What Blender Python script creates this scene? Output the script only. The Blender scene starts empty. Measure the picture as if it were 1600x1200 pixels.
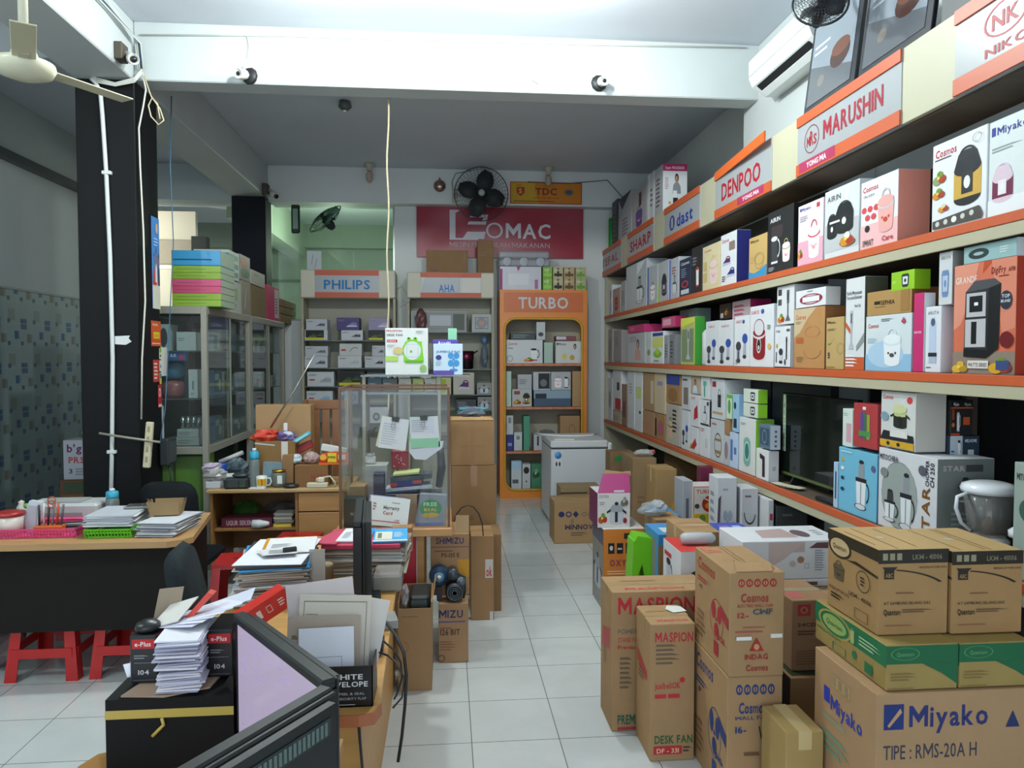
import bpy, math, random
from mathutils import Vector, Matrix
random.seed(7)
S = bpy.context.scene
COL = S.collection
PI = math.pi
# ---------------------------------------------------------------- camera
F_PX, YAW, PITCH, CAM_H = 1150.0, math.radians(5.07), math.radians(2.09), 1.7
cd = bpy.data.cameras.new('camera'); cam = bpy.data.objects.new('camera', cd); COL.objects.link(cam)
cd.sensor_width = 36; cd.lens = F_PX/1600*36; cd.clip_start = .05; cd.clip_end = 100
cam.location = (0, 0, CAM_H); cam.rotation_euler = (PI/2-PITCH, 0, -YAW)
S.camera = cam
# ---------------------------------------------------------------- world, exposure
S.view_settings.view_transform = 'Standard'; S.view_settings.look = 'None'
S.view_settings.exposure = 0.3; S.view_settings.gamma = 1; S.view_settings.use_curve_mapping = False
w = bpy.data.worlds.new('world'); S.world = w; w.use_nodes = True
w.node_tree.nodes['Background'].inputs[0].default_value = (.74, .86, 1, 1)
w.node_tree.nodes['Background'].inputs[1].default_value = 1.3
S.cycles.max_bounces = 7; S.cycles.diffuse_bounces = 4; S.cycles.glossy_bounces = 3; S.cycles.transmission_bounces = 6; S.cycles.transparent_max_bounces = 12
S.cycles.caustics_reflective = False; S.cycles.caustics_refractive = False; S.cycles.sample_clamp_indirect = 4
# ---------------------------------------------------------------- lights of the room
def light(name, kind, loc, power, color=(1,1,1), size=.1, size_y=None, rot=(0,0,0)):
    l = bpy.data.lights.new(name, kind); l.energy = power; l.color = color
    if kind == 'AREA':
        l.shape = 'RECTANGLE'; l.size = size; l.size_y = size_y or size
    else: l.shadow_soft_size = size
    o = bpy.data.objects.new(name, l); COL.objects.link(o); o.location = loc; o.rotation_euler = rot
    return o
light('daylight_shop_front', 'AREA', (-.6, -3.3, 1.9), 68, (.80, .90, 1), 6, 3.2, (PI/2, 0, 0))
LAMPS = [(-.75, 4.1, 3.74), (.6, 4.1, 3.74), (-.75, 1.6, 3.74), (.6, 1.6, 3.74)]
for L, pw_ in zip(LAMPS, (100, 100, 5, 5)): light('ceiling_lamp_light', 'POINT', L, pw_, (.93, 1, .98), .07)
light('left_bay_light', 'POINT', (-3.2, 1.6, 3.74), 75, (.93, 1, .98), .07)
light('mirrored_room_fill', 'POINT', (-1.6, 11.0, 3.2), 45, (.92, 1, .86), .12)  # added lamp, lights the right of the room that replaces the mirror image
light('mirrored_room_fill', 'POINT', (-4.9, 10.6, 3.2), 75, (1, .95, .85), .12)  # added lamp, brightens the left of that stand-in room

# ---------------------------------------------------------------- pixel <-> place helpers
_fw = Vector((math.sin(YAW)*math.cos(PITCH), math.cos(YAW)*math.cos(PITCH), -math.sin(PITCH)))
_rt = Vector((math.cos(YAW), -math.sin(YAW), 0)); _up = _rt.cross(_fw); _C = Vector((0, 0, CAM_H))
def at(u, v, X=None, Y=None, Z=None):
    d = _fw*F_PX + _rt*(u-800) + _up*(600-v)
    i, val = (0, X) if X is not None else ((1, Y) if Y is not None else (2, Z))
    return _C + d*((val-_C[i])/d[i])
# ---------------------------------------------------------------- materials
def lin(c): return c/12.92 if c <= .04045 else ((c+.055)/1.055)**2.4
def rgb(h):
    h = h.lstrip('#')
    if len(h) == 3: h = ''.join(a*2 for a in h)
    return tuple(lin(int(h[i:i+2], 16)/255) for i in (0, 2, 4))
_MC = {}
def mat(h, rough=.5, kind='paint'):
    """kind: paint, card, paper, metal, plastic, glass, wood, fabric, print, emit"""
    key = (h, rough, kind)
    if key in _MC: return _MC[key]
    m = bpy.data.materials.new(kind+'_'+h.strip('#')); m.use_nodes = True; _MC[key] = m
    nt = m.node_tree; N = nt.nodes; Lk = nt.links
    b = N['Principled BSDF']; c = rgb(h)
    b.inputs['Base Color'].default_value = (*c, 1); b.inputs['Roughness'].default_value = rough
    if kind == 'print': b.inputs['Specular IOR Level'].default_value = .3; return m
    tc = N.new('ShaderNodeTexCoord'); nz = N.new('ShaderNodeTexNoise'); mx = N.new('ShaderNodeMix'); mx.data_type = 'RGBA'
    sc, amt = {'card': (9, .10), 'wood': (3, .22), 'paint': (2.2, .07), 'fabric': (60, .3), 'paper': (14, .04), 'metal': (20, .05)}.get(kind, (8, .04))
    nz.inputs['Scale'].default_value = sc; nz.inputs['Detail'].default_value = 3
    mx.inputs[6].default_value = (*[x*(1-amt) for x in c], 1); mx.inputs[7].default_value = (*[min(1, x*(1+amt)) for x in c], 1)
    if kind == 'wood':
        mp = N.new('ShaderNodeMapping'); mp.inputs['Scale'].default_value = (1.2, 9, 9)
        Lk.new(tc.outputs['Object'], mp.inputs[0]); Lk.new(mp.outputs[0], nz.inputs['Vector'])
    else: Lk.new(tc.outputs['Object'], nz.inputs['Vector'])
    Lk.new(nz.outputs['Fac'], mx.inputs[0]); Lk.new(mx.outputs[2], b.inputs['Base Color'])
    if kind == 'card': b.inputs['Specular IOR Level'].default_value = .25
    if kind == 'metal': b.inputs['Metallic'].default_value = .9
    if kind == 'fabric': b.inputs['Specular IOR Level'].default_value = .15
    return m
def glass(h='#dfeee8', alpha=.12, rough=.03, name='clear_glass'):
    key = (h, alpha, rough, 'g')
    if key in _MC: return _MC[key]
    m = bpy.data.materials.new(name); m.use_nodes = True; _MC[key] = m
    nt = m.node_tree; N = nt.nodes; Lk = nt.links; N.clear()
    out = N.new('ShaderNodeOutputMaterial'); tr = N.new('ShaderNodeBsdfTransparent'); gl = N.new('ShaderNodeBsdfGlossy'); df = N.new('ShaderNodeBsdfDiffuse')
    c = rgb(h); tr.inputs[0].default_value = (*c, 1); gl.inputs[0].default_value = (1, 1, 1, 1); gl.inputs['Roughness'].default_value = rough; df.inputs[0].default_value = (*c, 1)
    fr = N.new('ShaderNodeFresnel'); fr.inputs[0].default_value = 1.45
    m1 = N.new('ShaderNodeMixShader'); m1.inputs[0].default_value = alpha; Lk.new(tr.outputs[0], m1.inputs[1]); Lk.new(df.outputs[0], m1.inputs[2])
    ge = N.new('ShaderNodeNewGeometry'); sb_ = N.new('ShaderNodeMath'); sb_.operation = 'SUBTRACT'; sb_.inputs[0].default_value = 1; Lk.new(ge.outputs['Backfacing'], sb_.inputs[1])
    mu = N.new('ShaderNodeMath'); mu.operation = 'MULTIPLY'; Lk.new(fr.outputs[0], mu.inputs[0]); Lk.new(sb_.outputs[0], mu.inputs[1])
    m2 = N.new('ShaderNodeMixShader'); Lk.new(mu.outputs[0], m2.inputs[0]); Lk.new(m1.outputs[0], m2.inputs[1]); Lk.new(gl.outputs[0], m2.inputs[2])
    Lk.new(m2.outputs[0], out.inputs[0]); return m
def emit(h, s):
    key = (h, s, 'e')
    if key in _MC: return _MC[key]
    m = mat(h, .5, 'emit').copy(); b = m.node_tree.nodes['Principled BSDF']
    b.inputs['Emission Color'].default_value = (*rgb(h), 1); b.inputs['Emission Strength'].default_value = s; _MC[key] = m; return m
def P(h): return mat(h, .45, 'print')
def asmat(m): return P(m) if isinstance(m, str) else m
KRAFT = lambda h='#b08d64': mat(h, .75, 'card')
PL = lambda h, r=.35: mat(h, r, 'plastic')
MT = lambda h, r=.3: mat(h, r, 'metal')
WD = lambda h, r=.45: mat(h, r, 'wood')
PP = lambda h='#e9ebee': mat(h, .7, 'paper')
# ---------------------------------------------------------------- mesh accumulator
class MB:
    def __init__(s): s.v = []; s.f = []; s.m = []; s.mats = []; s.sm = []; s.X = Matrix.Identity(4)
    def mi(s, m):
        m = asmat(m)
        if m not in s.mats: s.mats.append(m)
        return s.mats.index(m)
    def add(s, vs, fs, m, smooth=False):
        b = len(s.v); i = s.mi(m); X = s.X
        s.v += [tuple(X @ Vector(p)) for p in vs]
        for f in fs: s.f.append([b+k for k in f]); s.m.append(i); s.sm.append(smooth)
    def box(s, x0, x1, y0, y1, z0, z1, m, c=0):
        if x1 < x0: x0, x1 = x1, x0
        if y1 < y0: y0, y1 = y1, y0
        if z1 < z0: z0, z1 = z1, z0
        c = min(c, (x1-x0)*.3, (y1-y0)*.3, (z1-z0)*.3)
        if c <= 0:
            vs = [(x, y, z) for z in (z0, z1) for y in (y0, y1) for x in (x0, x1)]
            s.add(vs, [(0,2,3,1), (4,5,7,6), (0,1,5,4), (2,6,7,3), (0,4,6,2), (1,3,7,5)], m); return
        vs = []; idx = {}
        for a in (0, 1):
            for b in (0, 1):
                for d in (0, 1):
                    x = (x0, x1)[a]; y = (y0, y1)[b]; z = (z0, z1)[d]
                    ix = c if a == 0 else -c; iy = c if b == 0 else -c; iz = c if d == 0 else -c
                    for k, p in enumerate(((x, y+iy, z+iz), (x+ix, y, z+iz), (x+ix, y+iy, z))):
                        idx[(a, b, d, k)] = len(vs); vs.append(p)
        I = lambda a, b, d, k: idx[(a, b, d, k)]
        fs = []
        for a in (0, 1):
            q = [I(a,0,0,0), I(a,0,1,0), I(a,1,1,0), I(a,1,0,0)]; fs.append(q if a == 0 else q[::-1])
            q = [I(0,a,0,1), I(1,a,0,1), I(1,a,1,1), I(0,a,1,1)]; fs.append(q if a == 0 else q[::-1])
            q = [I(0,0,a,2), I(0,1,a,2), I(1,1,a,2), I(1,0,a,2)]; fs.append(q if a == 0 else q[::-1])
        for a in (0, 1):
            for b in (0, 1):
                r = (a+b) % 2
                q = [I(a,b,0,0), I(a,b,0,1), I(a,b,1,1), I(a,b,1,0)]; fs.append(q if r == 0 else q[::-1])
                q = [I(a,0,b,0), I(a,0,b,2), I(a,1,b,2), I(a,1,b,0)]; fs.append(q if r == 1 else q[::-1])
                q = [I(0,a,b,1), I(0,a,b,2), I(1,a,b,2), I(1,a,b,1)]; fs.append(q if r == 0 else q[::-1])
                for d in (0, 1):
                    q = [I(a,b,d,0), I(a,b,d,1), I(a,b,d,2)]; fs.append(q if (a+b+d) % 2 == 1 else q[::-1])
        s.add(vs, fs, m)
    def poly(s, pts, m): s.add(pts, [tuple(range(len(pts)))], m)
    def prism(s, pts, n, m, m2=None):
        """closed polygon pts extruded by vector n"""
        k = len(pts); n = Vector(n); q = [Vector(p)+n for p in pts]
        s.add(list(pts)+[tuple(p) for p in q], [tuple(range(k))[::-1], tuple(range(k, 2*k))]+[(i, (i+1) % k, k+(i+1) % k, k+i) for i in range(k)], m)
    def lathe(s, prof, m, c=(0,0,0), seg=20, axis='Z', smooth=True):
        vs = []; fs = []; c = Vector(c)
        R = {'Z': Matrix.Identity(3), 'Y': Matrix.Rotation(-PI/2, 3, 'X'), 'X': Matrix.Rotation(PI/2, 3, 'Y')}.get(axis, axis)
        for r, z in prof:
            for i in range(seg):
                a = 2*PI*i/seg; vs.append(tuple(c + R @ Vector((r*math.cos(a), r*math.sin(a), z))))
        for j in range(len(prof)-1):
            for i in range(seg):
                fs.append((j*seg+i, j*seg+(i+1) % seg, (j+1)*seg+(i+1) % seg, (j+1)*seg+i))
        if prof[0][0] > 1e-5: fs.append(tuple(range(seg))[::-1])
        if prof[-1][0] > 1e-5: fs.append(tuple((len(prof)-1)*seg+i for i in range(seg)))
        s.add(vs, fs, m, smooth)
    def tube(s, pts, r, m, seg=8, closed=False):
        pts = [Vector(p) for p in pts]; n = len(pts); vs = []; fs = []; up = None
        for i, p in enumerate(pts):
            if closed: t = pts[(i+1) % n]-pts[i-1]
            else: t = pts[min(i+1, n-1)]-pts[max(i-1, 0)]
            t = t.normalized() if t.length > 1e-9 else Vector((0, 0, 1))
            if up is None: up = t.cross(Vector((0, 0, 1)) if abs(t.z) < .9 else Vector((1, 0, 0))).normalized()
            up = (up-t*up.dot(t)); up = up.normalized() if up.length > 1e-6 else t.orthogonal().normalized()
            w_ = t.cross(up); rr = r[i] if isinstance(r, (list, tuple)) else r
            for k in range(seg):
                a = 2*PI*k/seg; vs.append(tuple(p+up*(rr*math.cos(a))+w_*(rr*math.sin(a))))
        for i in range(n if closed else n-1):
            j = (i+1) % n
            for k in range(seg): fs.append((i*seg+k, i*seg+(k+1) % seg, j*seg+(k+1) % seg, j*seg+k))
        if not closed: fs += [tuple(range(seg))[::-1], tuple((n-1)*seg+k for k in range(seg))]
        s.add(vs, fs, m, True)
    def ball(s, c, r, m, seg=14, rings=9, jit=0):
        if not isinstance(r, (tuple, list)): r = (r, r, r)
        vs = []; fs = []
        rnd = random.Random(int(abs(c[0]*991+c[1]*77)*100)+3)
        for j in range(rings+1):
            a = PI*j/rings
            for i in range(seg):
                b = 2*PI*i/seg; k = 1+(rnd.random()-.5)*jit if 0 < j < rings else 1
                vs.append((c[0]+r[0]*k*math.sin(a)*math.cos(b), c[1]+r[1]*k*math.sin(a)*math.sin(b), c[2]-r[2]*k*math.cos(a)))
        for j in range(rings):
            for i in range(seg): fs.append((j*seg+i, j*seg+(i+1) % seg, (j+1)*seg+(i+1) % seg, (j+1)*seg+i))
        s.add(vs, fs, m, jit == 0)
    def build(s, name, parent=None, loc=None, rz=0):
        me = bpy.data.meshes.new(name); me.from_pydata(s.v, [], s.f)
        for m in s.mats: me.materials.append(m)
        me.polygons.foreach_set('material_index', s.m); me.polygons.foreach_set('use_smooth', s.sm); me.update()
        o = bpy.data.objects.new(name, me); COL.objects.link(o)
        if parent: o.parent = parent
        if loc is not None: o.location = loc
        if rz: o.rotation_euler = (0, 0, rz)
        return o
def tag(o, label, cat, group=None):
    o['label'] = label; o['category'] = cat
    if group: o['group'] = group
    return o
def struct(o): o['kind'] = 'structure'; return o
def empty(name, label, cat, loc=(0,0,0), rz=0, group=None):
    o = bpy.data.objects.new(name, None); COL.objects.link(o); o.location = loc; o.rotation_euler = (0, 0, rz); o.empty_display_size = .05
    return tag(o, label, cat, group)
# ---------------------------------------------------------------- lettering (glyph outlines of the built-in font)
CHARS = "ABCDEFGHIJKLMNOPQRSTUVWXYZabcdefghijklmnopqrstuvwxyz0123456789-.,'&/!:+%"
_G = {}
def _glyphs():
    tmp = []
    for bold in (0, 1):
        for ch in CHARS:
            c = bpy.data.curves.new('g', 'FONT'); c.body = ch; c.size = 1; c.resolution_u = 2; c.offset = (.006 if ch in 'MmWw' else .022) if bold else (0 if ch in 'MmWw' else .004)
            c.fill_mode = 'FRONT'; o = bpy.data.objects.new('g', c); COL.objects.link(o); tmp.append((bold, ch, o, c))
    bpy.context.view_layer.update(); dg = bpy.context.evaluated_depsgraph_get()
    for bold, ch, o, c in tmp:
        me = o.evaluated_get(dg).to_mesh()
        vs = [(v.co.x, v.co.y) for v in me.vertices]; fs = [tuple(p.vertices) for p in me.polygons]
        x0 = min(v[0] for v in vs); x1 = max(v[0] for v in vs)
        _G[(bold, ch)] = ([(x-x0, y) for x, y in vs], fs, x1-x0); o.evaluated_get(dg).to_mesh_clear()
    for bold, ch, o, c in tmp: bpy.data.objects.remove(o); bpy.data.curves.remove(c)
_glyphs()
for bold in (0, 1):      # own M and W, cut into pieces that do not overlap
    t, Hh, k, c, wd = (.15, .73, .3, .4, .8) if bold else (.085, .73, .2, .39, .78)
    q = [(0,0),(t,0),(t,Hh),(0,Hh), (wd-t,0),(wd,0),(wd,Hh),(wd-t,Hh), (t,Hh-k),(c,.12),(c,.12+k),(t,Hh), (c,.12),(wd-t,Hh-k),(wd-t,Hh),(c,.12+k)]
    fq = [(0,1,2,3),(4,5,6,7),(8,9,10,11),(12,13,14,15)]
    _G[(bold, 'M')] = (q, fq, wd); _G[(bold, 'W')] = ([(x, Hh-y) for x, y in q], [f[::-1] for f in fq], wd)
def text2d(t, bold=1, gap=.09):
    x = 0; vs = []; fs = []
    for ch in t:
        if ch == ' ': x += .28; continue
        g = _G.get((bold, ch))
        if not g: continue
        b = len(vs); vs += [(x+a, y) for a, y in g[0]]; fs += [tuple(b+i for i in f) for f in g[1]]; x += g[2]+gap
    return vs, fs, max(x-gap, .01)
class Face:
    """a drawing surface: origin o, edge vectors U (right) and V (up), normal n; drawing in 0..1 of both"""
    def __init__(s, mb, o, U, V, e=.0006):
        s.mb = mb; s.o = Vector(o); s.U = Vector(U); s.V = Vector(V); s.n = s.U.cross(s.V).normalized(); s.e = e; s.k = 1
    def p(s, x, y): return tuple(s.o+s.U*x+s.V*y+s.n*(s.e*s.k))
    def up(s): s.k += .35
    def rect(s, x, y, w, h, c): s.mb.poly([s.p(x, y), s.p(x+w, y), s.p(x+w, y+h), s.p(x, y+h)], c); s.up()
    def poly(s, pts, c): s.mb.poly([s.p(*q) for q in pts], c); s.up()
    def ell(s, cx, cy, rx, ry, c, n=18, a0=0, a1=360):
        full = a1-a0 >= 360
        k = [math.radians(a0+(a1-a0)*i/n) for i in range(n if full else n+1)]
        s.mb.poly([s.p(cx+rx*math.cos(a), cy+ry*math.sin(a)) for a in k], c); s.up()
    def ring(s, cx, cy, rx, ry, t, c, n=20, a0=0, a1=360):
        vs = []; fs = []
        for i in range(n+1):
            a = math.radians(a0+(a1-a0)*i/n)
            vs.append(s.p(cx+rx*math.cos(a), cy+ry*math.sin(a))); vs.append(s.p(cx+rx*(1-t)*math.cos(a), cy+ry*(1-t)*math.sin(a)))
        for i in range(n): fs.append((2*i, 2*i+1, 2*i+3, 2*i+2))
        s.mb.add(vs, fs, c); s.up()
    def text(s, x, y, w, h, t, c, bold=1, shear=0):
        vs, fs, W = text2d(t, bold)
        s.mb.add([s.p(x+w*(a/W)+shear*h*b, y+h*b/.73) for a, b in vs], fs, c); s.up()
    def lines(s, x, y, w, h, n, c, seed=1):
        r = random.Random(seed)
        for i in range(n): s.mb.poly([s.p(x, y+h*(i+.25)/n), s.p(x+w*r.uniform(.6, 1), y+h*(i+.25)/n), s.p(x+w*.6, y+h*(i+.75)/n), s.p(x, y+h*(i+.75)/n)], c)
        s.up()
    def sub(s, x, y, w, h):
        f = Face(s.mb, s.o+s.U*x+s.V*y, s.U*w, s.V*h, s.e); f.k = s.k; return f
def faces(mb, w, d, h):
    """the drawing faces of a box centred on its base"""
    return {'F': Face(mb, (-w/2, -d/2, 0), (w, 0, 0), (0, 0, h)), 'R': Face(mb, (w/2, -d/2, 0), (0, d, 0), (0, 0, h)),
            'L': Face(mb, (-w/2, d/2, 0), (0, -d, 0), (0, 0, h)), 'B': Face(mb, (w/2, d/2, 0), (-w, 0, 0), (0, 0, h)),
            'T': Face(mb, (-w/2, -d/2, h), (w, 0, 0), (0, d, 0))}
# ================================================================ THE ROOM
WX0, WX1, YB, YF, ZC = -3.85, 2.6, 9.3, -3.3, 4.0
BEAMZ, BEAMY = 3.6, 5.33
def floor_mat():
    m = bpy.data.materials.new('glazed_floor_tiles'); m.use_nodes = True; nt = m.node_tree; N = nt.nodes; L = nt.links; b = N['Principled BSDF']
    tc = N.new('ShaderNodeTexCoord'); mp = N.new('ShaderNodeMapping'); mp.inputs['Location'].default_value = (-.105+.39, -.07, 0)
    L.new(tc.outputs['Object'], mp.inputs[0])
    br = N.new('ShaderNodeTexBrick'); br.offset = 0; br.squash = 1
    for k, v in (('Scale', 1), ('Mortar Size', .0022), ('Mortar Smooth', .1), ('Brick Width', .39), ('Row Height', .39), ('Bias', 0)): br.inputs[k].default_value = v
    br.inputs['Color1'].default_value = (*rgb('#c3c8c7'), 1); br.inputs['Color2'].default_value = (*rgb('#cbcfcd'), 1); br.inputs['Mortar'].default_value = (*rgb('#6f726f'), 1)
    L.new(mp.outputs[0], br.inputs['Vector'])
    nz = N.new('ShaderNodeTexNoise'); nz.inputs['Scale'].default_value = 2.3; nz.inputs['Detail'].default_value = 7; nz.inputs['Distortion'].default_value = 1.4
    L.new(tc.outputs['Object'], nz.inputs['Vector'])
    mx = N.new('ShaderNodeMix'); mx.data_type = 'RGBA'; mx.blend_type = 'MULTIPLY'; mx.inputs[0].default_value = .35
    cr = N.new('ShaderNodeValToRGB'); cr.color_ramp.elements[0].position = .35; cr.color_ramp.elements[0].color = (.78, .79, .78, 1); cr.color_ramp.elements[1].position = .6
    L.new(nz.outputs['Fac'], cr.inputs[0]); L.new(br.outputs['Color'], mx.inputs[6]); L.new(cr.outputs[0], mx.inputs[7]); L.new(mx.outputs[2], b.inputs['Base Color'])
    b.inputs['Roughness'].default_value = .16; b.inputs['Specular IOR Level'].default_value = .6
    return m
m = MB(); m.box(WX0, WX1, YF, 13.4, -.1, 0, floor_mat()); struct(m.build('floor'))
WALLM = mat('#b5bfbe', .7, 'paint'); WALLW = mat('#dadfdd', .65, 'paint'); CEILM = mat('#ccd2da', .75, 'paint'); DIM = mat('#a9b0b2', .75, 'paint')
m = MB(); m.box(-7, WX1+.1, YF, 13.4, ZC, ZC+.1, CEILM); struct(m.build('ceiling'))
m = MB(); m.box(WX1, WX1+.1, YF, YB, 0, ZC, WALLW); struct(m.build('wall_right'))
# left wall, with the patterned tile dado as its own trim
m = MB(); m.box(WX0-.1, WX0, YF, YB, 0, ZC, WALLM); struct(m.build('wall_left'))
def dado_mat():
    m = bpy.data.materials.new('patterned_dado_tiles'); m.use_nodes = True; nt = m.node_tree; N = nt.nodes; L = nt.links; b = N['Principled BSDF']
    tc = N.new('ShaderNodeTexCoord'); sp = N.new('ShaderNodeSeparateXYZ'); L.new(tc.outputs['Object'], sp.inputs[0])
    def M_(op, a, bb=None):
        n = N.new('ShaderNodeMath'); n.operation = op
        for i, x in enumerate((a, bb)):
            if x is None: continue
            if isinstance(x, (int, float)): n.inputs[i].default_value = x
            else: L.new(x, n.inputs[i])
        return n.outputs[0]
    def spots(period, ox, oz, half):
        u = M_('ABSOLUTE', M_('SUBTRACT', M_('FRACT', M_('DIVIDE', M_('ADD', sp.outputs['Y'], ox), period)), .5))
        v = M_('ABSOLUTE', M_('SUBTRACT', M_('FRACT', M_('DIVIDE', M_('ADD', sp.outputs['Z'], oz), period)), .5))
        return M_('LESS_THAN', M_('MAXIMUM', u, v), half)
    base = (*rgb('#96a8a6'), 1); cur = None
    def lay(prev, f, c):
        mx = N.new('ShaderNodeMix'); mx.data_type = 'RGBA'; L.new(f, mx.inputs[0])
        if prev is None: mx.inputs[6].default_value = base
        else: L.new(prev, mx.inputs[6])
        mx.inputs[7].default_value = (*rgb(c), 1); return mx.outputs[2]
    cur = lay(None, spots(.4, .1, .12, .13), '#8d968e'); cur = lay(cur, spots(.4, .31, .2, .12), '#5a7290'); cur = lay(cur, spots(.2, .04, .08, .11), '#55707c')
    cur = lay(cur, spots(.4, .22, .33, .1), '#7c7c74'); cur = lay(cur, spots(.4, .02, .3, .09), '#506a88')
    g1 = M_('LESS_THAN', M_('FRACT', M_('DIVIDE', sp.outputs['Y'], .2)), .03); g2 = M_('LESS_THAN', M_('FRACT', M_('DIVIDE', sp.outputs['Z'], .2)), .03)
    cur = lay(cur, M_('MAXIMUM', g1, g2), '#a0b0ae'); L.new(cur, b.inputs['Base Color']); b.inputs['Roughness'].default_value = .3; return m
m = MB(); m.box(WX0, WX0+.012, 4.6, YB, 0, 2.3, dado_mat()); m.box(WX0, WX0+.02, 4.6, YB, 2.3, 2.32, '#9aa5a2'); struct(m.build('trim_1'))
# dark conduit strip running along the top of the left wall
m = MB(); m.box(WX0, WX0+.07, 2, 8.9, 3.42, 3.5, PL('#4a4f50')); struct(m.build('trim_2'))
# cross beam in front (brightly lit face)
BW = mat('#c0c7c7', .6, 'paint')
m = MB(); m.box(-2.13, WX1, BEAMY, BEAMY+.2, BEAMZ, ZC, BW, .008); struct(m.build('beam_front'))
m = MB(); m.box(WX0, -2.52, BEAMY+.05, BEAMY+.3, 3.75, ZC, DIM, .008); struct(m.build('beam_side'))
# long beam over the black columns
m = MB(); m.box(-2.52, -2.13, YF, 9.5, BEAMZ, ZC, BW, .008); struct(m.build('beam_long'))
# back cross beam
m = MB(); m.box(-2.13, WX1, 9.12, 9.5, 3.57, ZC, WALLW, .006); m.box(WX0, -2.52, 9.12, 9.5, 3.57, ZC, WALLM, .006); struct(m.build('beam_back'))
# back wall: solid right of the mirror wall, low wall under its stand-in opening
m = MB(); m.box(-.64, WX1, YB, YB+.15, 0, 3.6, WALLW); m.box(-7, -.64, YB, YB+.15, 0, 2.15, WALLW); struct(m.build('wall_back'))
# white engaged column by the air conditioner
m = MB(); m.box(2.3, WX1, 4.3, 5.6, 0, ZC, BW, .006); struct(m.build('column_right'))
# black columns
BLK = mat('#090b0d', .6, 'card')
m = MB(); m.box(-2.52, -2.13, 5.33, 5.72, 0, BEAMZ, BLK, .006); struct(m.build('column_left'))
m = MB(); m.box(-2.52, -2.13, 9.0, 9.3, 0, BEAMZ, mat('#0f131c', .7, 'card'), .006); struct(m.build('column_back'))
# ---------------- added room, shaped to stand in for the mirror wall's reflections
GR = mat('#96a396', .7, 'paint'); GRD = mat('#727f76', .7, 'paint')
m = MB(); m.box(-7, 0, 13.3, 13.4, 0, ZC, GR); struct(m.build('wall_mirrored_room'))
m = MB(); m.box(-.5, -.4, 9.45, 13.3, 0, ZC, GR); struct(m.build('wall_mirrored_room_right'))
m = MB(); m.box(-7.1, -7, 9.3, 13.3, 0, ZC, GRD); struct(m.build('wall_mirrored_room_left'))
m = MB(); m.box(-7, WX0-.1, 9.15, 9.3, 0, ZC, GRD); struct(m.build('wall_mirrored_room_near'))
m = MB(); m.box(-2.75, -2.45, 9.6, 13.3, 3.45, ZC, mat('#b4c0b0', .7, 'paint')); m.box(-7, -.5, 13.1, 13.3, 3.6, ZC, GR); m.box(-7, -.5, 13.24, 13.3, 3.02, 3.06, '#59705f'); struct(m.build('beam_mirrored_room'))
m = MB(); m.box(-3.78, -3.57, 11.4, 11.58, 0, 3.5, mat('#161c20', .5, 'paint')); struct(m.build('column_mirrored_room'))
m = MB(); m.box(-7, -3.78, 11.6, 11.7, 0, 3.9, mat('#e0dccf', .7, 'paint')); m.box(-7, -3.79, 11.58, 11.6, 3.03, 3.1, '#f4f4ee'); m.box(-7, -3.79, 11.5, 11.6, 3.1, 3.45, mat('#a59f92', .7, 'paint')); struct(m.build('wall_mirrored_room_partition'))
# tinted see-through panes standing in for the mirror glass
for i, (a, b, tint) in enumerate(((-3.84, -2.52, '#f2f2ee'), (-2.13, -.64, '#e4efe6'))):
    e_ = bpy.data.objects.new('mirror_stand_in_%d' % (i+1), None); COL.objects.link(e_); struct(e_)
    m = MB(); m.box(a, b, 9.33, 9.34, 2.15, 3.57, glass(tint, .03, .02, 'tinted_pane')); o = m.build('pane', e_); struct(o)
    m = MB(); m.box(a, b, 9.31, 9.36, 2.13, 2.17, MT('#8f9690')); m.box(b-.02, b, 9.31, 9.36, 2.15, 3.57, MT('#8f9690')); o = m.build('frame', e_); struct(o)
# lamps that light the front bay
for i, (x, y, z) in enumerate(LAMPS+[(-3.2, 1.6, 3.74)]):
    e_ = empty('ceiling_lamp', ['white ceiling bulb over the counter in front of the white beam', 'white ceiling bulb over the aisle in front of the white beam', 'white ceiling bulb above the desk with the monitors', 'white ceiling bulb above the stacked brown cartons', 'white ceiling bulb in the left bay near the ceiling fan'][i], 'lamp', (x, y, ZC), 0, 'white ceiling bulbs')
    m = MB(); m.lathe([(.001, -.001), (.05, -.001), (.05, -.02), (.012, -.03), (.012, -.15), (.022, -.16), (.022, -.195), (.001, -.195)], PL('#e8e8e4')); m.build('lamp_holder', e_)
    m = MB(); m.lathe([(.02, -.196), (.03, -.21), (.032, -.22)], emit('#f4fff8', 8)); m.build('bulb', e_)
# ================================================================ PRINTED PICTURES (flat inks on boxes)
def i_cooker(f, body='#c9a24a', lid='#20242a', panel='#2a2e30', foot='#20242a'):
    f.ell(.5, .2, .42, .13, foot); f.rect(.08, .2, .84, .45, body); f.ell(.5, .65, .42, .12, lid); f.poly([(.08, .65), (.2, .86), (.8, .86), (.92, .65)], lid); f.ell(.5, .86, .3, .08, lid)
    f.ring(.5, .86, .26, .13, .25, lid, 14, 0, 180); f.rect(.33, .26, .34, .34, panel); f.ell(.5, .43, .1, .1, '#e8e8e8')
def i_jug(f, body='#f2f0f2', lid='#d66d7c', spot='#e79aa5'):
    f.poly([(.18, .12), (.12, .62), (.88, .62), (.82, .12)], body); f.ell(.5, .12, .32, .08, body); f.ell(.5, .62, .39, .1, lid); f.ell(.5, .68, .37, .12, body); f.ring(.5, .78, .2, .17, .22, lid, 14, 0, 180)
    f.ell(.35, .35, .04, .03, spot); f.ell(.65, .35, .04, .03, spot); f.ell(.5, .3, .1, .05, spot)
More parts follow.
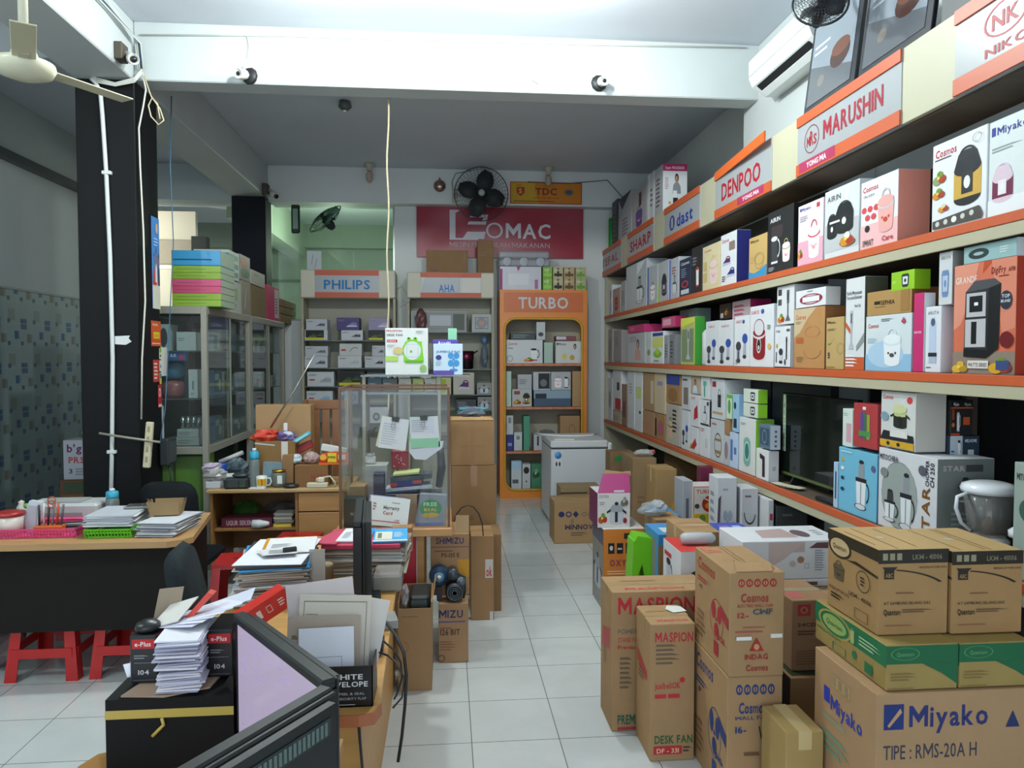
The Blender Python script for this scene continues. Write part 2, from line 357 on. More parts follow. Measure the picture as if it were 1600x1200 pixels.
def i_kettle(f, body='#e8e8ea', dark='#2a2c30'):
    f.poly([(.25, .08), (.2, .8), (.7, .8), (.72, .08)], body); f.ell(.45, .82, .25, .08, dark); f.ring(.72, .5, .2, .3, .25, dark, 14, -90, 90); f.rect(.22, .03, .52, .07, dark)
def i_iron(f, a='#5a2a5c', b='#b9c0d6'):
    f.poly([(.03, .2), (.95, .2), (.92, .34), (.2, .38)], b); f.poly([(.12, .38), (.9, .34), (.88, .62), (.5, .66)], a); f.ring(.66, .58, .24, .22, .3, a, 12, 0, 180)
def i_fan(f, c='#5aa0e0', g='#e6eaee'):
    for k in range(4):
        a = math.radians(45+90*k); f.ell(.5+.24*math.cos(a), .55+.24*math.sin(a), .17, .15, c)
    f.ell(.5, .55, .08, .07, c); f.rect(.46, .1, .08, .25, c); f.ell(.5, .08, .25, .06, c)
def i_propeller(f, c='#b3262c'):
    f.ring(.5, .5, .5, .5, .05, c, 24); f.ell(.27, .68, .15, .22, c); f.ell(.72, .66, .15, .22, c); f.ell(.5, .24, .17, .17, c); f.ell(.5, .5, .06, .05, c)
def i_blender(f, steel='#8e959b', dark='#26292c', glassc='#dfe7ea'):
    f.poly([(.25, .06), (.2, .55), (.72, .55), (.66, .06)], glassc); f.rect(.18, .53, .56, .08, dark); f.poly([(.32, .61), (.35, .92), (.6, .92), (.64, .61)], steel); f.ell(.475, .92, .125, .04, dark)
    f.ring(.72, .34, .17, .2, .25, dark, 12, -80, 90); f.rect(.44, .1, .04, .42, steel); f.ell(.45, .05, .3, .06, '#cfd4d8'); f.ring(.45, .05, .3, .06, .15, dark)
def i_stick(f, c='#b7bcc2', d='#2a2c2e'):
    f.poly([(.36, .55), (.34, .95), (.66, .95), (.64, .55)], c); f.rect(.44, .64, .12, .24, d); f.rect(.42, .2, .16, .36, c); f.poly([(.42, .2), (.2, .02), (.8, .02), (.58, .2)], c)
def i_pot(f, c='#b9bec4', d='#26282c', lid='#9aa0a6'):
    f.rect(.15, .1, .7, .48, c); f.ell(.5, .1, .35, .1, c); f.ell(.5, .58, .37, .1, lid); f.poly([(.13, .6), (.3, .78), (.7, .78), (.87, .6)], lid); f.ell(.5, .82, .1, .07, d); f.rect(.42, .1, .14, .4, d)
    f.poly([(.8, .62), (1, .5), (1, .4), (.8, .52)], d); f.poly([(.2, .62), (0, .52), (0, .44), (.2, .52)], d)
def i_duo(f, a='#2f4fa0', b='#3a3e44', c='#aab2c0'):
    f.poly([(.6, .2), (.66, .66), (.84, .66), (.86, .2)], c); f.ell(.75, .74, .2, .15, a); f.ell(.73, .2, .14, .06, b)
    f.poly([(.14, .08), (.12, .5), (.4, .5), (.4, .08)], c); f.ell(.27, .52, .2, .14, b); f.ell(.27, .08, .16, .07, b); f.rect(.22, .15, .1, .22, b)
def i_juicer(f, c='#8e2026', w_='#d7dade', d='#26282c'):
    f.rect(.1, .2, .8, .42, c); f.ell(.5, .17, .4, .12, c); f.ring(.5, .15, .42, .13, .12, w_, 20, 180, 360); f.ell(.5, .64, .42, .12, w_); f.ell(.5, .67, .4, .1, c); f.ell(.5, .78, .33, .19, w_); f.ring(.5, .78, .34, .2, .1, c); f.ell(.5, .38, .15, .18, w_); f.ell(.5, .38, .11, .14, d); f.ell(.5, .33, .05, .05, w_)
def i_lamp(f, c='#2c3036', g='#cfd8de'):
    f.poly([(.15, .2), (.1, .8), (.2, .92), (.8, .92), (.9, .8), (.85, .2), (.75, .08), (.25, .08)], c); f.poly([(.25, .25), (.22, .75), (.78, .75), (.75, .25)], g); f.ell(.5, .5, .12, .12, c)
def i_person(f, skin='#b98a6c', hair='#2a2224', top='#c9d3e0'):
    f.poly([(.1, 0), (.16, .42), (.4, .56), (.7, .54), (.9, .36), (.95, 0)], top); f.ell(.52, .76, .2, .22, hair); f.ell(.5, .72, .13, .16, skin); f.rect(.45, .52, .12, .08, skin)
def i_tube(f, c='#8e2a3c', g='#e8f0f8'):
    f.ring(.5, .5, .48, .42, .18, c, 24); f.rect(.1, .24, .8, .52, c); f.rect(.15, .3, .7, .4, g)
def i_whisk(f, c='#2e3236'):
    f.rect(.72, .2, .08, .6, c); f.ell(.76, .82, .05, .13, c); f.ell(.4, .45, .13, .12, c); f.rect(.3, .12, .2, .22, '#c8cdd2'); f.ell(.4, .12, .12, .05, c); f.rect(.08, .1, .05, .35, c); f.ell(.68, .12, .05, .1, c); f.ell(.14, .66, .06, .07, '#c8a23a')
def i_fryer(f, body='#2a2b2f', face='#b9babd', dark='#17181b'):
    f.poly([(.62, .1), (.92, .18), (.95, .9), (.64, .86)], dark); f.poly([(.04, .1), (.06, .84), (.66, .86), (.64, .08)], body); f.poly([(.06, .84), (.66, .86), (.95, .9), (.8, .97), (.3, .97)], '#4a4b50')
    f.rect(.09, .52, .5, .3, face); f.rect(.17, .58, .34, .2, dark); f.rect(.07, .14, .53, .35, face); f.rect(.23, .18, .14, .28, dark); f.rect(.3, .66, .1, .04, '#e8f0ff'); f.poly([(.04, .02), (.04, .12), (.64, .1), (.92, .2), (.92, .12), (.62, 0)], dark)
def i_heater(f, c='#7fb3a8', g='#3d7f74'):
    f.ell(.5, .22, .35, .18, c); f.rect(.15, .2, .7, .58, c); f.ell(.5, .78, .35, .18, c); f.ell(.5, .52, .27, .3, '#d9e6e2'); f.ell(.5, .52, .22, .26, g)
def i_warn(f, c='#5a4632'):
    for k in range(4): f.ring(.12+.25*k, .5, .1, .42, .2, c, 12); f.rect(.08+.25*k, .35, .08, .3, c)
def i_food(f, a='#c98a2c', b='#6b8f2e', c='#a03a22'):
    f.ell(.3, .3, .3, .26, a); f.ell(.66, .34, .26, .24, c); f.ell(.5, .62, .2, .2, b); f.ell(.4, .44, .1, .1, '#e6c65a')
ICONS = dict(cooker=i_cooker, jug=i_jug, kettle=i_kettle, iron=i_iron, fan=i_fan, prop=i_propeller, blender=i_blender, stick=i_stick, pot=i_pot, duo=i_duo, juicer=i_juicer, lamp=i_lamp, person=i_person, tube=i_tube, whisk=i_whisk, fryer=i_fryer, heater=i_heater, warn=i_warn, food=i_food)
def draw(f, ops):
    """ops: ('r',x,y,w,h,col) ('t',x,y,w,h,'text',col[,shear]) ('n' thin text) ('e',cx,cy,rx,ry,col) ('o',cx,cy,rx,ry,thick,col) ('p',pts,col) ('l',x,y,w,h,n,col) ('i',x,y,w,h,icon,kwargs)"""
    for q in ops or ():
        k = q[0]; a = q[1:]
        if k == 'r': f.rect(*a)
        elif k == 't': f.text(a[0], a[1], a[2], a[3], a[4], a[5], 1, a[6] if len(a) > 6 else 0)
        elif k == 'n': f.text(a[0], a[1], a[2], a[3], a[4], a[5], 0)
        elif k == 'e': f.ell(*a)
        elif k == 'o': f.ring(*a)
        elif k == 'p': f.poly(*a)
        elif k == 'l': f.lines(*a)
        elif k == 'i':
            g = f.sub(a[0], a[1], a[2], a[3]); ICONS[a[4]](g, **(a[5] if len(a) > 5 else {})); f.k = g.k
PAL = dict(r='#c0202a', n='#1f2f7a', k='#24262a')
def carton(name, label, cat, loc, size, m, gfx=None, rz=0, group=None, sides=None, chamfer=.002, tape=None, parent=None):
    """one box: m = base material or hex; sides = {'R': hex ...} flat inks covering a whole face; gfx = {'L': ops}"""
    w, d, h = size; mb = MB()
    base = mat(m, .5, 'paper') if isinstance(m, str) else m
    mb.box(-w/2, w/2, -d/2, d/2, 0, h, base, chamfer)
    fc = faces(mb, w, d, h)
    for k, c in (sides or {}).items(): fc[k].rect(.006, .004, .988, .992, c)
    for k, ops in (gfx or {}).items(): draw(fc[k], ops)
    o = mb.build(name, parent, loc, rz)
    if label: tag(o, label, cat, group)
    if tape:   # a strip of packing tape over the top seam and down two faces
        t = MB(); ax, c = tape
        T = mat(c, .25, 'plastic')
        if ax == 'y': t.box(-.024, .024, -d/2-.0012, d/2+.0012, h-.0002, h+.0012, T); t.box(-.024, .024, -d/2-.0012, -d/2-.0002, h*.84, h, T); t.box(-.024, .024, d/2+.0002, d/2+.0012, h*.84, h, T)
        else: t.box(-w/2-.0012, w/2+.0012, -.024, .024, h-.0002, h+.0012, T); t.box(-w/2-.0012, -w/2-.0002, -.024, .024, h*.84, h, T); t.box(w/2+.0002, w/2+.0012, -.024, .024, h*.84, h, T)
        t.build('tape', o)
    return o
# ================================================================ LONG SHELVING UNIT ON THE RIGHT WALL
XS = 2.0; SZ = {1: 2.215, 2: 1.635, 3: .915}
ORG = mat('#c2592f', .45, 'paint'); CRM = mat('#b4af94', .5, 'paint'); BRN = mat('#564a3c', .7, 'wood'); DRK = mat('#262726', .7, 'paint')
unit = empty('shelving_unit', 'long cream and orange shelving unit of three shelves along the right wall', 'shelving', (XS, 5.5, 0))
def upart(m, name): return m.build(name, unit, (-XS, -5.5, 0))
SY0, SY1 = 1.7, 9.2
for z in (SZ[1], SZ[2], SZ[3]):
    m = MB(); m.box(XS+.004, 2.28, SY0, SY1, z-.045, z, BRN); m.box(2.28, 2.56, SY0, 4.27, z-.045, z, BRN); m.box(2.28, 2.56, 5.63, SY1, z-.045, z, BRN); upart(m, 'shelf_board')
    m = MB(); m.box(XS-.012, XS+.004, SY0, SY1, z-.038, z, ORG, .002); m.box(XS-.008, XS+.004, SY0, SY1, z-.085, z-.038, CRM, .002); upart(m, 'shelf_edge')
m = MB(); m.box(2.57, 2.59, 5.62, SY1, .1, 2.7, DRK); m.box(2.285, 2.297, 4.28, 5.62, .1, 2.7, DRK); m.box(2.57, 2.59, SY0, 4.27, .1, 2.7, DRK); upart(m, 'back_panel')
for y in (SY1, 7.35, 5.9, 3.36):
    m = MB(); m.box(2.5 if y < 9 else XS, 2.56, y-.02, y+.02, 0, 2.71, CRM if y > 9 else BRN, .003); upart(m, 'upright')
m = MB(); m.box(XS+.02, 2.28, SY0, SY1, 2.71, 2.73, BRN); m.box(XS+.02, 2.28, SY0, SY1, 3.02, 3.04, CRM); upart(m, 'canopy_box')
ZB, ZT = 2.72, 3.05
def ys(u, X=XS): return at(u, 500, X=X).y
SIGNS = [(934, 972, [('t', .22, .36, .66, .3, 'TEFAL', '#a8303a')]), (982, 1022, [('t', .1, .34, .8, .34, 'SHARP', '#a3242c')]),
         (1039, 1094, [('o', .24, .5, .08, .2, .3, '#3a4a86'), ('r', .18, .34, .03, .32, '#3a4a86'), ('r', .27, .34, .03, .32, '#3a4a86'), ('t', .38, .33, .44, .34, 'dast', '#24409a')]),
         (1118, 1205, [('t', .13, .34, .7, .37, 'DENPOO', '#a8202c'), ('r', .46, .04, .44, .16, '#a8385c'), ('t', .55, .08, .28, .08, 'YONG MA', '#f4f0f0')]),
         (1245, 1405, [('o', .17, .52, .085, .23, .08, '#7a4a4c'), ('t', .115, .42, .035, .16, 'M', '#a02a36'), ('t', .153, .42, .035, .24, 'R', '#a02a36'), ('t', .192, .42, .035, .16, 'S', '#a02a36'), ('t', .3, .4, .56, .3, 'MARUSHIN', '#a02a3a'), ('r', .04, .03, .4, .17, '#a8385c'), ('t', .13, .07, .22, .09, 'YONG MA', '#f4f0f0')]),
         (1487, 1790, [('o', .32, .6, .13, .19, .1, '#b23a44'), ('t', .24, .51, .16, .18, 'NK', '#b23a44'), ('t', .2, .25, .55, .1, 'NIKO INDO', '#b23a44')])]
prev = None
for i, (a, b, ops) in enumerate(SIGNS):
    y1, y0 = ys(a), max(ys(b), 1.75)
    m = MB(); m.box(XS-.01, XS+.02, y0, y1, ZB, ZT, mat('#a0a5a8', .35, 'paint'), .002)
    f = Face(m, (XS-.01, y1, ZB), (0, y0-y1, 0), (0, 0, ZT-ZB)); draw(f, ops[:2] if False else [])
    m.box(XS-.018, XS-.009, y0, y1, ZB, ZB+.065, ORG, .001)
    if i != 3: m.box(XS-.018, XS-.009, y0, y1, ZT-.055, ZT, ORG, .001)
    low = [q for q in ops if q[2] < .15]; f.k = 2; draw(f, [q for q in ops if q[2] >= .15])
    g = Face(m, (XS-.018, y1, ZB), (0, y0-y1, 0), (0, 0, ZT-ZB)); draw(g, low); upart(m, 'sign_panel')
    if i == 3:   # the loose orange strip lifting away from its panel
        m = MB(); m.prism([(XS-.02, y1, ZT-.05), (XS-.06, y0, ZT-.03), (XS-.06, y0, ZT+.035), (XS-.02, y1, ZT+.01)], (.01, 0, 0), mat('#d9652b', .4, 'paint')); upart(m, 'loose_strip')
    if i < len(SIGNS)-1:
        m = MB(); m.box(XS-.006, XS+.02, ys(SIGNS[i+1][0]), y0, ZB, ZT, mat('#b9b69c', .45, 'paint'), .002); upart(m, 'cream_panel')
# ---------------------------------------------------------------- boxes on the shelves
def shelf_box(u0, u1, vt, z, label, base, gfx=None, front=None, ud=None, depth=.22, vb=None, fops=None, X=XS+.015, cat='box', name='product_box', group='boxed appliances on the right wall shelves', tops=None, lean=0, tu=None):
    y1 = at(u0, 500, X=X).y; y0 = at(u1, 500, X=X).y
    if vb is not None: z = at(u0, vb, X=X).z
    h = at(tu or u0, vt, X=X).z - z - .0015; y1 = min(y1, 9.08)
    cap = 2.702 if z > 2 else SZ[1]-.09 if z > 1.6 else SZ[2]-.09
    h = min(h, cap-z)
    if ud: depth = max(.05, at(ud, 500, Y=y0).x - X)
    depth = min(depth, (2.275 if (y0 < 5.63 and y1 > 4.27) else 2.49)-X)
    s = {}
    if front: s['F'] = front
    if tops: s['T'] = tops
    o = carton(name, label, cat, (X+depth/2, (y0+y1)/2, z+.0012), (depth, max(y1-y0-.004, .02), h), base, {'L': gfx, 'F': fops}, sides=s, group=group)
    return o
W = '#dfe2e6'
z1, z2, z3 = SZ[1], SZ[2], SZ[3]
def C_(x=.08, y=.84, w_=.4, h=.08, c='#b8202c'): return ('t', x, y, w_, h, 'Cosmos', c, .08)
def MY(x=.08, y=.86, w_=.45, h=.07, c='#26348a'): return ('r', x, y, .05, h, c)
def MYt(x=.08, y=.86, w_=.45, h=.07, c='#26348a'): return ('t', x+.08, y, w_, h, 'Miyako', c)
S1 = [
 (937,956,453,'white carton with a dark-haired woman pictured, at far end of the top shelf',W,[('i',.25,.05,.7,.8,'person',{'top':'#aab4c4'})],None,None),
 (957,969,453,'reddish picture carton beside the woman carton on the top shelf','#b79a8c',[('i',.2,.1,.6,.7,'jug',{'body':'#a83a3a'})],None,None),
 (970,977,441,'plain grey carton third from the far end of the top shelf','#a9adb0',[('l',.1,.2,.8,.5,6,'#7c8288')],None,None),
 (978,1010,416,'tall silver-white carton with pale machine pictured on the top shelf','#bcc1c6',[('p',[(.55,.98),(.55,.7),(.95,.98)],'#e4e8ec'),('i',.45,.1,.5,.6,'blender')],None,None),
 (1011,1027,419,'grey carton with a blue spine on the top shelf','#b4b9bd',[('r',0,0,.14,1,'#3f6fc0'),('i',.25,.1,.6,.5,'jug',{'lid':'#a04a3a'})],None,None),
 (1028,1044,412,'grey carton with a lime green spine on the top shelf','#b4b9bd',[('r',0,0,.18,.5,'#a6d24a'),('i',.3,.1,.6,.6,'cooker',{'body':'#6a5a7a'})],None,None),
 (1045,1060,407,'pale carton with a wide periwinkle spine on the top shelf','#b9bec4',[('r',0,0,.2,1,'#6f86cc'),('l',.3,.6,.5,.2,3,'#a05a5a'),('i',.3,.1,.6,.5,'blender')],None,None),
 (1061,1079,408,'dark navy carton with white lettering and red emblem on the top shelf','#1c2c44',[('t',.15,.84,.7,.08,'Cosmos','#e6eaee'),('l',.15,.5,.6,.26,5,'#7f8fa8'),('o',.5,.32,.3,.1,.35,'#b8303a'),('r',.15,.06,.7,.12,'#c8d0d8')],None,None),
 (1080,1096,389,'slim black carton with a white bottle appliance pictured','#222226',[('l',.1,.6,.5,.2,3,'#7a7a80'),('i',.35,.12,.5,.5,'kettle',{'dark':'#a03030'})],None,None),
 (1097,1124,388,'cream carton with a pale pink rice cooker pictured','#d9cca4',[C_(.1,.86,.4,.06,'#c05040'),('i',.35,.08,.6,.7,'jug',{'body':'#e6cfc8','lid':'#d9b98a'}),('r',.05,.2,.2,.2,'#c9b078'),('r',.05,.45,.2,.2,'#c9b078')],'#cfc08e',None),
 (1125,1150,370,'white carton with two purple steam irons pictured and a violet side',W,[C_(.08,.84,.45,.07),('i',.08,.34,.6,.28,'iron',{}),('i',.35,.1,.6,.28,'iron',{'a':'#2a2c78'}),('r',.55,.66,.35,.16,'#8a7a70'),('l',.1,.08,.3,.12,3,'#5a5a60')],'#2c2f72',1172),
 (1169,1197,374,'tan carton with a cooker outline and a blue wave at its foot','#c4a468',[('r',.1,.86,.05,.06,'#3a3424'),('t',.17,.86,.4,.06,'Miyako','#3a3424'),('o',.6,.45,.28,.14,.06,'#8a7040'),('o',.6,.38,.24,.18,.06,'#8a7040'),('o',.18,.45,.1,.08,.08,'#8a7040'),('p',[(0,0),(0,.18),(.3,.12),(.6,.16),(1,.28),(1,0)],'#3a8fc0')],'#a07c46',None),
 (1198,1238,335,'large black carton picturing a kettle and white teardrop jug','#1c1c20',[('t',.1,.82,.4,.07,'AIRIN','#d8dadc'),('r',.15,.55,.45,.2,'#3c3236'),('i',.05,.14,.5,.5,'kettle',{'body':'#3a3c40','dark':'#d6dade'}),('i',.55,.12,.4,.4,'jug',{'body':'#e6e4e0','lid':'#b8a87a'}),('l',.06,.04,.3,.07,3,'#9aa0a6')],'#141416',1244),
 (1245,1284,325,'pink and white carton with a white jug cooker pictured','#e4dde2',[('r',0,0,1,.4,'#e0a8bc'),('r',.08,.9,.06,.05,'#26348a'),('t',.16,.9,.35,.05,'Miyako','#26348a'),('r',.75,.88,.12,.07,'#b83a44'),('l',.08,.72,.4,.1,3,'#9a90a0'),('i',.36,.06,.6,.68,'jug',{'lid':'#c85a70'}),('i',.02,.12,.2,.2,'food')],None,None),
 (1286,1340,303,'grey white carton picturing a black air fryer beside a cake','#cfd4d8',[('t',.08,.83,.4,.08,'AIRIN','#4a4e54'),('r',.62,.6,.08,.35,'#dfe3e6'),('r',0,.1,1,.4,'#b8bdc0'),('i',.06,.25,.36,.4,'cooker',{'body':'#24262a'}),('i',.3,.28,.6,.5,'cooker',{'body':'#26282c'}),('r',.18,.5,.3,.03,'#e8eaec'),('e',.7,.18,.22,.06,'#8a5a34'),('i',.5,.12,.4,.25,'food',{'b':'#e6e0d6'})],None,None),
 (1342,1400,289,'pale pink carton with fruit-printed rice cooker and salmon side',W,[('r',0,0,1,.36,'#e6b6b8'),C_(.06,.84,.42,.08),('n',.08,.76,.3,.035,'CRJ-3231 H','#5a5a60'),('e',.1,.58,.07,.045,'#cc4a50'),('e',.27,.58,.07,.045,'#cc4a50'),('e',.44,.58,.07,.045,'#cc4a50'),('e',.2,.46,.07,.045,'#cc4a50'),('e',.37,.46,.07,.045,'#cc4a50'),('e',.2,.3,.07,.05,'#26262a'),('i',.42,.16,.56,.68,'jug',{'body':'#e2a8a2','lid':'#c9c4c6','spot':'#c24a3a'}),('t',.08,.05,.3,.09,'SMART','#5a5048'),('t',.62,.07,.28,.07,'Care','#b0283c')],'#d98a78',1450),
 (1452,1537,232,'large white carton with a gold and black rice cooker pictured',W,[C_(.06,.84,.4,.09),('l',.05,.8,.5,.03,1,'#4a4a50'),('i',.38,.16,.58,.7,'cooker',{}),('i',.02,.52,.28,.2,'food',{'a':'#8a9a6a'}),('i',.02,.36,.26,.16,'food'),('i',.14,.2,.22,.12,'food',{'b':'#d6d0b0'}),('p',[(.04,.03),(.04,.12),(.9,.17),(.96,.08),(.94,.03)],'#4e4a46'),('e',.14,.08,.04,.03,'#c8ccc8'),('e',.3,.085,.04,.03,'#c8ccc8'),('e',.46,.09,.05,.035,'#e8ece8'),('e',.62,.1,.04,.03,'#c8ccc8'),('e',.78,.11,.04,.03,'#c8ccc8'),('o',.85,.9,.08,.05,.1,'#6a6e72')],None,None),
 (1539,1680,196,'big pale carton with blue wordmark, maroon rice cooker and a woman pictured','#d3dcdc',[('r',.03,.84,.05,.09,'#26348a'),('t',.1,.84,.36,.08,'Miyako','#26348a'),('l',.04,.66,.4,.06,2,'#8a9694'),('r',0,0,1,.18,'#e6eaec'),('i',.03,.1,.3,.44,'cooker',{'body':'#6e2444','lid':'#d9c3d0','panel':'#e6e0e6','foot':'#d9c3d0'}),('i',.48,.16,.5,.84,'person',{'top':'#aebfd8','hair':'#43302a'})],None,None),
]
for t in S1: shelf_box(t[0], t[1], t[2], z1, t[3], t[4], t[5], t[6], t[7])
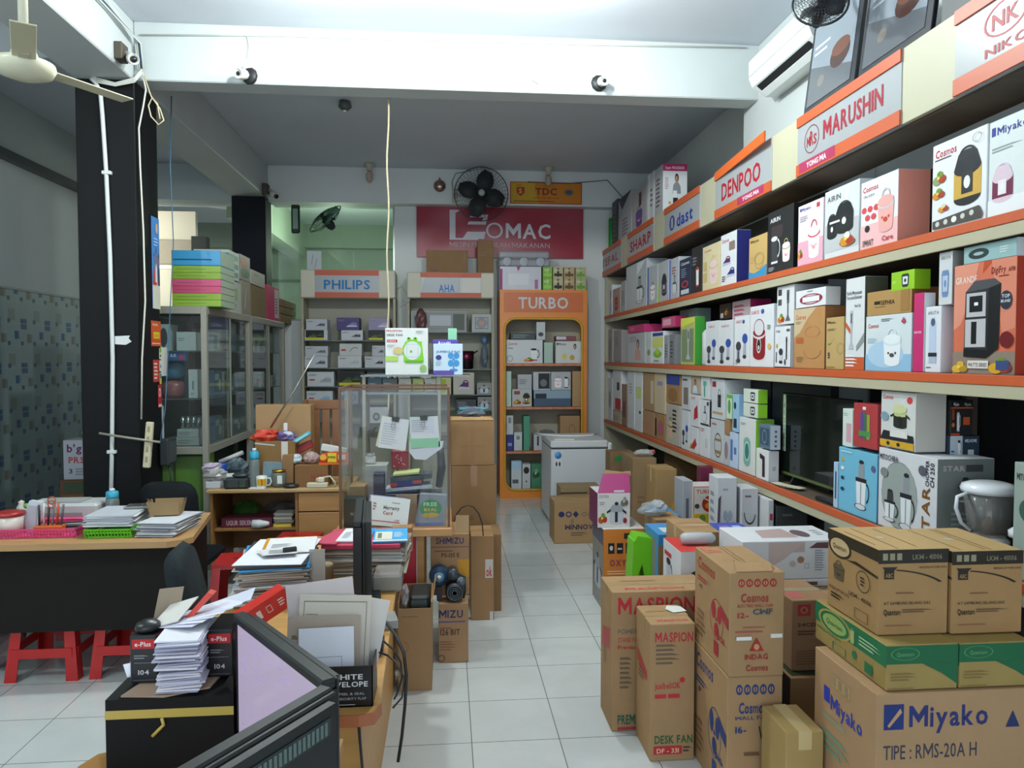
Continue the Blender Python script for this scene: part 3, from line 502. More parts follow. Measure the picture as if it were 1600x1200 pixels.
S2 = [
 (938,944,509,None,'narrow black carton at the far end of the middle shelf','#26262a',[('l',.2,.1,.6,.8,9,'#d0d0d0')],None,None),
 (945,957,516,None,'grey photo carton next to the narrow black one on the middle shelf','#a39e9c',[('e',.4,.4,.25,.35,'#8a7a76')],None,None),
 (959,971,517,None,'grey brown carton next to the wooden divider on the middle shelf','#9c9694',[('l',.2,.5,.5,.3,4,'#7c7270')],None,None),
 (981,1008,522,None,'grey white carton beneath the flat magenta box on the middle shelf','#b9bcbe',[('l',.1,.7,.6,.2,4,'#8e9296'),('i',.4,.1,.4,.7,'person',{'skin':'#c99a8a','top':'#c99a8a'})],None,None),
 (981,1006,510,521.5,'flat magenta box lying on a grey white carton on the middle shelf','#c23a72',[('e',.3,.5,.15,.3,'#d86a98')],'#c23a72',1035),
 (1010,1018,519,None,'slim white carton left of the lime bowl carton','#c9ccce',[('e',.5,.35,.3,.1,'#7a9a5a')],None,None),
 (1019,1037,519,None,'white carton with a lime green bean shape on the middle shelf','#dcdfe2',[('r',.05,.86,.9,.1,'#2a4a94'),('r',.05,.5,.9,.32,'#d6dc7a'),('e',.5,.3,.36,.12,'#86b83a'),('e',.5,.38,.2,.1,'#a6d24a'),('l',.2,.06,.6,.06,2,'#5a5a60')],None,None),
 (1038,1045,524,None,'slim grey blue carton right of the lime bowl carton','#9a9ea4',[('l',.2,.2,.6,.5,5,'#5a5e66')],None,None),
 (1046,1055,523,None,'slim dark grey carton in the middle of the middle shelf','#7c7e82',[('l',.2,.2,.6,.6,5,'#3a3c40')],None,None),
 (1034,1055,497,513,'small pink box balanced on slim grey cartons on the middle shelf','#c8527c',[('r',.1,.2,.6,.6,'#e6a8bc')],'#b02a5c',None),
 (1064,1086,498,None,'yellow and green clear-front carton holding a grey appliance','#b4bc6a',[('r',.08,.06,.84,.7,'#7a8a6a'),('i',.3,.1,.5,.7,'stick',{}),('p',[(0,1),(0,.8),(1,.9),(1,1)],'#d6dc5a')],'#3f9a3a',1102),
 (1103,1121,503,None,'white carton with blue and grey brush heads, farther of the matching pair','#d4d7db',[('t',.25,.85,.5,.05,'SAKO','#b83a44'),('i',.05,.04,.9,.62,'duo')],None,None),
 (1122,1145,502,None,'white carton with blue and grey brush heads, nearer of the matching pair','#d8dbdf',[('t',.25,.85,.5,.05,'SAKO','#b83a44'),('i',.05,.04,.9,.62,'duo')],None,None),
 (1148,1171,495,None,'taller white carton with grey and blue brush heads, beside the red one',W,[('t',.1,.86,.38,.06,'SAKO','#b83a44'),('e',.62,.88,.09,.04,'#3a5a9a'),('i',.05,.06,.9,.66,'duo'),('l',.1,.04,.2,.1,3,'#6a6a70')],None,None),
 (1172,1209,480,None,'large white carton with a dark red juicer pictured',W,[('t',.06,.87,.34,.06,'SAKO','#b83a44'),('e',.55,.9,.07,.04,'#3a5a9a'),('i',.08,.08,.66,.72,'juicer'),('e',.85,.33,.07,.05,'#d9b46a'),('l',.76,.6,.18,.08,3,'#6a8a6a')],None,None),
 (1211,1237,511,None,'white black-framed carton with hand mixer parts pictured',W,[('r',0,0,1,.025,'#26282c'),('r',.97,0,.03,1,'#26282c'),('t',.08,.86,.26,.06,'Crok','#3a3c40'),('r',.72,.87,.2,.06,'#5a5c60'),('i',.02,.05,.94,.74,'whisk')],None,None),
 (1214,1241,447,508,'cookery carton with vegetables standing on the mixer parts carton','#c9ccd0',[('r',0,0,1,1,'#dcdee0'),('r',.06,.76,.22,.16,'#3a3c40'),('r',.06,.5,.22,.16,'#4a4c50'),('i',.4,.06,.5,.86,'stick',{'c':'#5a6676'}),('i',.05,.02,.45,.32,'food',{'a':'#c8742c'})],None,None),
 (1241,1289,484,None,'big kraft carton with red wordmark and outlined cooker on the middle shelf','#b58654',[('p',[(0,1),(0,.52),(.2,.6),(.45,.82),(.75,1)],'#c9b491'),('t',.06,.82,.34,.08,'Cosmos','#a84a2c',.08),('l',.06,.74,.25,.05,2,'#8a6a4a'),('o',.62,.6,.24,.09,.05,'#9a6238'),('o',.62,.3,.28,.14,.05,'#9a6238',20,180,360),('r',.08,.42,.24,.1,'#b0603c'),('l',.1,.1,.3,.1,3,'#8a6a4a')],'#8f6440',None),
 (1243,1290,456,483,'white boxed tube lamp lying on the big kraft carton',W,[('i',.12,.08,.8,.72,'tube'),('l',.4,.84,.3,.08,1,'#4a3a48')],'#e2e4e6',1313),
 (1291,1319,497,None,'tan carton with green leaf mark left of the stick blender','#b89c66',[('r',.08,.88,.05,.05,'#3a3424'),('t',.15,.88,.4,.05,'Miyako','#3a3424'),('l',.1,.74,.6,.05,2,'#6a5a3a'),('p',[(.1,.5),(.2,.46),(.5,.62),(.3,.5)],'#6a8a4a'),('i',.1,.2,.16,.16,'jug',{'body':'#3a3c40'}),('o',.85,.4,.2,.1,.07,'#8a7040'),('l',.05,.03,.8,.03,1,'#8a7040')],None,None),
 (1321,1351,437,None,'tall white carton with a chrome stick blender and orange stripe','#d6dadc',[('r',0,0,1,.14,'#c05a34'),('p',[(0,.48),(.3,.38),(.3,.44),(0,.54)],'#c05a34'),('p',[(1,.3),(.6,.2),(.6,.26),(1,.4)],'#8a8f90'),('t',.06,.82,.8,.04,'The first Microcomputer','#2a2c30'),('t',.06,.77,.8,.04,'Timer control Devotoner','#2a2c30'),('t',.5,.68,.3,.035,'Power Tool','#2a2c30'),('i',.1,.22,.46,.45,'stick'),('l',.06,.03,.7,.14,4,'#e6e8ea')],'#55594c',1387),
 (1353,1425,495,None,'white and blue carton with a white dispenser pot pictured','#cfdadd',[('r',0,0,1,.3,'#8fb9d9'),('e',.45,.3,.4,.24,'#aac9e0'),('t',.06,.78,.24,.08,'Cosmos','#b83a34',.08),('l',.36,.88,.3,.06,2,'#5a6064'),('l',.06,.5,.26,.1,3,'#9ab4c4'),('i',.36,.06,.5,.74,'jug',{'body':'#e4ebee','lid':'#d2dfe4','spot':'#4a4c50'}),('p',[(.85,.94),(.8,.86),(.85,.82),(.9,.86)],'#a84a5a')],'#b8c4c8',None),
 (1354,1424,458,495,'kraft carton with black wordmark lying on the white dispenser carton','#aa8550',[('r',.18,.45,.14,.14,'#2a241c'),('t',.33,.42,.32,.18,'SEPHIA','#2a241c'),('l',.2,.32,.4,.04,1,'#4a3c28'),('r',.78,.08,.18,.84,'#9a7442')],'#8a5a38',None),
 (1391,1428,427,457,'lime green boxed clock lamp on top of the kraft carton','#8ec21e',[('i',.42,.1,.4,.8,'lamp'),('l',.08,.4,.2,.15,2,'#c6e27a')],'#86b81c',1453),
 (1427,1444,459,None,'tall magenta spined carton right of the dispenser carton','#c0286a',[('t',.12,.49,.7,.03,'BOOK','#f0d0e0')],'#dcdfe2',1455),
 (1446,1471,480,None,'slim white carton with a blue cylinder shaver pictured','#dadee4',[('n',.16,.88,.7,.05,'ARLITA','#4a4c54'),('p',[(.25,.66),(.35,.82),(.6,.84),(.7,.72),(.7,.3),(.25,.3)],'#b9c9e0'),('e',.5,.76,.14,.06,'#4a5a74'),('r',.22,.24,.55,.06,'#2a2c34'),('r',.26,.14,.48,.1,'#aab6cc'),('l',.1,.06,.5,.03,1,'#4a4c54')],None,None),
 (1465,1487,392,478,'tall grey carton leaning behind the slim blue shaver carton','#c9ced0',[('n',.16,.86,.7,.06,'ARLITA','#5a5c60'),('i',.15,.1,.7,.6,'lamp',{'c':'#6a86b0','g':'#aebfd6'})],'#8f9490',1503),
 (1490,1588,417,None,'big red orange air fryer carton at the near end of the middle shelf','#cc6a4e',[('p',[(0,1),(0,.4),(.12,.45),(.3,.7),(.42,1)],'#d98f78'),('p',[(.5,1),(.48,.9),(.62,.98),(.62,1)],'#b84a28'),('p',[(.62,1),(1,1),(1,.4),(.8,.36)],'#d4836a'),('r',0,0,1,.2,'#8a7a6c'),('t',.03,.83,.36,.06,'GRANDE','#ecd6cc'),('t',.62,.88,.22,.06,'DigiFry','#7a2a20',.1),('t',.88,.88,.1,.04,'AF10','#7a2a20',.1),('l',.74,.84,.24,.02,1,'#7a2a20'),('i',.17,.14,.64,.72,'fryer'),('e',.86,.64,.09,.08,'#2a3040'),('t',.8,.66,.12,.03,'TOP','#d8dce0'),('t',.79,.62,.14,.025,'BRAND','#d8dce0'),('e',.88,.3,.1,.07,'#6a1a22'),('i',0,0,.3,.14,'food',{'a':'#d2a83a','b':'#d6a83a','c':'#a8872e'}),('i',.62,.0,.38,.18,'food',{'a':'#d2a02a'}),('r',.28,.05,.34,.07,'#d8d4d0'),('t',.3,.065,.3,.035,'MATTE SERIES','#4a3a34'),('r',.74,.04,.2,.08,'#3a4a7a')],'#a83a26',1640),
 (1503,1587,388,415,'pale teal box with dark oval pan lying on the red air fryer carton','#8fb2b4',[('e',.3,.5,.2,.3,'#2a3a3c'),('e',.3,.5,.1,.1,'#9ab0b4'),('l',.7,.3,.2,.4,3,'#c6d6d6')],'#c8cccc',1612),
]
for t in S2: shelf_box(t[0], t[1], t[2], z2, t[4], t[5], t[6], t[7], t[8], vb=t[3], depth=.1 if t[0] in (1034, 1038, 1046, 1103, 1122, 1148) else .22)
# the wrapped white cylinder packs
for (u0, u1, vt, vb, lab) in ((1088, 1101, 515, 567, 'white roundish wrapped canister with red writing beside the brush head cartons'),):
    y1, y0 = ys(u0), ys(u1); h = at(u0, vt, X=XS).z-z2
    m = MB(); r = min(.07, (y1-y0)/2); m.lathe([(r*.9, 0), (r, .01), (r, h-.03), (r*.6, h)], PL('#c9cccd'), seg=18); tag(m.build('canister', None, (XS+.02+r, (y0+y1)/2, z2+.002)), lab, 'canister')
shelf_box(1062, 1086, 485, z2, 'tall clear teal carton standing behind the yellow green one', '#8fa8a4', None, '#9ab4b0', None, .14, X=XS+.14)
shelf_box(1124, 1142, 476, z2, 'small dark brown picture box standing behind the brush head pair', '#3a2c2a', [('r',.1,.1,.25,.3,'#d8d4d0'),('i',.45,.2,.4,.6,'food')], None, None, .1, vb=500, X=XS+.13)
shelf_box(1144, 1172, 472, z2, 'pink line-drawing box with magenta side lying behind white cartons', '#d8c4c6', [('l',.1,.1,.8,.8,6,'#c0607c')], '#b8286a', 1212, .1, vb=520, X=XS+.12)
# ---------------------------------------------------------------- lowest shelf, far end to near end
def sb(u0, u1, vt, vb, lab, base, gfx=None, front=None, ud=None, depth=.2, X=XS+.015, **k):
    return shelf_box(u0, u1, vt, z3, lab, base, gfx, front, ud, depth, None if vb is None else vb, X=X, **k)
GW = '#c3c6c8'
S3 = [
 (938,948,580,None,'tall grey carton at the far end of the lowest full shelf',GW,[('l',.2,.2,.6,.5,6,'#8a8e92')],None,None,.2),
 (949,957,590,None,'tall pale carton second from the far end of the lowest full shelf','#cfd0d0',[('e',.5,.5,.3,.2,'#9a9696')],None,None,.2),
 (958,971,640,None,'low beige carton under the white carton with a red block','#b4a894',[('l',.1,.2,.8,.4,4,'#8a7a64')],None,None,.2),
 (958,971,577,639,'white carton with a red block near the far end','#d6d8da',[('r',.3,.02,.68,.28,'#b8342e'),('r',.5,.5,.3,.2,'#3a3c44')],None,None,.2),
 (972,980,600,None,'slim brown carton right of the white red-block carton','#8e7464',[('r',.2,.2,.6,.4,'#6a4a4a')],None,None,.2),
 (981,992,578,None,'tall white carton with faint pink line near the far end','#d4d6d8',[('r',.05,.1,.06,.3,'#d88a84'),('l',.3,.6,.5,.2,4,'#9aa0a8')],None,None,.2),
 (993,1004,579,None,'tall white carton with a bright spine near the far end','#dfe2e4',[('r',.1,.55,.8,.2,'#c8d890'),('r',.6,.3,.25,.05,'#3a3c44')],None,None,.2),
 (1005,1023,640,None,'lower kraft carton with pink mark, left of the pink circle carton','#a98560',[('r',.4,.2,.3,.4,'#b87a6a')],None,None,.2),
 (1005,1023,582,639,'upper kraft carton with plain sides near the far end','#a88a64',[('r',.7,.2,.25,.6,'#c8c0a8')],None,None,.2),
 (1024,1040,645,None,'kraft carton with a pink oval in the lower row','#a67c54',[('o',.6,.45,.26,.28,.1,'#6a4a34'),('e',.6,.45,.2,.2,'#b8508a'),('r',.02,.1,.2,.7,'#3a302a')],None,None,.2),
 (1024,1040,583,644,'cream carton with pale violet marks in the upper row','#c9b698',[('r',.25,.7,.5,.1,'#8a84b8')],None,None,.2),
 (1042,1063,630,None,'grey carton crowded with black kitchen tools in the lower row','#b0aaa0',[('i',.1,.1,.5,.6,'jug',{'body':'#c8b48a','lid':'#3a342e'}),('l',.5,.3,.4,.6,6,'#2c2c2e')],None,None,.2),
 (1042,1063,585,629,'kraft carton with a blue top band in the upper row','#a07a50',[('r',0,.66,1,.34,'#27408a'),('e',.5,.3,.35,.24,'#8a6238')],None,None,.2),
 (1066,1078,640,None,'white carton with blue brush heads in the lower row','#ccd0d3',[('i',.05,.1,.9,.6,'duo')],None,None,.2),
 (1079,1092,666,None,'white carton with a red diamond in the lower row','#d2d4d7',[('p',[(.5,.1),(.9,.35),(.7,.6),(.3,.3)],'#b0262e'),('i',.02,.1,.4,.3,'food')],None,None,.2),
 (1066,1079,585,639,'grey carton picturing brown storage jars in the upper row','#c0c2c4',[('r',.25,.15,.55,.5,'#7a6a60'),('r',.1,.84,.6,.06,'#4a4e54')],None,None,.2),
 (1080,1094,616,665,'white carton with a red iron in the middle row','#d2d4d7',[('t',.1,.86,.4,.07,'SAKO','#b83a44'),('p',[(.4,.2),(.85,.3),(.8,.7),(.45,.55)],'#b0262e')],None,None,.2),
 (1080,1094,585,615,'brown photo carton in the upper row, left of the teal brush carton','#b5a28c',[('i',.2,.05,.6,.8,'person')],None,None,.2),
 (1095,1110,664,None,'plain white carton with red corner in the lower row','#d9dbde',[('l',.1,.8,.5,.12,2,'#b85a5a'),('l',.6,.3,.3,.3,5,'#a4a8ac')],None,None,.2),
 (1095,1110,624,663,'black-edged white carton with a chrome tool in the middle row','#d6d8db',[('r',.05,.0,.9,.06,'#2a2c30'),('i',.3,.1,.5,.7,'blender'),('r',.75,.8,.2,.14,'#3a3c40')],'#2a2c30',None,.2),
 (1096,1109,584,623,'white carton with a teal brush in the upper row','#d6dadb',[('r',.4,.1,.14,.5,'#3a9a8a'),('r',.3,.6,.4,.2,'#5ab0a2')],None,None,.2),
 (1112,1132,654,None,'grey white carton with a steel frame appliance in the lower row','#c2c6ca',[('o',.6,.4,.3,.3,.14,'#7a6a50'),('r',.35,.2,.5,.08,'#8a7a5a'),('r',.35,.5,.5,.06,'#8a7a5a'),('l',.1,.85,.6,.08,1,'#b85a5a')],None,None,.2),
 (1113,1133,592,653,'white carton with a red tag and dark bag in the upper row','#cdd1d6',[('r',.06,.8,.3,.14,'#8e2a3a'),('r',.5,.3,.26,.32,'#2e3034'),('o',.63,.66,.1,.1,.2,'#2e3034'),('r',.1,.12,.8,.06,'#b89a6a')],None,None,.2),
 (1133,1141,680,None,'narrow grey carton under the kraft strip in the lower row','#b9bcbe',[('e',.5,.5,.35,.3,'#8a7a80')],None,None,.2),
 (1134,1141,655,679,'small kraft block between grey cartons','#a07a50',None,None,None,.2),
 (1137,1145,616,654,'small green and white carton in the upper row','#cfe0c4',[('e',.5,.5,.3,.3,'#5a9a5a'),('r',0,.85,1,.15,'#5cae3c')],'#7ac04a',None,.15),
 (1142,1155,675,None,'light blue and white carton in the lower row left of the heater box','#bcd0e6',[('r',.1,.2,.3,.6,'#5a78b0'),('r',.55,.4,.3,.2,'#5a78b0')],None,None,.2),
 (1146,1156,616,674,'sky blue carton stacked above the light blue and white one','#9cc2de',[('e',.4,.7,.2,.1,'#2a3448'),('r',.2,.1,.5,.25,'#26303c')],'#8ab4d4',None,.15),
 (1157,1183,651,None,'large white carton with a teal oval fan heater and lime side','#dcdfdd',[('i',.2,.1,.6,.58,'heater'),('l',.1,.86,.4,.05,2,'#8aa09a')],'#8cc832',1212,.2),
 (1163,1186,629,650,'lime and white boxed lamp, lower of the two on the teal heater carton','#d5dcd0',[('i',.45,.1,.4,.75,'lamp')],'#8cc832',1201,.2),
 (1163,1186,607,628,'lime and white boxed lamp, topmost of the two on the teal heater carton','#d5dcd0',[('i',.45,.1,.4,.75,'lamp')],'#8cc832',1201,.2),
]
for t in S3: sb(t[0], t[1], t[2], t[3], t[4], t[5], t[6], t[7], t[8], t[9])
sb(1184, 1204, 700, None, 'small white box with black angular handle drawn in front of the heater carton', '#dfe1e0', [('p',[(.3,.86),(.7,.78),(.72,.1),(.5,.1),(.5,.66),(.3,.7)],'#33272e')], '#d2d4d4', 1220, fops=[('l',.4,.35,.4,.14,3,'#8a8c8c')], X=XS+.01)
sb(1188, 1206, 662, 699, 'small blue grey screen box stacked on the small white handle box', '#5c7286', [('r',.1,.15,.8,.7,'#3c5264'),('o',.5,.5,.2,.3,.2,'#7a94a8')], '#c4ced8', 1222, fops=[('e',.55,.15,.12,.05,'#4a5a70'),('e',.55,.35,.12,.05,'#4a5a70'),('e',.55,.55,.12,.05,'#4a5a70'),('e',.55,.75,.12,.05,'#4a5a70')], X=XS+.012)
# dark big box behind the small stacked cartons, and grey carton far behind the television
shelf_box(1116, 1206, 586, z3, 'wide black carton with a strip of tiny icons behind the lamp boxes', '#17181b', [('r',.32,.82,.28,.05,'#b9bdb8')], '#101113', None, .06, X=XS+.215)
shelf_box(1208, 1300, 597, z3, 'dull grey carton with dark squares behind the television', '#3e423f', [('r',.3,.75,.08,.1,'#232624'),('r',.45,.75,.08,.1,'#232624'),('r',.6,.75,.08,.1,'#232624')], '#2c2f2d', None, .05, X=XS+.21)
# television on two feet
yA, yB = ys(1230, XS+.14), ys(1337, XS+.1)
tv = empty('television', 'wide black flat television standing on the lowest full shelf', 'television', (XS+.13, (yA+yB)/2, z3+.0012))
L_ = (yA-yB); HT = at(1232, 614, X=XS+.13).z-z3
m = MB(); m.box(-.016, .02, -L_/2, L_/2, .05, HT, PL('#0c0d0f', .25), .004); m.build('housing', tv)
m = MB(); m.box(-.0185, -.0162, -L_/2+.012, L_/2-.012, .075, HT-.012, mat('#0e1614', .06, 'plastic')); m.build('screen', tv)
m = MB(); m.box(-.02, -.0165, -L_/2+.006, L_/2-.006, .052, .068, PL('#4c5a2c', .3)); m.build('lower_trim', tv)
for s_ in (-1, 1):
    m = MB(); m.prism([(-.045, s_*L_*.3-.01, 0), (.055, s_*L_*.3-.01, 0), (.02, s_*L_*.3-.01, .05), (-.02, s_*L_*.3-.01, .05)], (0, .02, 0), PL('#141518')); m.build('foot', tv)
m = MB(); m.box(-.0195, -.0188, L_/2-.06, L_/2-.025, HT*.35, HT-.01, P('#b9c8b0')); f = Face(m, (-.0195, L_/2-.025, HT*.35), (0, -.035, 0), (0, 0, HT*.65)); f.text(.9, .05, 0, 0, '', '#2a6a3a') if False else None
g = Face(m, (-.0197, L_/2-.03, HT*.4), (0, 0, HT*.5), (0, .02, 0)); g.n = Vector((-1, 0, 0)); g.text(0, -1, 1, .8, 'COOCAA', '#2f6e3e'); m.build('sticker', tv)
# papers, remote and cables lying on the shelf before the television
m = MB()
for i in range(4): m.X = Matrix.Translation((XS+.04, ys(1215)-.04*i, z3+.003+.004*i)) @ Matrix.Rotation(.12*i, 4, 'Z'); m.box(-.03, .03, -.09, .09, 0, .003, PP('#c9c2a8' if i % 2 else '#d8d8d2'))
tag(m.build('leaflets'), 'loose cream leaflets on the shelf edge below the television', 'leaflets')
m = MB(); yr = ys(1285); m.X = Matrix.Translation((XS+.04, yr, z3+.002)); m.box(-.022, .022, -.11, .09, 0, .02, PL('#1b1c1f', .45), .006)
for k in range(8): m.box(-.012, -.004, -.09+k*.02, -.08+k*.02, .02, .022, PL('#50545a')); m.box(.004, .012, -.09+k*.02, -.08+k*.02, .02, .022, PL('#50545a'))
tag(m.build('remote_control'), 'black remote control lying on the shelf before the television', 'remote')
# near end of the lowest full shelf
sb(1306, 1313, 722, None, 'thin pale blue carton with dark razor shape at edge of shelf', '#a9c6dc', [('r',.4,.2,.35,.6,'#3a4a6e')], None, None, .08)
sb(1314, 1375, 698, None, 'sky blue carton picturing a tall chopper jug', '#6fb6d2', [('i',.38,.12,.5,.78,'blender'),('e',.12,.82,.05,.03,'#c8a23a'),('e',.12,.68,.05,.03,'#e0e4e8'),('r',.08,.5,.08,.05,'#2a3a4a'),('e',.12,.35,.05,.03,'#2a3a6a'),('e',.92,.78,.05,.05,'#5a5a8a'),('l',.08,.93,.45,.03,1,'#d6e8ee')], '#5a9ab8', None, .2)
sb(1319, 1335, 638, 697, 'pale green white carton with a pink phone shape, on the sky blue carton', '#cfdcd4', [('r',.4,.12,.5,.5,'#c8a0ac'),('l',.1,.8,.6,.1,2,'#9ab0a4')], None, None, .18)
sb(1336, 1374, 629, 697, 'red plastic-wrapped carton with rainbow coloured bottles', '#a83a3e', [('r',.3,.2,.12,.6,'#5a4a8a'),('r',.44,.18,.12,.62,'#3a6a5a'),('r',.58,.2,.12,.56,'#8a9a3a'),('r',.24,.26,.5,.12,'#4a8a4a'),('r',.4,.86,.14,.07,'#e0dcd8')], None, None, .18)
sb(1377, 1470, 699, None, 'big white chopper carton with brown vertical lettering and grey side', '#d3d6da', [('e',.38,.45,.32,.42,'#98a39f'),('o',.38,.45,.32,.42,.03,'#8a9290'),('i',.34,.06,.36,.72,'blender',{}),('i',.06,.1,.36,.42,'blender',{'steel':'#3a3c40'}),('t',.03,.86,.34,.07,'MITOCHIBA','#3a3a3e'),('e',.12,.7,.07,.06,'#7c8280'),('e',.78,.83,.06,.06,'#5a5a66'),('n',.3,.03,.2,.03,'chop','#6a6e72')], '#6e7571', 1560, .2,
   fops=[('t',.1,.86,.38,.06,'STAR','#b0a49c'),('r',.5,.85,.3,.08,'#3c3f3e'),('i',.3,.5,.4,.3,'blender',{'glassc':'#7a807e','steel':'#3a3e3c'}),('l',.25,.1,.4,.3,5,'#8e9492')])
# its vertical lettering, printed along the near edge of the aisle face
def vtext(o_face, x, y, w_, h_, t, c): pass
yS1, yS0 = ys(1470, XS+.015), ys(1377, XS+.015); hS = at(1377, 699, X=XS+.015).z-z3
m = MB()
def vert(y_, z_, hh, ww, t, c):
    f = Face(m, (XS+.0135, y_, z_), (0, 0, hh), (0, ww, 0)); f.n = Vector((-1, 0, 0)); f.text(0, 0, 1, 1, t, c)
vert(yS1+.045, z3+.012, hS*.62, .05, 'STAR', '#7a5220'); vert(yS1+.052, z3+hS*.66, hS*.3, .022, 'CHOPPER', '#2e2e32'); vert(yS1+.018, z3+hS*.66, hS*.28, .026, 'CH 250', '#2e2e32')
o_ = m.build('printed_lettering'); big = [x for x in COL.objects if x.get('label', '').startswith('big white chopper carton')][0]; o_.parent = big; o_.matrix_parent_inverse = Matrix.Translation(big.location).inverted()
sb(1379, 1434, 610, 697, 'white carton picturing a black cooking pot on scales with yellow strip', '#cfd2cf', [C_(.06,.86,.3,.08),('e',.84,.86,.08,.06,'#c9424a'),('i',.3,.36,.55,.42,'pot',{'c':'#2c2f2a','lid':'#b8c48a'}),('e',.57,.7,.2,.08,'#c8d09a'),('p',[(0,.14),(.1,.3),(.96,.26),(.98,.14)],'#2a2a2c'),('r',.3,.2,.5,.12,'#dcdcd6'),('r',0,.02,.98,.11,'#d2a32c'),('e',.25,.075,.05,.035,'#2a2a2c'),('e',.55,.075,.05,.035,'#2a2a2c'),('e',.13,.55,.12,.08,'#7a9aa8')], '#c2beb4', 1482, .2)
m_ = [('r',0,.8,1,.2,'#161618'),('t',.12,.84,.24,.09,'Miyako','#e0e0e0'),('t',.62,.84,.3,.08,'Miyako','#b8b8b8'),('r',0,.76,1,.04,'#c0562a'),('i',.22,.1,.24,.62,'kettle',{'body':'#e2e2e2','dark':'#c8c8c8'}),('r',.56,.3,.3,.22,'#c0562a'),('r',0,0,.4,.07,'#b04a24'),('e',.1,.3,.07,.06,'#c8742c'),('t',.04,.45,.1,.3,'88','#c0562a')]
def fbox(u0, u1, vt, vb, Y, depth, label, base, fops=None, sides=None, gfx=None, name='product_box', cat='box', group=None, **k):
    """a box whose near face stands at distance Y, measured between two pixels columns and rows"""
    a = at(u0, vb, Y=Y); b = at(u1, vb, Y=Y); t_ = at((u0+u1)/2, vt, Y=Y)
    mid = at((u0+u1)/2, vb, Y=Y)
    g = dict(gfx or {}); g['F'] = fops
    return carton(name, label, cat, (mid.x, Y+depth/2, mid.z), (b.x-a.x, depth, t_.z-mid.z), base, g, sides=sides, group=group, **k)
yk = ys(1446, XS+.06)
fbox(1484, 1530, 681, 717, 2.98, .2, 'navy and white kettle box under the black and orange kettle box', '#26384a', [('r',0,0,.42,1,'#bcc6ce'),('t',.5,.72,.4,.14,'WELHOME','#d0d8de'),('i',.22,.1,.18,.8,'kettle'),('r',.6,.1,.2,.3,'#c8d0cc'),('l',.03,.1,.14,.3,2,'#3a5a8a')])
fbox(1485, 1519, 625, 680.5, 2.98, .2, 'black and orange kettle box stacked on the navy kettle box', '#1a1a1c', m_, {'L': '#1a1a1c'})
shelf_box(1590, 1640, 722, z3, 'pale green carton at the near end of the lowest full shelf', '#93a39a', [('t',.1,.85,.3,.06,'MITO','#2e3432'),('e',.5,.6,.3,.1,'#3c5c50')], '#7c8c84', None, .2)
# jug blender and white press at the very end
bx, by = at(1545, 800, Y=2.76).x, 2.76
bl = empty('jug_blender', 'clear jug blender with white lid and handle at the shelf end', 'blender', (bx, by, z3+.001))
rj = .094; zl = at(1545, 762, Y=2.76).z-z3
GLS = glass('#cfd0cc', .22, .05, 'clear_plastic')
m = MB(); m.lathe([(rj*.72, 0), (rj*.8, .05), (rj*.55, .07), (.001, .07)], PL('#e6e8ea'), seg=24); m.build('base', bl)
m = MB(); m.lathe([(rj*.66, .07), (rj*.8, .1), (rj, zl-.015)], GLS, seg=28); m.build('jug', bl)
m = MB(); m.lathe([(rj*1.06, zl-.02), (rj*1.1, zl-.005), (rj*1.02, zl+.012), (rj*.7, zl+.022), (.001, zl+.022)], PL('#e3e8ec', .25), seg=28); m.build('lid', bl)
m = MB(); m.tube([(-rj*.98, 0, zl-.02), (-rj*1.45, 0, zl-.035), (-rj*1.5, 0, zl-.08), (-rj*1.25, 0, .12), (-rj*.85, 0, .09)], .0075, PL('#dfe4e6', .25)); m.build('handle', bl)
m = MB(); m.lathe([(.02, .07), (.024, .12), (.012, .14), (.01, zl-.05), (.001, zl-.05)], PL('#8a6a52')); m.build('strainer', bl)
px = at(1604, 800, Y=2.5).x
pr = empty('juice_press', 'white plastic press part cut off beside the jug blender', 'appliance', (px, 2.5, z3+.001))
m = MB(); zt = at(1600, 762, Y=2.5).z-z3; m.lathe([(.035, 0), (.03, zl*.45), (.055, zl*.47), (.056, zl*.55), (.034, zl*.62), (.032, zt-.01), (.02, zt), (.001, zt)], PL('#e6e9ec', .25), seg=24); m.build('body', pr)
m = MB(); m.lathe([(.0335, zl*.8), (.0335, zl*.86)], PL('#3a2c2c')); m.build('band', pr)
# ================================================================ THINGS ON TOP OF THE SIGN BOARDS, AC, WALL FANS, CAMERAS
ZT2 = 3.041
def topbox(u0, u1, vt, label, base, gfx=None, front=None, ud=None, depth=.2, X=XS+.035, fops=None):
    y1 = min(at(u0, 400, X=X).y, 9.1); y0 = at(u1, 400, X=X).y; h = at(u0, vt, X=X).z-ZT2
    if ud: depth = at(ud, 400, Y=y0).x-X
    depth = min(depth, .235)
    return carton('product_box', label, 'box', (X+depth/2, (y0+y1)/2, ZT2), (depth, y1-y0-.004, max(h, .1)), base, {'L': gfx, 'F': fops}, sides={'F': front} if front else None, group='boxes stored on top of the sign boards')
m = MB(); yy = 9.04; m.lathe([(.05, 0), (.052, .02), (.052, .36), (.04, .38), (.001, .38)], PL('#1f8a2e', .35), (XS+.055, yy, ZT2+.002), 18); m.lathe([(.042, .38), (.042, .40), (.001, .40)], PL('#b9c8b8'), (XS+.055, yy, ZT2)); tag(m.build('green_canister'), 'bright green cylindrical canister above the farthest sign', 'canister')
topbox(956, 964, 318, 'dark grey carton above the farthest signs', '#3c3c40', [('l',.2,.1,.6,.8,8,'#6a6a70')])
topbox(966, 986, 314, 'white-edged carton with navy top above the farthest signs', '#a9abb0', [('p',[(0,1),(.3,.72),(1,1)],'#1f2740'),('l',.3,.1,.6,.4,5,'#7a6f7a')])
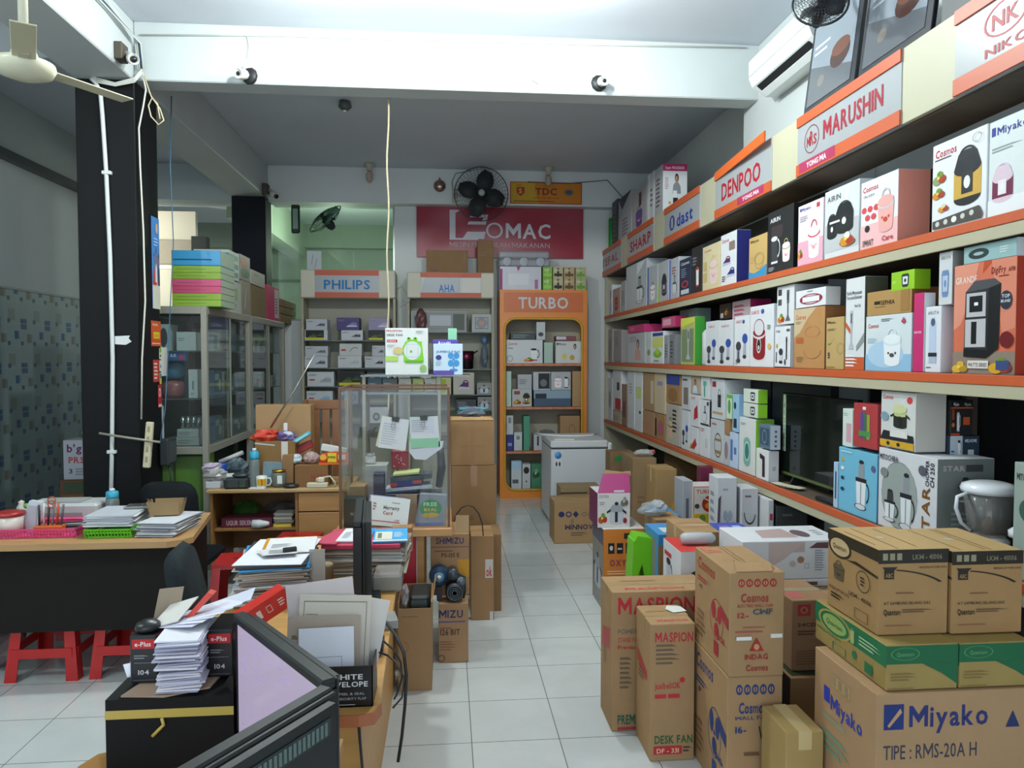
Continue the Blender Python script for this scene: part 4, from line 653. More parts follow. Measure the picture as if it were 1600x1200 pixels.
topbox(987, 1010, 302, 'grey carton with purple coffee machine pictured above the signs', '#a8a6aa', [('i',.2,.08,.6,.5,'jug',{'body':'#5f4a86','lid':'#5f4a86'}),('r',.5,.55,.16,.3,'#4a3440')])
topbox(1012, 1021, 275, 'slim white-spined carton above the signs', '#c9ccd0', [('r',0,0,.35,1,'#e0e4e8'),('l',.4,.3,.5,.4,4,'#7a6068')])
topbox(1022, 1035, 268, 'white carton with pink band and woman with machine pictured', '#b4b6ba', [('l',.2,.2,.6,.6,7,'#6a6070')], W, 1082, fops=[('r',0,.86,1,.14,'#b8336a'),('t',.1,.9,.24,.05,'Super','#f0e0e8'),('t',.38,.9,.5,.05,'PROCESSOR','#f0e0e8'),('i',.36,.42,.4,.4,'person',{'top':'#8a9098'}),('r',.42,.34,.16,.14,'#e6e8ea'),('r',.42,.24,.2,.1,'#26282e'),('l',.08,.5,.2,.24,6,'#c09aa4'),('e',.28,.24,.05,.03,'#c8a050')])
# two glossy framed posters leaning on the sign boards
for i, (u0, u1, lab) in enumerate(((1257, 1337, 'black-framed glossy food poster leaning above the sign with the circled letters'), (1342, 1456, 'larger black-framed glossy food poster reflecting a lamp, nearer of the two'))):
    X0 = XS+.05; y1, y0 = at(u0, 100, X=X0).y, at(u1, 100, X=X0).y; L_ = y1-y0-.01; h = .56
    e_ = empty('framed_poster', lab, 'poster', (X0, (y0+y1)/2, ZT2+.004)); e_.rotation_euler = (0, .12, 0)
    m = MB(); m.box(-.01, .012, -L_/2, L_/2, 0, h, PL('#23262c', .3), .003); m.build('frame', e_)
    m = MB(); m.box(-.0125, -.0102, -L_/2+.045, L_/2-.03, .07, h-.04, mat('#848e98', .1, 'plastic'))
    f = Face(m, (-.0125, L_/2-.03, .07), (0, -(L_-.075), 0), (0, 0, h-.11), .0004); GP = lambda c: mat(c, .12, 'plastic')
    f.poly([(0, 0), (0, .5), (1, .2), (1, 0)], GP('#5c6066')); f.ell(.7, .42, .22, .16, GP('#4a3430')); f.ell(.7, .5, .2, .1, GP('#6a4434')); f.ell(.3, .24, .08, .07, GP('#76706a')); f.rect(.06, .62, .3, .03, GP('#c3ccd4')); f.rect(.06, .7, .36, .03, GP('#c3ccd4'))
    m.build('print', e_)
carton('storage_box', 'dark box stored above the sign boards beside the large poster', 'box', (XS+.13, ys(1500, XS+.03), ZT2), (.2, .3, .42), '#22272a', {'F': [('l', .1, .1, .7, .7, 5, '#3a4a3a')]})
# air conditioner
ac = empty('air_conditioner', 'white split air conditioner mounted on the white right column', 'air conditioner', (2.298, 4.57, 3.5))
PW = PL('#e2e8ea', .3)
m = MB()
prof = [(-.0, 0), (-.1, 0), (-.19, .06), (-.215, .12), (-.215, .23), (-.19, .26), (0, .26)]
m.prism([(x, -.42, z) for x, z in prof], (0, .84, 0), PW); m.build('housing', ac)
m = MB(); m.prism([(-.14, -.36, .026), (-.175, -.36, .05), (-.183, -.36, .05), (-.145, -.36, .02)], (0, .72, 0), PL('#1c2022')); m.build('air_slot', ac)
m = MB(); m.prism([(-.11, -.36, -.012), (-.15, -.36, .016), (-.153, -.36, .01), (-.113, -.36, -.018)], (0, .72, 0), PW); m.build('flap', ac)
m = MB(); m.box(-.2175, -.2152, -.42, .42, .125, .128, PL('#8a9094')); m.build('panel_seam', ac)
# fans
def cage_fan(e_, R, depth, blades, cage, hubc, rings=9, spokes=26, blade_n=4, tilt=None):
    """guard, blades, hub, motor along local -Y (front)"""
    T = Matrix.Rotation(tilt or 0, 4, 'X')
    m = MB(); m.X = T
    for k in range(rings):
        r = R*(k+1)/rings; y = -depth*math.cos(r/R*PI/2)*.6
        m.tube([(r*math.cos(a*2*PI/32), y, r*math.sin(a*2*PI/32)) for a in range(32)], .0014 if k < rings-1 else .006, cage, 5, True)
    for k in range(spokes):
        a = 2*PI*k/spokes; m.tube([(R*.12*math.cos(a), -depth*.6, R*.12*math.sin(a)), (R*.6*math.cos(a), -depth*.42, R*.6*math.sin(a)), (R*math.cos(a), 0, R*math.sin(a))], .0013, cage, 4)
        m.tube([(R*math.cos(a), 0, R*math.sin(a)), (R*.6*math.cos(a), depth*.5, R*.6*math.sin(a)), (R*.12*math.cos(a), depth*.6, R*.12*math.sin(a))], .0013, cage, 4)
    m.build('guard', e_)
    for k in range(blade_n):
        m = MB(); m.X = T @ Matrix.Rotation(2*PI*k/blade_n+.3, 4, 'Y')
        vs = []; n = 8
        for j in range(n+1):
            t = j/n; r = R*(.14+.74*t); wd = R*(.16+.3*math.sin(PI*min(1, t*.85+.1)))
            for s_ in (-1, 1): vs += [(r, -.02*s_-.003, s_*wd/1.4), (r, -.02*s_+.003, s_*wd/1.4)]
        fs = []
        for j in range(n):
            b = j*4; fs += [(b, b+2, b+6, b+4), (b+1, b+5, b+7, b+3), (b, b+4, b+5, b+1), (b+2, b+3, b+7, b+6)]
        fs += [(0, 1, 3, 2), (4*n, 4*n+2, 4*n+3, 4*n+1)]
        m.add(vs, fs, blades, True); m.build('blade', e_)
    m = MB(); m.X = T; m.lathe([(.001, -depth*.68), (R*.1, -depth*.66), (R*.13, -depth*.55), (R*.13, -depth*.4)], hubc, axis='Y'); m.build('hub', e_)
    m = MB(); m.X = T; m.lathe([(R*.1, -depth*.3), (R*.24, .02), (R*.24, .1), (R*.16, .15), (.001, .15)], PL('#1c1f20', .4), axis='Y'); m.build('motor', e_)
# big dark fan on the back beam
c = at(752, 303, Y=8.85)
fb = empty('wall_fan', 'dark round caged wall fan on the back beam above the red banner', 'fan', tuple(c))
cage_fan(fb, .32, .14, mat('#2b2f31', .6, 'plastic'), MT('#4a5054', .45), PL('#a9adab', .4), 10, 40, 4)
m = MB(); m.box(-.03, .03, .14, .27, -.06, .06, PL('#2a2d2e')); m.build('wall_bracket', fb)
m = MB(); m.tube([(-.1, .26, .0), (-.33, .262, .05), (-.345, .262, .2), (-.3, .262, .3), (-.1, .262, .34)], .005, PL('#6a6a60')); m.build('cord', fb)
m = MB(); p = at(710, 306, Y=9.1); m.X = Matrix.Translation(p); m.box(-.025, .025, -.02, .012, -.085, .085, PL('#b9b59a'), .004); m.box(-.012, .012, -.026, -.02, -.03, .03, PL('#8e8a70')); tag(m.build('fan_switch'), 'beige switch box beside the dark fan on the back beam', 'switch')
# fan before the tinted mirror panes, tilted head seen from below
c = at(508, 342, Y=9.02)
fo = empty('wall_fan', 'dark green oscillating fan tilted down in front of the tinted glass', 'fan', tuple(c)); fo.rotation_euler = (.0, .0, -.9)
cage_fan(fo, .235, .12, glass('#9fc4b4', .5, .2, 'tinted_blade'), MT('#2c4a3c', .4), PL('#24302a'), 8, 30, 4, -.75)
m = MB(); m.tube([(0, .12, .02), (-.1, .17, .02), (-.2, .16, .1)], .016, PL('#16201c')); m.build('arm', fo)
m = MB(); p = at(462, 341, Y=9.08)-Vector(c); 
R_ = Matrix.Rotation(.9, 4, 'Z'); m.X = R_; m.box(p.x-.05, p.x+.05, p.y-.02, p.y+.02, p.z-.18, p.z+.16, PL('#1a2420'), .012); m.box(p.x-.03, p.x+.03, p.y-.025, p.y-.018, p.z-.13, p.z+.11, PL('#7fa08c')); m.build('mounting_plate', fo)
# fan above the posters, top right
c = at(1282, 5, Y=3.55)
fu = empty('wall_fan', 'black caged fan with chrome rings cut off at the top above the posters', 'fan', tuple(c)); fu.rotation_euler = (0, 0, -.35)
cage_fan(fu, .13, .08, PL('#3a3d40', .5), MT('#4a4e50', .3), PL('#16181a'), 10, 36, 3, -.3)
m = MB(); m.tube([(.0, .12, 0), (.02, .2, .1), (.02, .2, ZC-c.z-.002)], .012, PL('#1a1c1e')); m.build('ceiling_rod', fu)
# ceiling fan, top left
c = at(38, 105, Y=3.5)
cf = empty('ceiling_fan', 'cream ceiling fan motor on a short rod at upper left', 'fan', (c.x, 3.5, c.z))
m = MB(); m.lathe([(.001, -.055), (.05, -.052), (.11, -.03), (.125, .0), (.12, .018), (.05, .03), (.001, .03)], PL('#d4d2b8', .3), seg=32); m.build('motor_housing', cf)
m = MB(); m.lathe([(.06, .028), (.055, .05), (.035, .11), (.024, .13), (.022, .17), (.001, .17)], PL('#d0ceba', .3), seg=24); m.build('canopy_cup', cf)
m = MB(); m.lathe([(.02, .15), (.02, ZC-c.z-.06)], PL('#d0ceba', .3)); m.build('rod', cf)
m = MB(); m.lathe([(.03, ZC-c.z-.07), (.07, ZC-c.z-.02), (.07, ZC-c.z-.001)], PL('#d0ceba', .3)); m.build('ceiling_plate', cf)
for k in range(3):
    a = math.radians(178+120*k); m = MB(); m.X = Matrix.Rotation(a, 4, 'Z'); m.box(.115, .5, -.045, .045, .004, .01, PL('#c9c5a6', .4), .003); m.box(.1, .17, -.02, .02, -.002, .005, PL('#b5b199')); m.build('blade', cf)
# surveillance cameras
def cctv(u, v, Y, label, rz, tilt=.25, dark=True):
    p = at(u, v, Y=Y); e_ = empty('security_camera', label, 'camera', tuple(p), rz, 'surveillance cameras')
    m = MB(); m.lathe([(.055, 0), (.06, -.012), (.05, -.03), (.001, -.03)], PL('#1e2124' if dark else '#d8dad8', .5), axis='Y', seg=10); m.build('mounting_base', e_)
    T = Matrix.Translation((0, -.03, 0)) @ Matrix.Rotation(tilt, 4, 'X')
    m = MB(); m.X = T; m.lathe([(.012, .0), (.014, -.03), (.03, -.035), (.034, -.05), (.034, -.12), (.031, -.125), (.028, -.115), (.001, -.115)], PL('#dfe0d8', .3), axis='Y'); m.build('camera_body', e_)
    m = MB(); m.X = T; m.lathe([(.014, -.116), (.014, -.121), (.001, -.121)], PL('#14181e', .1), axis='Y'); m.build('lens', e_)
cctv(392, 120, BEAMY-.001, 'white round security camera at left on the front beam', -.35)
cctv(935, 131, BEAMY-.001, 'white round security camera at right on the front beam', .1)
# bullet camera on the long beam above the column, and one at the back column
p = at(190, 80, X=-2.13)
def bullet(p, label, rz, k=1.0):
    e_ = empty('bullet_camera', label, 'camera', tuple(p), rz)
    m = MB(); m.box(-.0, .05*k, -.05*k, .05*k, -.055*k, .055*k, PL('#4a4438', .6), .004); m.build('junction_box', e_)
    m = MB(); m.tube([(.05*k, 0, 0), (.09*k, 0, -.015*k), (.1*k, -.02*k, -.03*k)], .016*k, PL('#cfcfc6')); m.build('bracket', e_)
    m = MB(); m.X = Matrix.Translation((.1*k, -.02*k, -.045*k)) @ Matrix.Rotation(.5, 4, 'Z') @ Matrix.Rotation(.35, 4, 'X'); m.lathe([(.001, .06*k), (.03*k, .06*k), (.033*k, .04*k), (.033*k, -.1*k), (.03*k, -.1*k), (.028*k, -.09*k), (.001, -.09*k)], PL('#d6d6cc', .3), axis='Y'); m.build('camera_body', e_)
    m = MB(); m.X = Matrix.Translation((.1*k, -.02*k, -.045*k)) @ Matrix.Rotation(.5, 4, 'Z') @ Matrix.Rotation(.35, 4, 'X'); m.lathe([(.02*k, -.091*k), (.02*k, -.097*k), (.001, -.097*k)], PL('#14181e', .15), axis='Y'); m.build('lens', e_)
bullet(at(183, 82, X=-2.128), 'white bullet camera on a brown box above the near black column', 0)
bullet(at(411, 297, X=-2.128), 'small bullet camera under the back beam near the far black column', 0, 1.25)
# bare sockets on the back ceiling
for u, v, lab in ((577, 262, 'bare bulb socket left of the hanging string on the back ceiling'), (857, 268, 'bare bulb in a socket above the orange sign')):
    p = at(u, v, Y=8.95); e_ = empty('bulb_socket', lab, 'lamp', (p.x, 8.95, ZC))
    m = MB(); m.lathe([(.001, -.001), (.06, -.001), (.055, -.03), (.03, -.05), (.028, -.09), (.001, -.09)], PL('#b8b0a0')); m.build('socket', e_)
    m = MB(); m.lathe([(.02, -.09), (.04, -.13), (.04, -.19), (.02, -.22), (.001, -.225)], glass('#d8c8b8', .6, .1, 'dusty_bulb')); m.build('bulb', e_)
p = at(539, 160, Z=3.99); m = MB(); m.lathe([(.001, 0), (.05, 0), (.06, -.05), (.03, -.08), (.001, -.08)], PL('#5a5e60'), (p.x, p.y, ZC-.001)); tag(m.build('ceiling_sensor'), 'small grey ceiling fitting just behind the front beam', 'sensor')
# bell on the beam
p = at(687, 291, Y=9.12); m = MB(); m.lathe([(.072, -.001), (.075, -.02), (.06, -.05), (.03, -.065), (.001, -.068)], MT('#a08478', .25), tuple(p), axis='Y', seg=24); m.tube([(p.x, p.y-.01, p.z+.07), (p.x, p.y-.01, p.z+.1)], .008, PL('#3a3430')); tag(m.build('alarm_bell'), 'small copper coloured bell on the back beam', 'bell')
# string hanging from the ceiling
p = at(606, 160, Z=3.99); q = at(604, 650, Y=4.5)
ps = at(606, 158, Y=5.6)
m = MB(); pts = [Vector((ps.x, 5.6, ZC-.001))] + [at(606+1.5*math.sin(v/23), v, Y=5.6) for v in range(175, 660, 22)]; m.tube(pts, .0075, mat('#b5a98e', .8, 'fabric'), 6); tag(m.build('hanging_string'), 'long beige string hanging from the ceiling in front of the shelves', 'string')
# cables along the beams and down the black column
CW = PL('#c9cbc2', .45)
def cable(name, pts, r, m_, label): m = MB(); m.tube(pts, r, m_, 6); return tag(m.build(name), label, 'cable')
Xc = -2.115
for i in range(4):
    o = .012*i
    cable('wall_cable', [(Xc+.003, 1.5, 3.97-o*1.2), (Xc+.003, 3.5, 3.95-o*1.3), (Xc+.004+o*.3, 4.9, 3.93-o*1.5), (Xc+.02+o, 5.27, 3.86-o), (Xc+.02+o, 5.31, 3.66)], .006, CW if i != 2 else PL('#2a4a6a'), ['topmost white cable on the long beam', 'second white cable on the long beam', 'blue cable among the white ones on the long beam', 'lowest white cable on the long beam'][i])
cable('wall_cable', [(-2.08, 5.318, 3.9), (-1.2, 5.32, 3.93), (0, 5.32, 3.94), (1.0, 5.32, 3.95), (2.2, 5.32, 3.97)], .006, CW, 'white cable along the top of the front beam')
cable('wall_cable', [(-1.37, 5.32, 3.93), (-1.355, 5.318, 3.85), (-1.37, 5.318, 3.76), (-1.4, 5.31, 3.7)], .005, CW, 'short white cable dropping to the left security camera')
cable('wall_cable', [(.55, 5.32, 3.94), (.56, 5.318, 3.8), (.6, 5.318, 3.7), (.66, 5.31, 3.66)], .005, CW, 'short white cable dropping to the right security camera')
cable('wall_cable', [(2.28, 8.9, 3.5), (2.0, 9.1, 3.9), (1.5, 9.11, 3.85), (1.0, 9.11, 3.86)], .006, PL('#4a4c4c'), 'dark cable curling on the back beam at upper right')
YC = 5.325
def ca(u, v, dy=0): return at(u, v, Y=YC-dy)
m = MB(); m.tube([ca(142, 122, .03), ca(150, 130, .02), ca(157, 145, .012), ca(160, 180, .012), ca(166, 270, .012), ca(172, 400, .012), ca(176, 560, .012), ca(175, 700, .012), ca(172, 850, .012)], .014, PL('#cfd6d4', .4), 10)
e_ = tag(m.build('conduit_pipe'), 'white conduit pipe running down the front of the black column', 'pipe')
for v, u in ((270, 167), (706, 175)): m = MB(); q = ca(u, v, .012); m.X = Matrix.Translation(q); m.box(-.03, .03, -.016, .016, -.012, .012, PL('#cfd6d4'), .003); o = m.build('pipe_clamp'); o.parent = e_
cable('wall_cable', [ca(222, 112, .03), ca(228, 140, .02), ca(224, 165, .008), ca(217, 200, .008), ca(219, 260, .008), ca(224, 360, .008), ca(227, 470, .008), ca(222, 560, .008), ca(221, 655, .012)], .006, PL('#d2d0c4'), 'cream cable running down the black column to the power strip')
cable('wall_cable', [ca(225, 118, .03), ca(236, 150, .02), ca(250, 170, .02), ca(256, 188, .02), ca(248, 195, .02), ca(236, 182, .02), ca(232, 165, .02), ca(238, 152, .02), ca(246, 162, .02), ca(250, 186, .02)], .005, PL('#c9bb98'), 'cream cable loop hanging at the top of the black column')
for i in range(3): cable('wall_cable', [ca(135, 104+3*i, .03), ca(150, 122+3*i, .03), ca(180, 130+2*i, .035), ca(210, 122+3*i, .035), ca(222, 108+3*i, .03)], .006, CW, ['upper', 'middle', 'lower'][i]+' sagging white cable bundled across the top of the black column')
q = ca(232, 695, .02)
ps_ = empty('power_strip', 'cream power strip hanging on its cable on the black column', 'power strip', tuple(q)); ps_.rotation_euler = (0, .09, 0)
m = MB(); m.box(-.024, .024, -.018, .015, -.16, .16, PL('#cfc7a6', .4), .006); m.build('casing', ps_)
m = MB()
for k in range(4): m.box(-.008, .008, -.0195, -.018, -.12+.07*k, -.08+.07*k, PL('#9a9274'))
m.build('socket_row', ps_)
# posters and stickers on the aisle face of the column
XCF = -2.128
def colposter(name, u0, u1, v0, v1, label, base, ops, cat='poster'):
    y0, y1 = at(u0, 400, X=XCF).y, at(u1, 400, X=XCF).y; y0 = max(y0, 5.335); y1 = min(y1, 5.715)
    zt, zb = at((u0+u1)/2, v0, X=XCF).z, at((u0+u1)/2, v1, X=XCF).z
    m = MB(); m.box(XCF, XCF+.003, y0, y1, zb, zt, PP(base)); f = Face(m, (XCF+.003, y0, zb), (0, y1-y0, 0), (0, 0, zt-zb)); draw(f, ops); return tag(m.build(name), label, cat)
colposter('wall_poster', 237, 268, 345, 484, 'blue calendar poster with people pictured on the black column', '#4a86c8', [('r',0,0,1,.28,'#d8d6c8'),('i',.05,.26,.3,.36,'person',{'top':'#c84a3a'}),('i',.35,.26,.3,.42,'person',{'top':'#e6e2d6'}),('i',.64,.26,.34,.36,'person',{'top':'#3a4a6a'}),('e',.6,.88,.16,.06,'#c9b09a'),('l',.2,.68,.7,.1,3,'#9ac4ea'),('r',.02,.26,.5,.03,'#c83a30')])
colposter('wall_sticker', 234, 259, 502, 541, 'orange sticker with yellow patch on the black column', '#c8501e', [('t',.08,.8,.6,.1,'YONG MA','#f0e0d0'),('r',.2,.3,.64,.26,'#d8d02c'),('t',.26,.36,.5,.12,'KONTES','#c8501e'),('r',.02,.08,.9,.05,'#f0c0a0')], 'sticker')
colposter('wall_sticker', 246, 255, 544, 561, 'small green and white sticker on the black column', '#c9d6b8', [('r',0,.6,1,.4,'#7ab23a'),('r',.1,.2,.8,.2,'#3a3c40')], 'sticker')
colposter('wall_sticker', 258, 265, 543, 587, 'narrow white and red sticker on the black column', '#d8d4cc', [('e',.5,.5,.4,.14,'#b8282e'),('r',.2,.1,.5,.12,'#3a3c40')], 'sticker')
colposter('wall_sticker', 236, 245, 562, 597, 'red sticker with white lines on the black column', '#b83a2c', [('l',.1,.1,.8,.8,5,'#e0d0c8')], 'sticker')
colposter('wall_sticker', 246, 255, 563, 580, 'tiny white sticker with grey block on the black column', '#d2d6d8', [('r',.2,.3,.6,.3,'#5a6a7a')], 'sticker')
colposter('wall_sticker', 246, 255, 582, 600, 'tiny yellow and blue sticker on the black column', '#c8b84a', [('r',0,.5,1,.4,'#4a7a9a')], 'sticker')
colposter('wall_sticker', 243, 259, 601, 636, 'red sticker with white droplet on the black column', '#b0222c', [('e',.4,.66,.3,.2,'#e6d6d2'),('e',.4,.66,.16,.12,'#b0222c'),('r',.02,.02,.9,.12,'#d8d0cc')], 'sticker')
colposter('wall_notice', 251, 268, 633, 690, 'plain white paper taped low on the black column', '#b9bec0', [('l',.1,.1,.8,.8,8,'#9ea4a8')], 'paper')
m = MB(); a = ca(180, 531); m.X = Matrix.Translation(a); m.prism([(-.0, -.004, -.03), (0, -.004, .025), (.1, -.004, .03), (.09, -.004, .01), (.11, -.004, -.012), (.07, -.004, -.035)], (0, .002, 0), P('#d8dcdc')); tag(m.build('torn_tape'), 'torn white tape scrap on the front of the black column', 'tape')
m = MB(); m.tube([at(268, 150, X=-2.10), at(266, 260, X=-2.1), at(271, 380, X=-2.1), at(262, 560, X=-2.1), at(258, 640, X=-2.1), at(250, 690, X=-2.09)], .004, PL('#3a6a86')); tag(m.build('wall_cable'), 'thin blue cable hanging down the aisle side of the black column', 'cable')
m = MB(); q = at(259, 705, X=-2.1); m.X = Matrix.Translation((-2.11, q.y, q.z)); m.box(-.005, .06, -.09, .09, -.1, .1, PL('#2f3638', .5), .01); m.box(.06, .064, -.07, .07, -.08, .08, PL('#3c4446')); m.tube([(.03, .0, -.1), (.04, .02, -.25), (.03, .03, -.4)], .005, PL('#1c2022')); tag(m.build('phone_charger_box'), 'dark grey box hanging low on the aisle side of the black column', 'device')
m = MB(); m.tube([at(155, 677, Y=5.28), at(200, 684, Y=5.28), at(250, 691, Y=5.28)], .009, PL('#8f8f80'), 6); tag(m.build('strap'), 'pale strap stretched across the black column', 'strap')
# ================================================================ CARTONS AND GOODS ON THE FLOOR BY THE SHELVES
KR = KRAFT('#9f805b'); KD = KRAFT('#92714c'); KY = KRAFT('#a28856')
RED = '#a8383a'
def fcart(x0, x1, y0, y1, z0, z1, label, m, gfx=None, sides=None, name='cardboard_box', cat='box', group=None, tape=None, rz=0):
    return carton(name, label, cat, ((x0+x1)/2, (y0+y1)/2, z0+.0008), (x1-x0, y1-y0, z1-z0-.0008), m, gfx, rz, group, sides, .003, tape)
def flaps(o, w, d, h, mt, gap=.004):
    """top flap seams of a closed carton, as its own part"""
    m = MB(); m.box(-w/2+.002, -gap, -d/2+.002, d/2-.002, h, h+.0035, mt); m.box(gap, w/2-.002, -d/2+.002, d/2-.002, h, h+.0035, mt)
    m.build('top_flap', o)
HL = [('e',.14,.5,.07,.36,None)]
def icons5(x, y, w_, h_, c, bg):
    r = []
    for k in range(5):
        cx = x+w_*(k+.5)/5; r += [('e', cx, y+h_/2, w_*.085, h_/2, c), ('e', cx, y+h_/2, w_*.05, h_*.28, bg), ('r', cx-w_*.015, y+h_*.25, w_*.03, h_*.5, c)]
    return r
# two fan cartons standing nearest the aisle
o = fcart(.74, 1.20, 3.23, 3.47, 0, .64, 'tall kraft carton with big red wordmark, behind the smaller desk fan carton', KR, {
  'F': [('t',.06,.84,.78,.12,'MASPION','#b02c34'),('n',.06,.7,.2,.035,'POWER','#5a5a5c'),('n',.06,.64,.22,.035,'STAND FAN','#b02c34'),('t',.06,.59,.2,.03,'Premium','#b02c34'),('l',.08,.3,.14,.24,7,'#6a5a48'),('t',.06,.05,.3,.07,'PREMIUM','#1f5a48'),('r',.06,.01,.3,.02,RED)],
  'L': [('p',[(.1,.5),(.2,.66),(.85,.72),(.8,.56)],'#a8403e'),('l',.3,.4,.3,.14,4,'#6a4a38')],
  'T': [('t',.15,.1,.6,.14,'MASPION','#b04448'),('l',.15,.6,.6,.12,1,'#8a6a4a')]}, tape=('x', '#a58a62'))
o = fcart(.845, 1.035, 2.97, 3.205, 0, .585, 'kraft desk fan carton in front of the big red wordmark carton', KR, {
  'F': [('t',.1,.87,.86,.07,'MASPION','#b02c34'),('l',.12,.7,.6,.16,5,'#6a5a48'),('t',.1,.53,.58,.045,'jualbeliOK','#b83238'),('e',.72,.59,.06,.02,'#b83238'),('r',.1,.46,.26,.03,'#b83238'),('r',.4,.46,.26,.03,'#b83238'),('t',.1,.13,.86,.06,'DESK FAN','#2a5a34'),('r',.08,.05,.64,.06,'#b02c34'),('t',.15,.06,.5,.035,'DF - 331','#dcb894'),('l',.75,.06,.2,.05,2,'#4a4238')],
  'L': [('p',[(.1,.62),(.15,.7),(.8,.62),(.78,.54)],'#a84040'),('l',.2,.5,.5,.1,3,'#6a4a38')],
  'T': [('t',.2,.1,.7,.12,'MASPION','#b04448'),('l',.1,.6,.7,.1,1,'#8a6a4a')]}, tape=('x', '#a58a62'))
m = MB(); m.X = Matrix.Translation((1.0, 3.13, .589)) @ Matrix.Rotation(.4, 4, 'Z'); m.prism([(-.035, -.03, 0), (.03, -.04, 0), (.045, .02, 0), (-.01, .045, .004), (-.04, .02, .002)], (0, 0, .0012), PP('#d8d8d4')); tag(m.build('paper_scrap'), 'white paper scrap lying on top of the desk fan carton', 'paper')
# pair of cartons with fan propellers
CX0, CX1 = 1.048, 1.262
def propside(c, bl, typ):
    return [('t',.1,.82,.5,.12,'Cosmos',c,.1),('l',.1,.68,.4,.06,2,bl),('i',.48,.24,.36,.4,'prop',{'c':bl}),('r',.6,.08,.12,.14,bl),('p',[(.78,.62),(.98,.54),(.98,.44),(.78,.52)],bl),('t',.7,.26,.2,.05,typ,bl),('l',.08,.1,.3,.3,5,'#7a5a3c'),('e',.2,.64,.04,.02,'#6a5a48')]
def propfront(c, num, sub):
    return icons5(.14,.86,.72,.08,c,'#ad875c')+[('t',.2,.72,.5,.085,'Cosmos',c,.1),('n',.14,.67,.64,.03,sub,c),('t',.14,.57,.2,.05,num,c)]
c2 = '#1f3a70'
lo_ = fcart(CX0, CX1, 2.64, 3.02, 0, .498, 'lower kraft fan carton with blue propeller print, under the red one', KR, {'F': propfront(c2,'16-','WALL FAN')+[('t',.56,.52,.1,.1,'V','#2a2a2c'),('l',.3,.38,.44,.05,1,'#6a5038'),('r',.3,.12,.26,.06,'#d6d6d0')], 'L': propside(c2,c2,'16')})
up_ = fcart(CX0+.002, CX1, 2.635, 3.02, .499, .895, 'upper kraft fan carton with red propeller print, stacked on the blue one', KR, {'F': propfront('#9a3030','12-','ELECTRIC WALL FAN')+[('t',.42,.6,.36,.055,'CWF','#3a4a5a'),('n',.24,.47,.4,.025,'www.ptstarcosmos.com','#9a3030'),('l',.1,.42,.8,.03,1,'#a05048'),('l',.1,.37,.5,.02,1,'#a05048'),('r',.12,.355,.28,.035,'#d8d8d4'),('p',[(.36,.25),(.62,.25),(.49,.38)],'#9a3030'),('e',.49,.29,.05,.03,'#c08a60'),('t',.28,.17,.42,.05,'INDAG','#9a3030'),('t',.3,.06,.4,.06,'Cosmos','#9a3030',.1)], 'L': propside('#9a3030','#a02c38','12'), 'T': [('r',.04,.74,.34,.2,'#b5644e'),('r',.08,.78,.26,.12,'#b08a5e'),('t',.1,.8,.22,.08,'Cosmos','#a04038'),('r',.6,.1,.3,.2,'#b5644e'),('r',.64,.13,.22,.14,'#b08a5e'),('r',.46,0,.012,1,'#7a5a3a'),('r',.54,0,.012,1,'#7a5a3a'),('o',.28,.42,.1,.05,.1,'#8a5a3a')]})
m = MB(); m.prism([(-.08, -.19, .3965), (.06, -.19, .3965), (.09, -.1, .405), (-.05, -.09, .404)], (0, 0, .003), KR); m.build('loose_flap', up_)
m = MB(); m.box(.055, .1, -.1932, -.1926, .145, .16, PP('#d8d8d4')); m.build('sticker', up_)
# cartons to the right of them
fcart(1.435, 1.62, 2.92, 3.2, .385, .685, 'kraft carton with a red square emblem, right of the red propeller carton', KRAFT('#937355'), {'F': [('r',.12,.78,.3,.16,'#a8383a'),('e',.27,.86,.09,.05,'#a27c58'),('e',.27,.86,.05,.03,'#a8383a'),('t',.12,.63,.7,.05,'24CDON','#4a3428'),('l',.12,.5,.6,.08,2,'#5a4434'),('l',.1,.08,.8,.22,6,'#7a5a44')], 'T': [('r',.05,.1,.35,.3,'#b0605a')]}, tape=('x', '#9a8a6a'))
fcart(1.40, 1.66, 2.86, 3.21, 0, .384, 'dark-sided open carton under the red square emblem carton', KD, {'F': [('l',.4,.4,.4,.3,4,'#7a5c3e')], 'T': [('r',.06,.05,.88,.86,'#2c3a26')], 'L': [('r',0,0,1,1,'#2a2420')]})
fcart(1.168, 1.304, 2.41, 2.61, 0, .40, 'yellowish taped carton at the bottom edge, left of the blue wordmark carton', KY, {'F': [('r',.5,.3,.3,.3,'#6a5038'),('r',.56,.36,.18,.18,'#b39458')]}, tape=('y', '#c2ad7c'))
# gas regulator cartons, two black-topped on two green-topped
def regfront(bg, ink):
    return [('r',0,.84,1,.16,ink),('r',.06,.88,.07,.08,'#8a8268'),('r',.16,.88,.07,.08,'#8a8268'),('r',.26,.88,.07,.08,'#8a8268'),('t',.48,.885,.42,.06,'LKW - 41006','#77705c'),('o',.0,.5,1.0,.28,.05,ink,20,25,75),('r',.08,.66,.14,.12,ink),('p',[(.05,.8),(.1,.76),(.22,.76),(.27,.8)],ink),('t',.1,.68,.1,.05,'ABC','#9a7444'),('n',.58,.78,.38,.025,'REGULATOR LPG',ink),('l',.25,.48,.4,.03,1,'#7a4a3a'),('n',.08,.36,.66,.035,'AT SAMBUNG SELANG GAS',ink),('t',.08,.24,.24,.07,'Quantum',ink),('l',.34,.26,.5,.05,2,'#5a4430'),('l',.1,.1,.6,.03,1,'#8a5a44')]
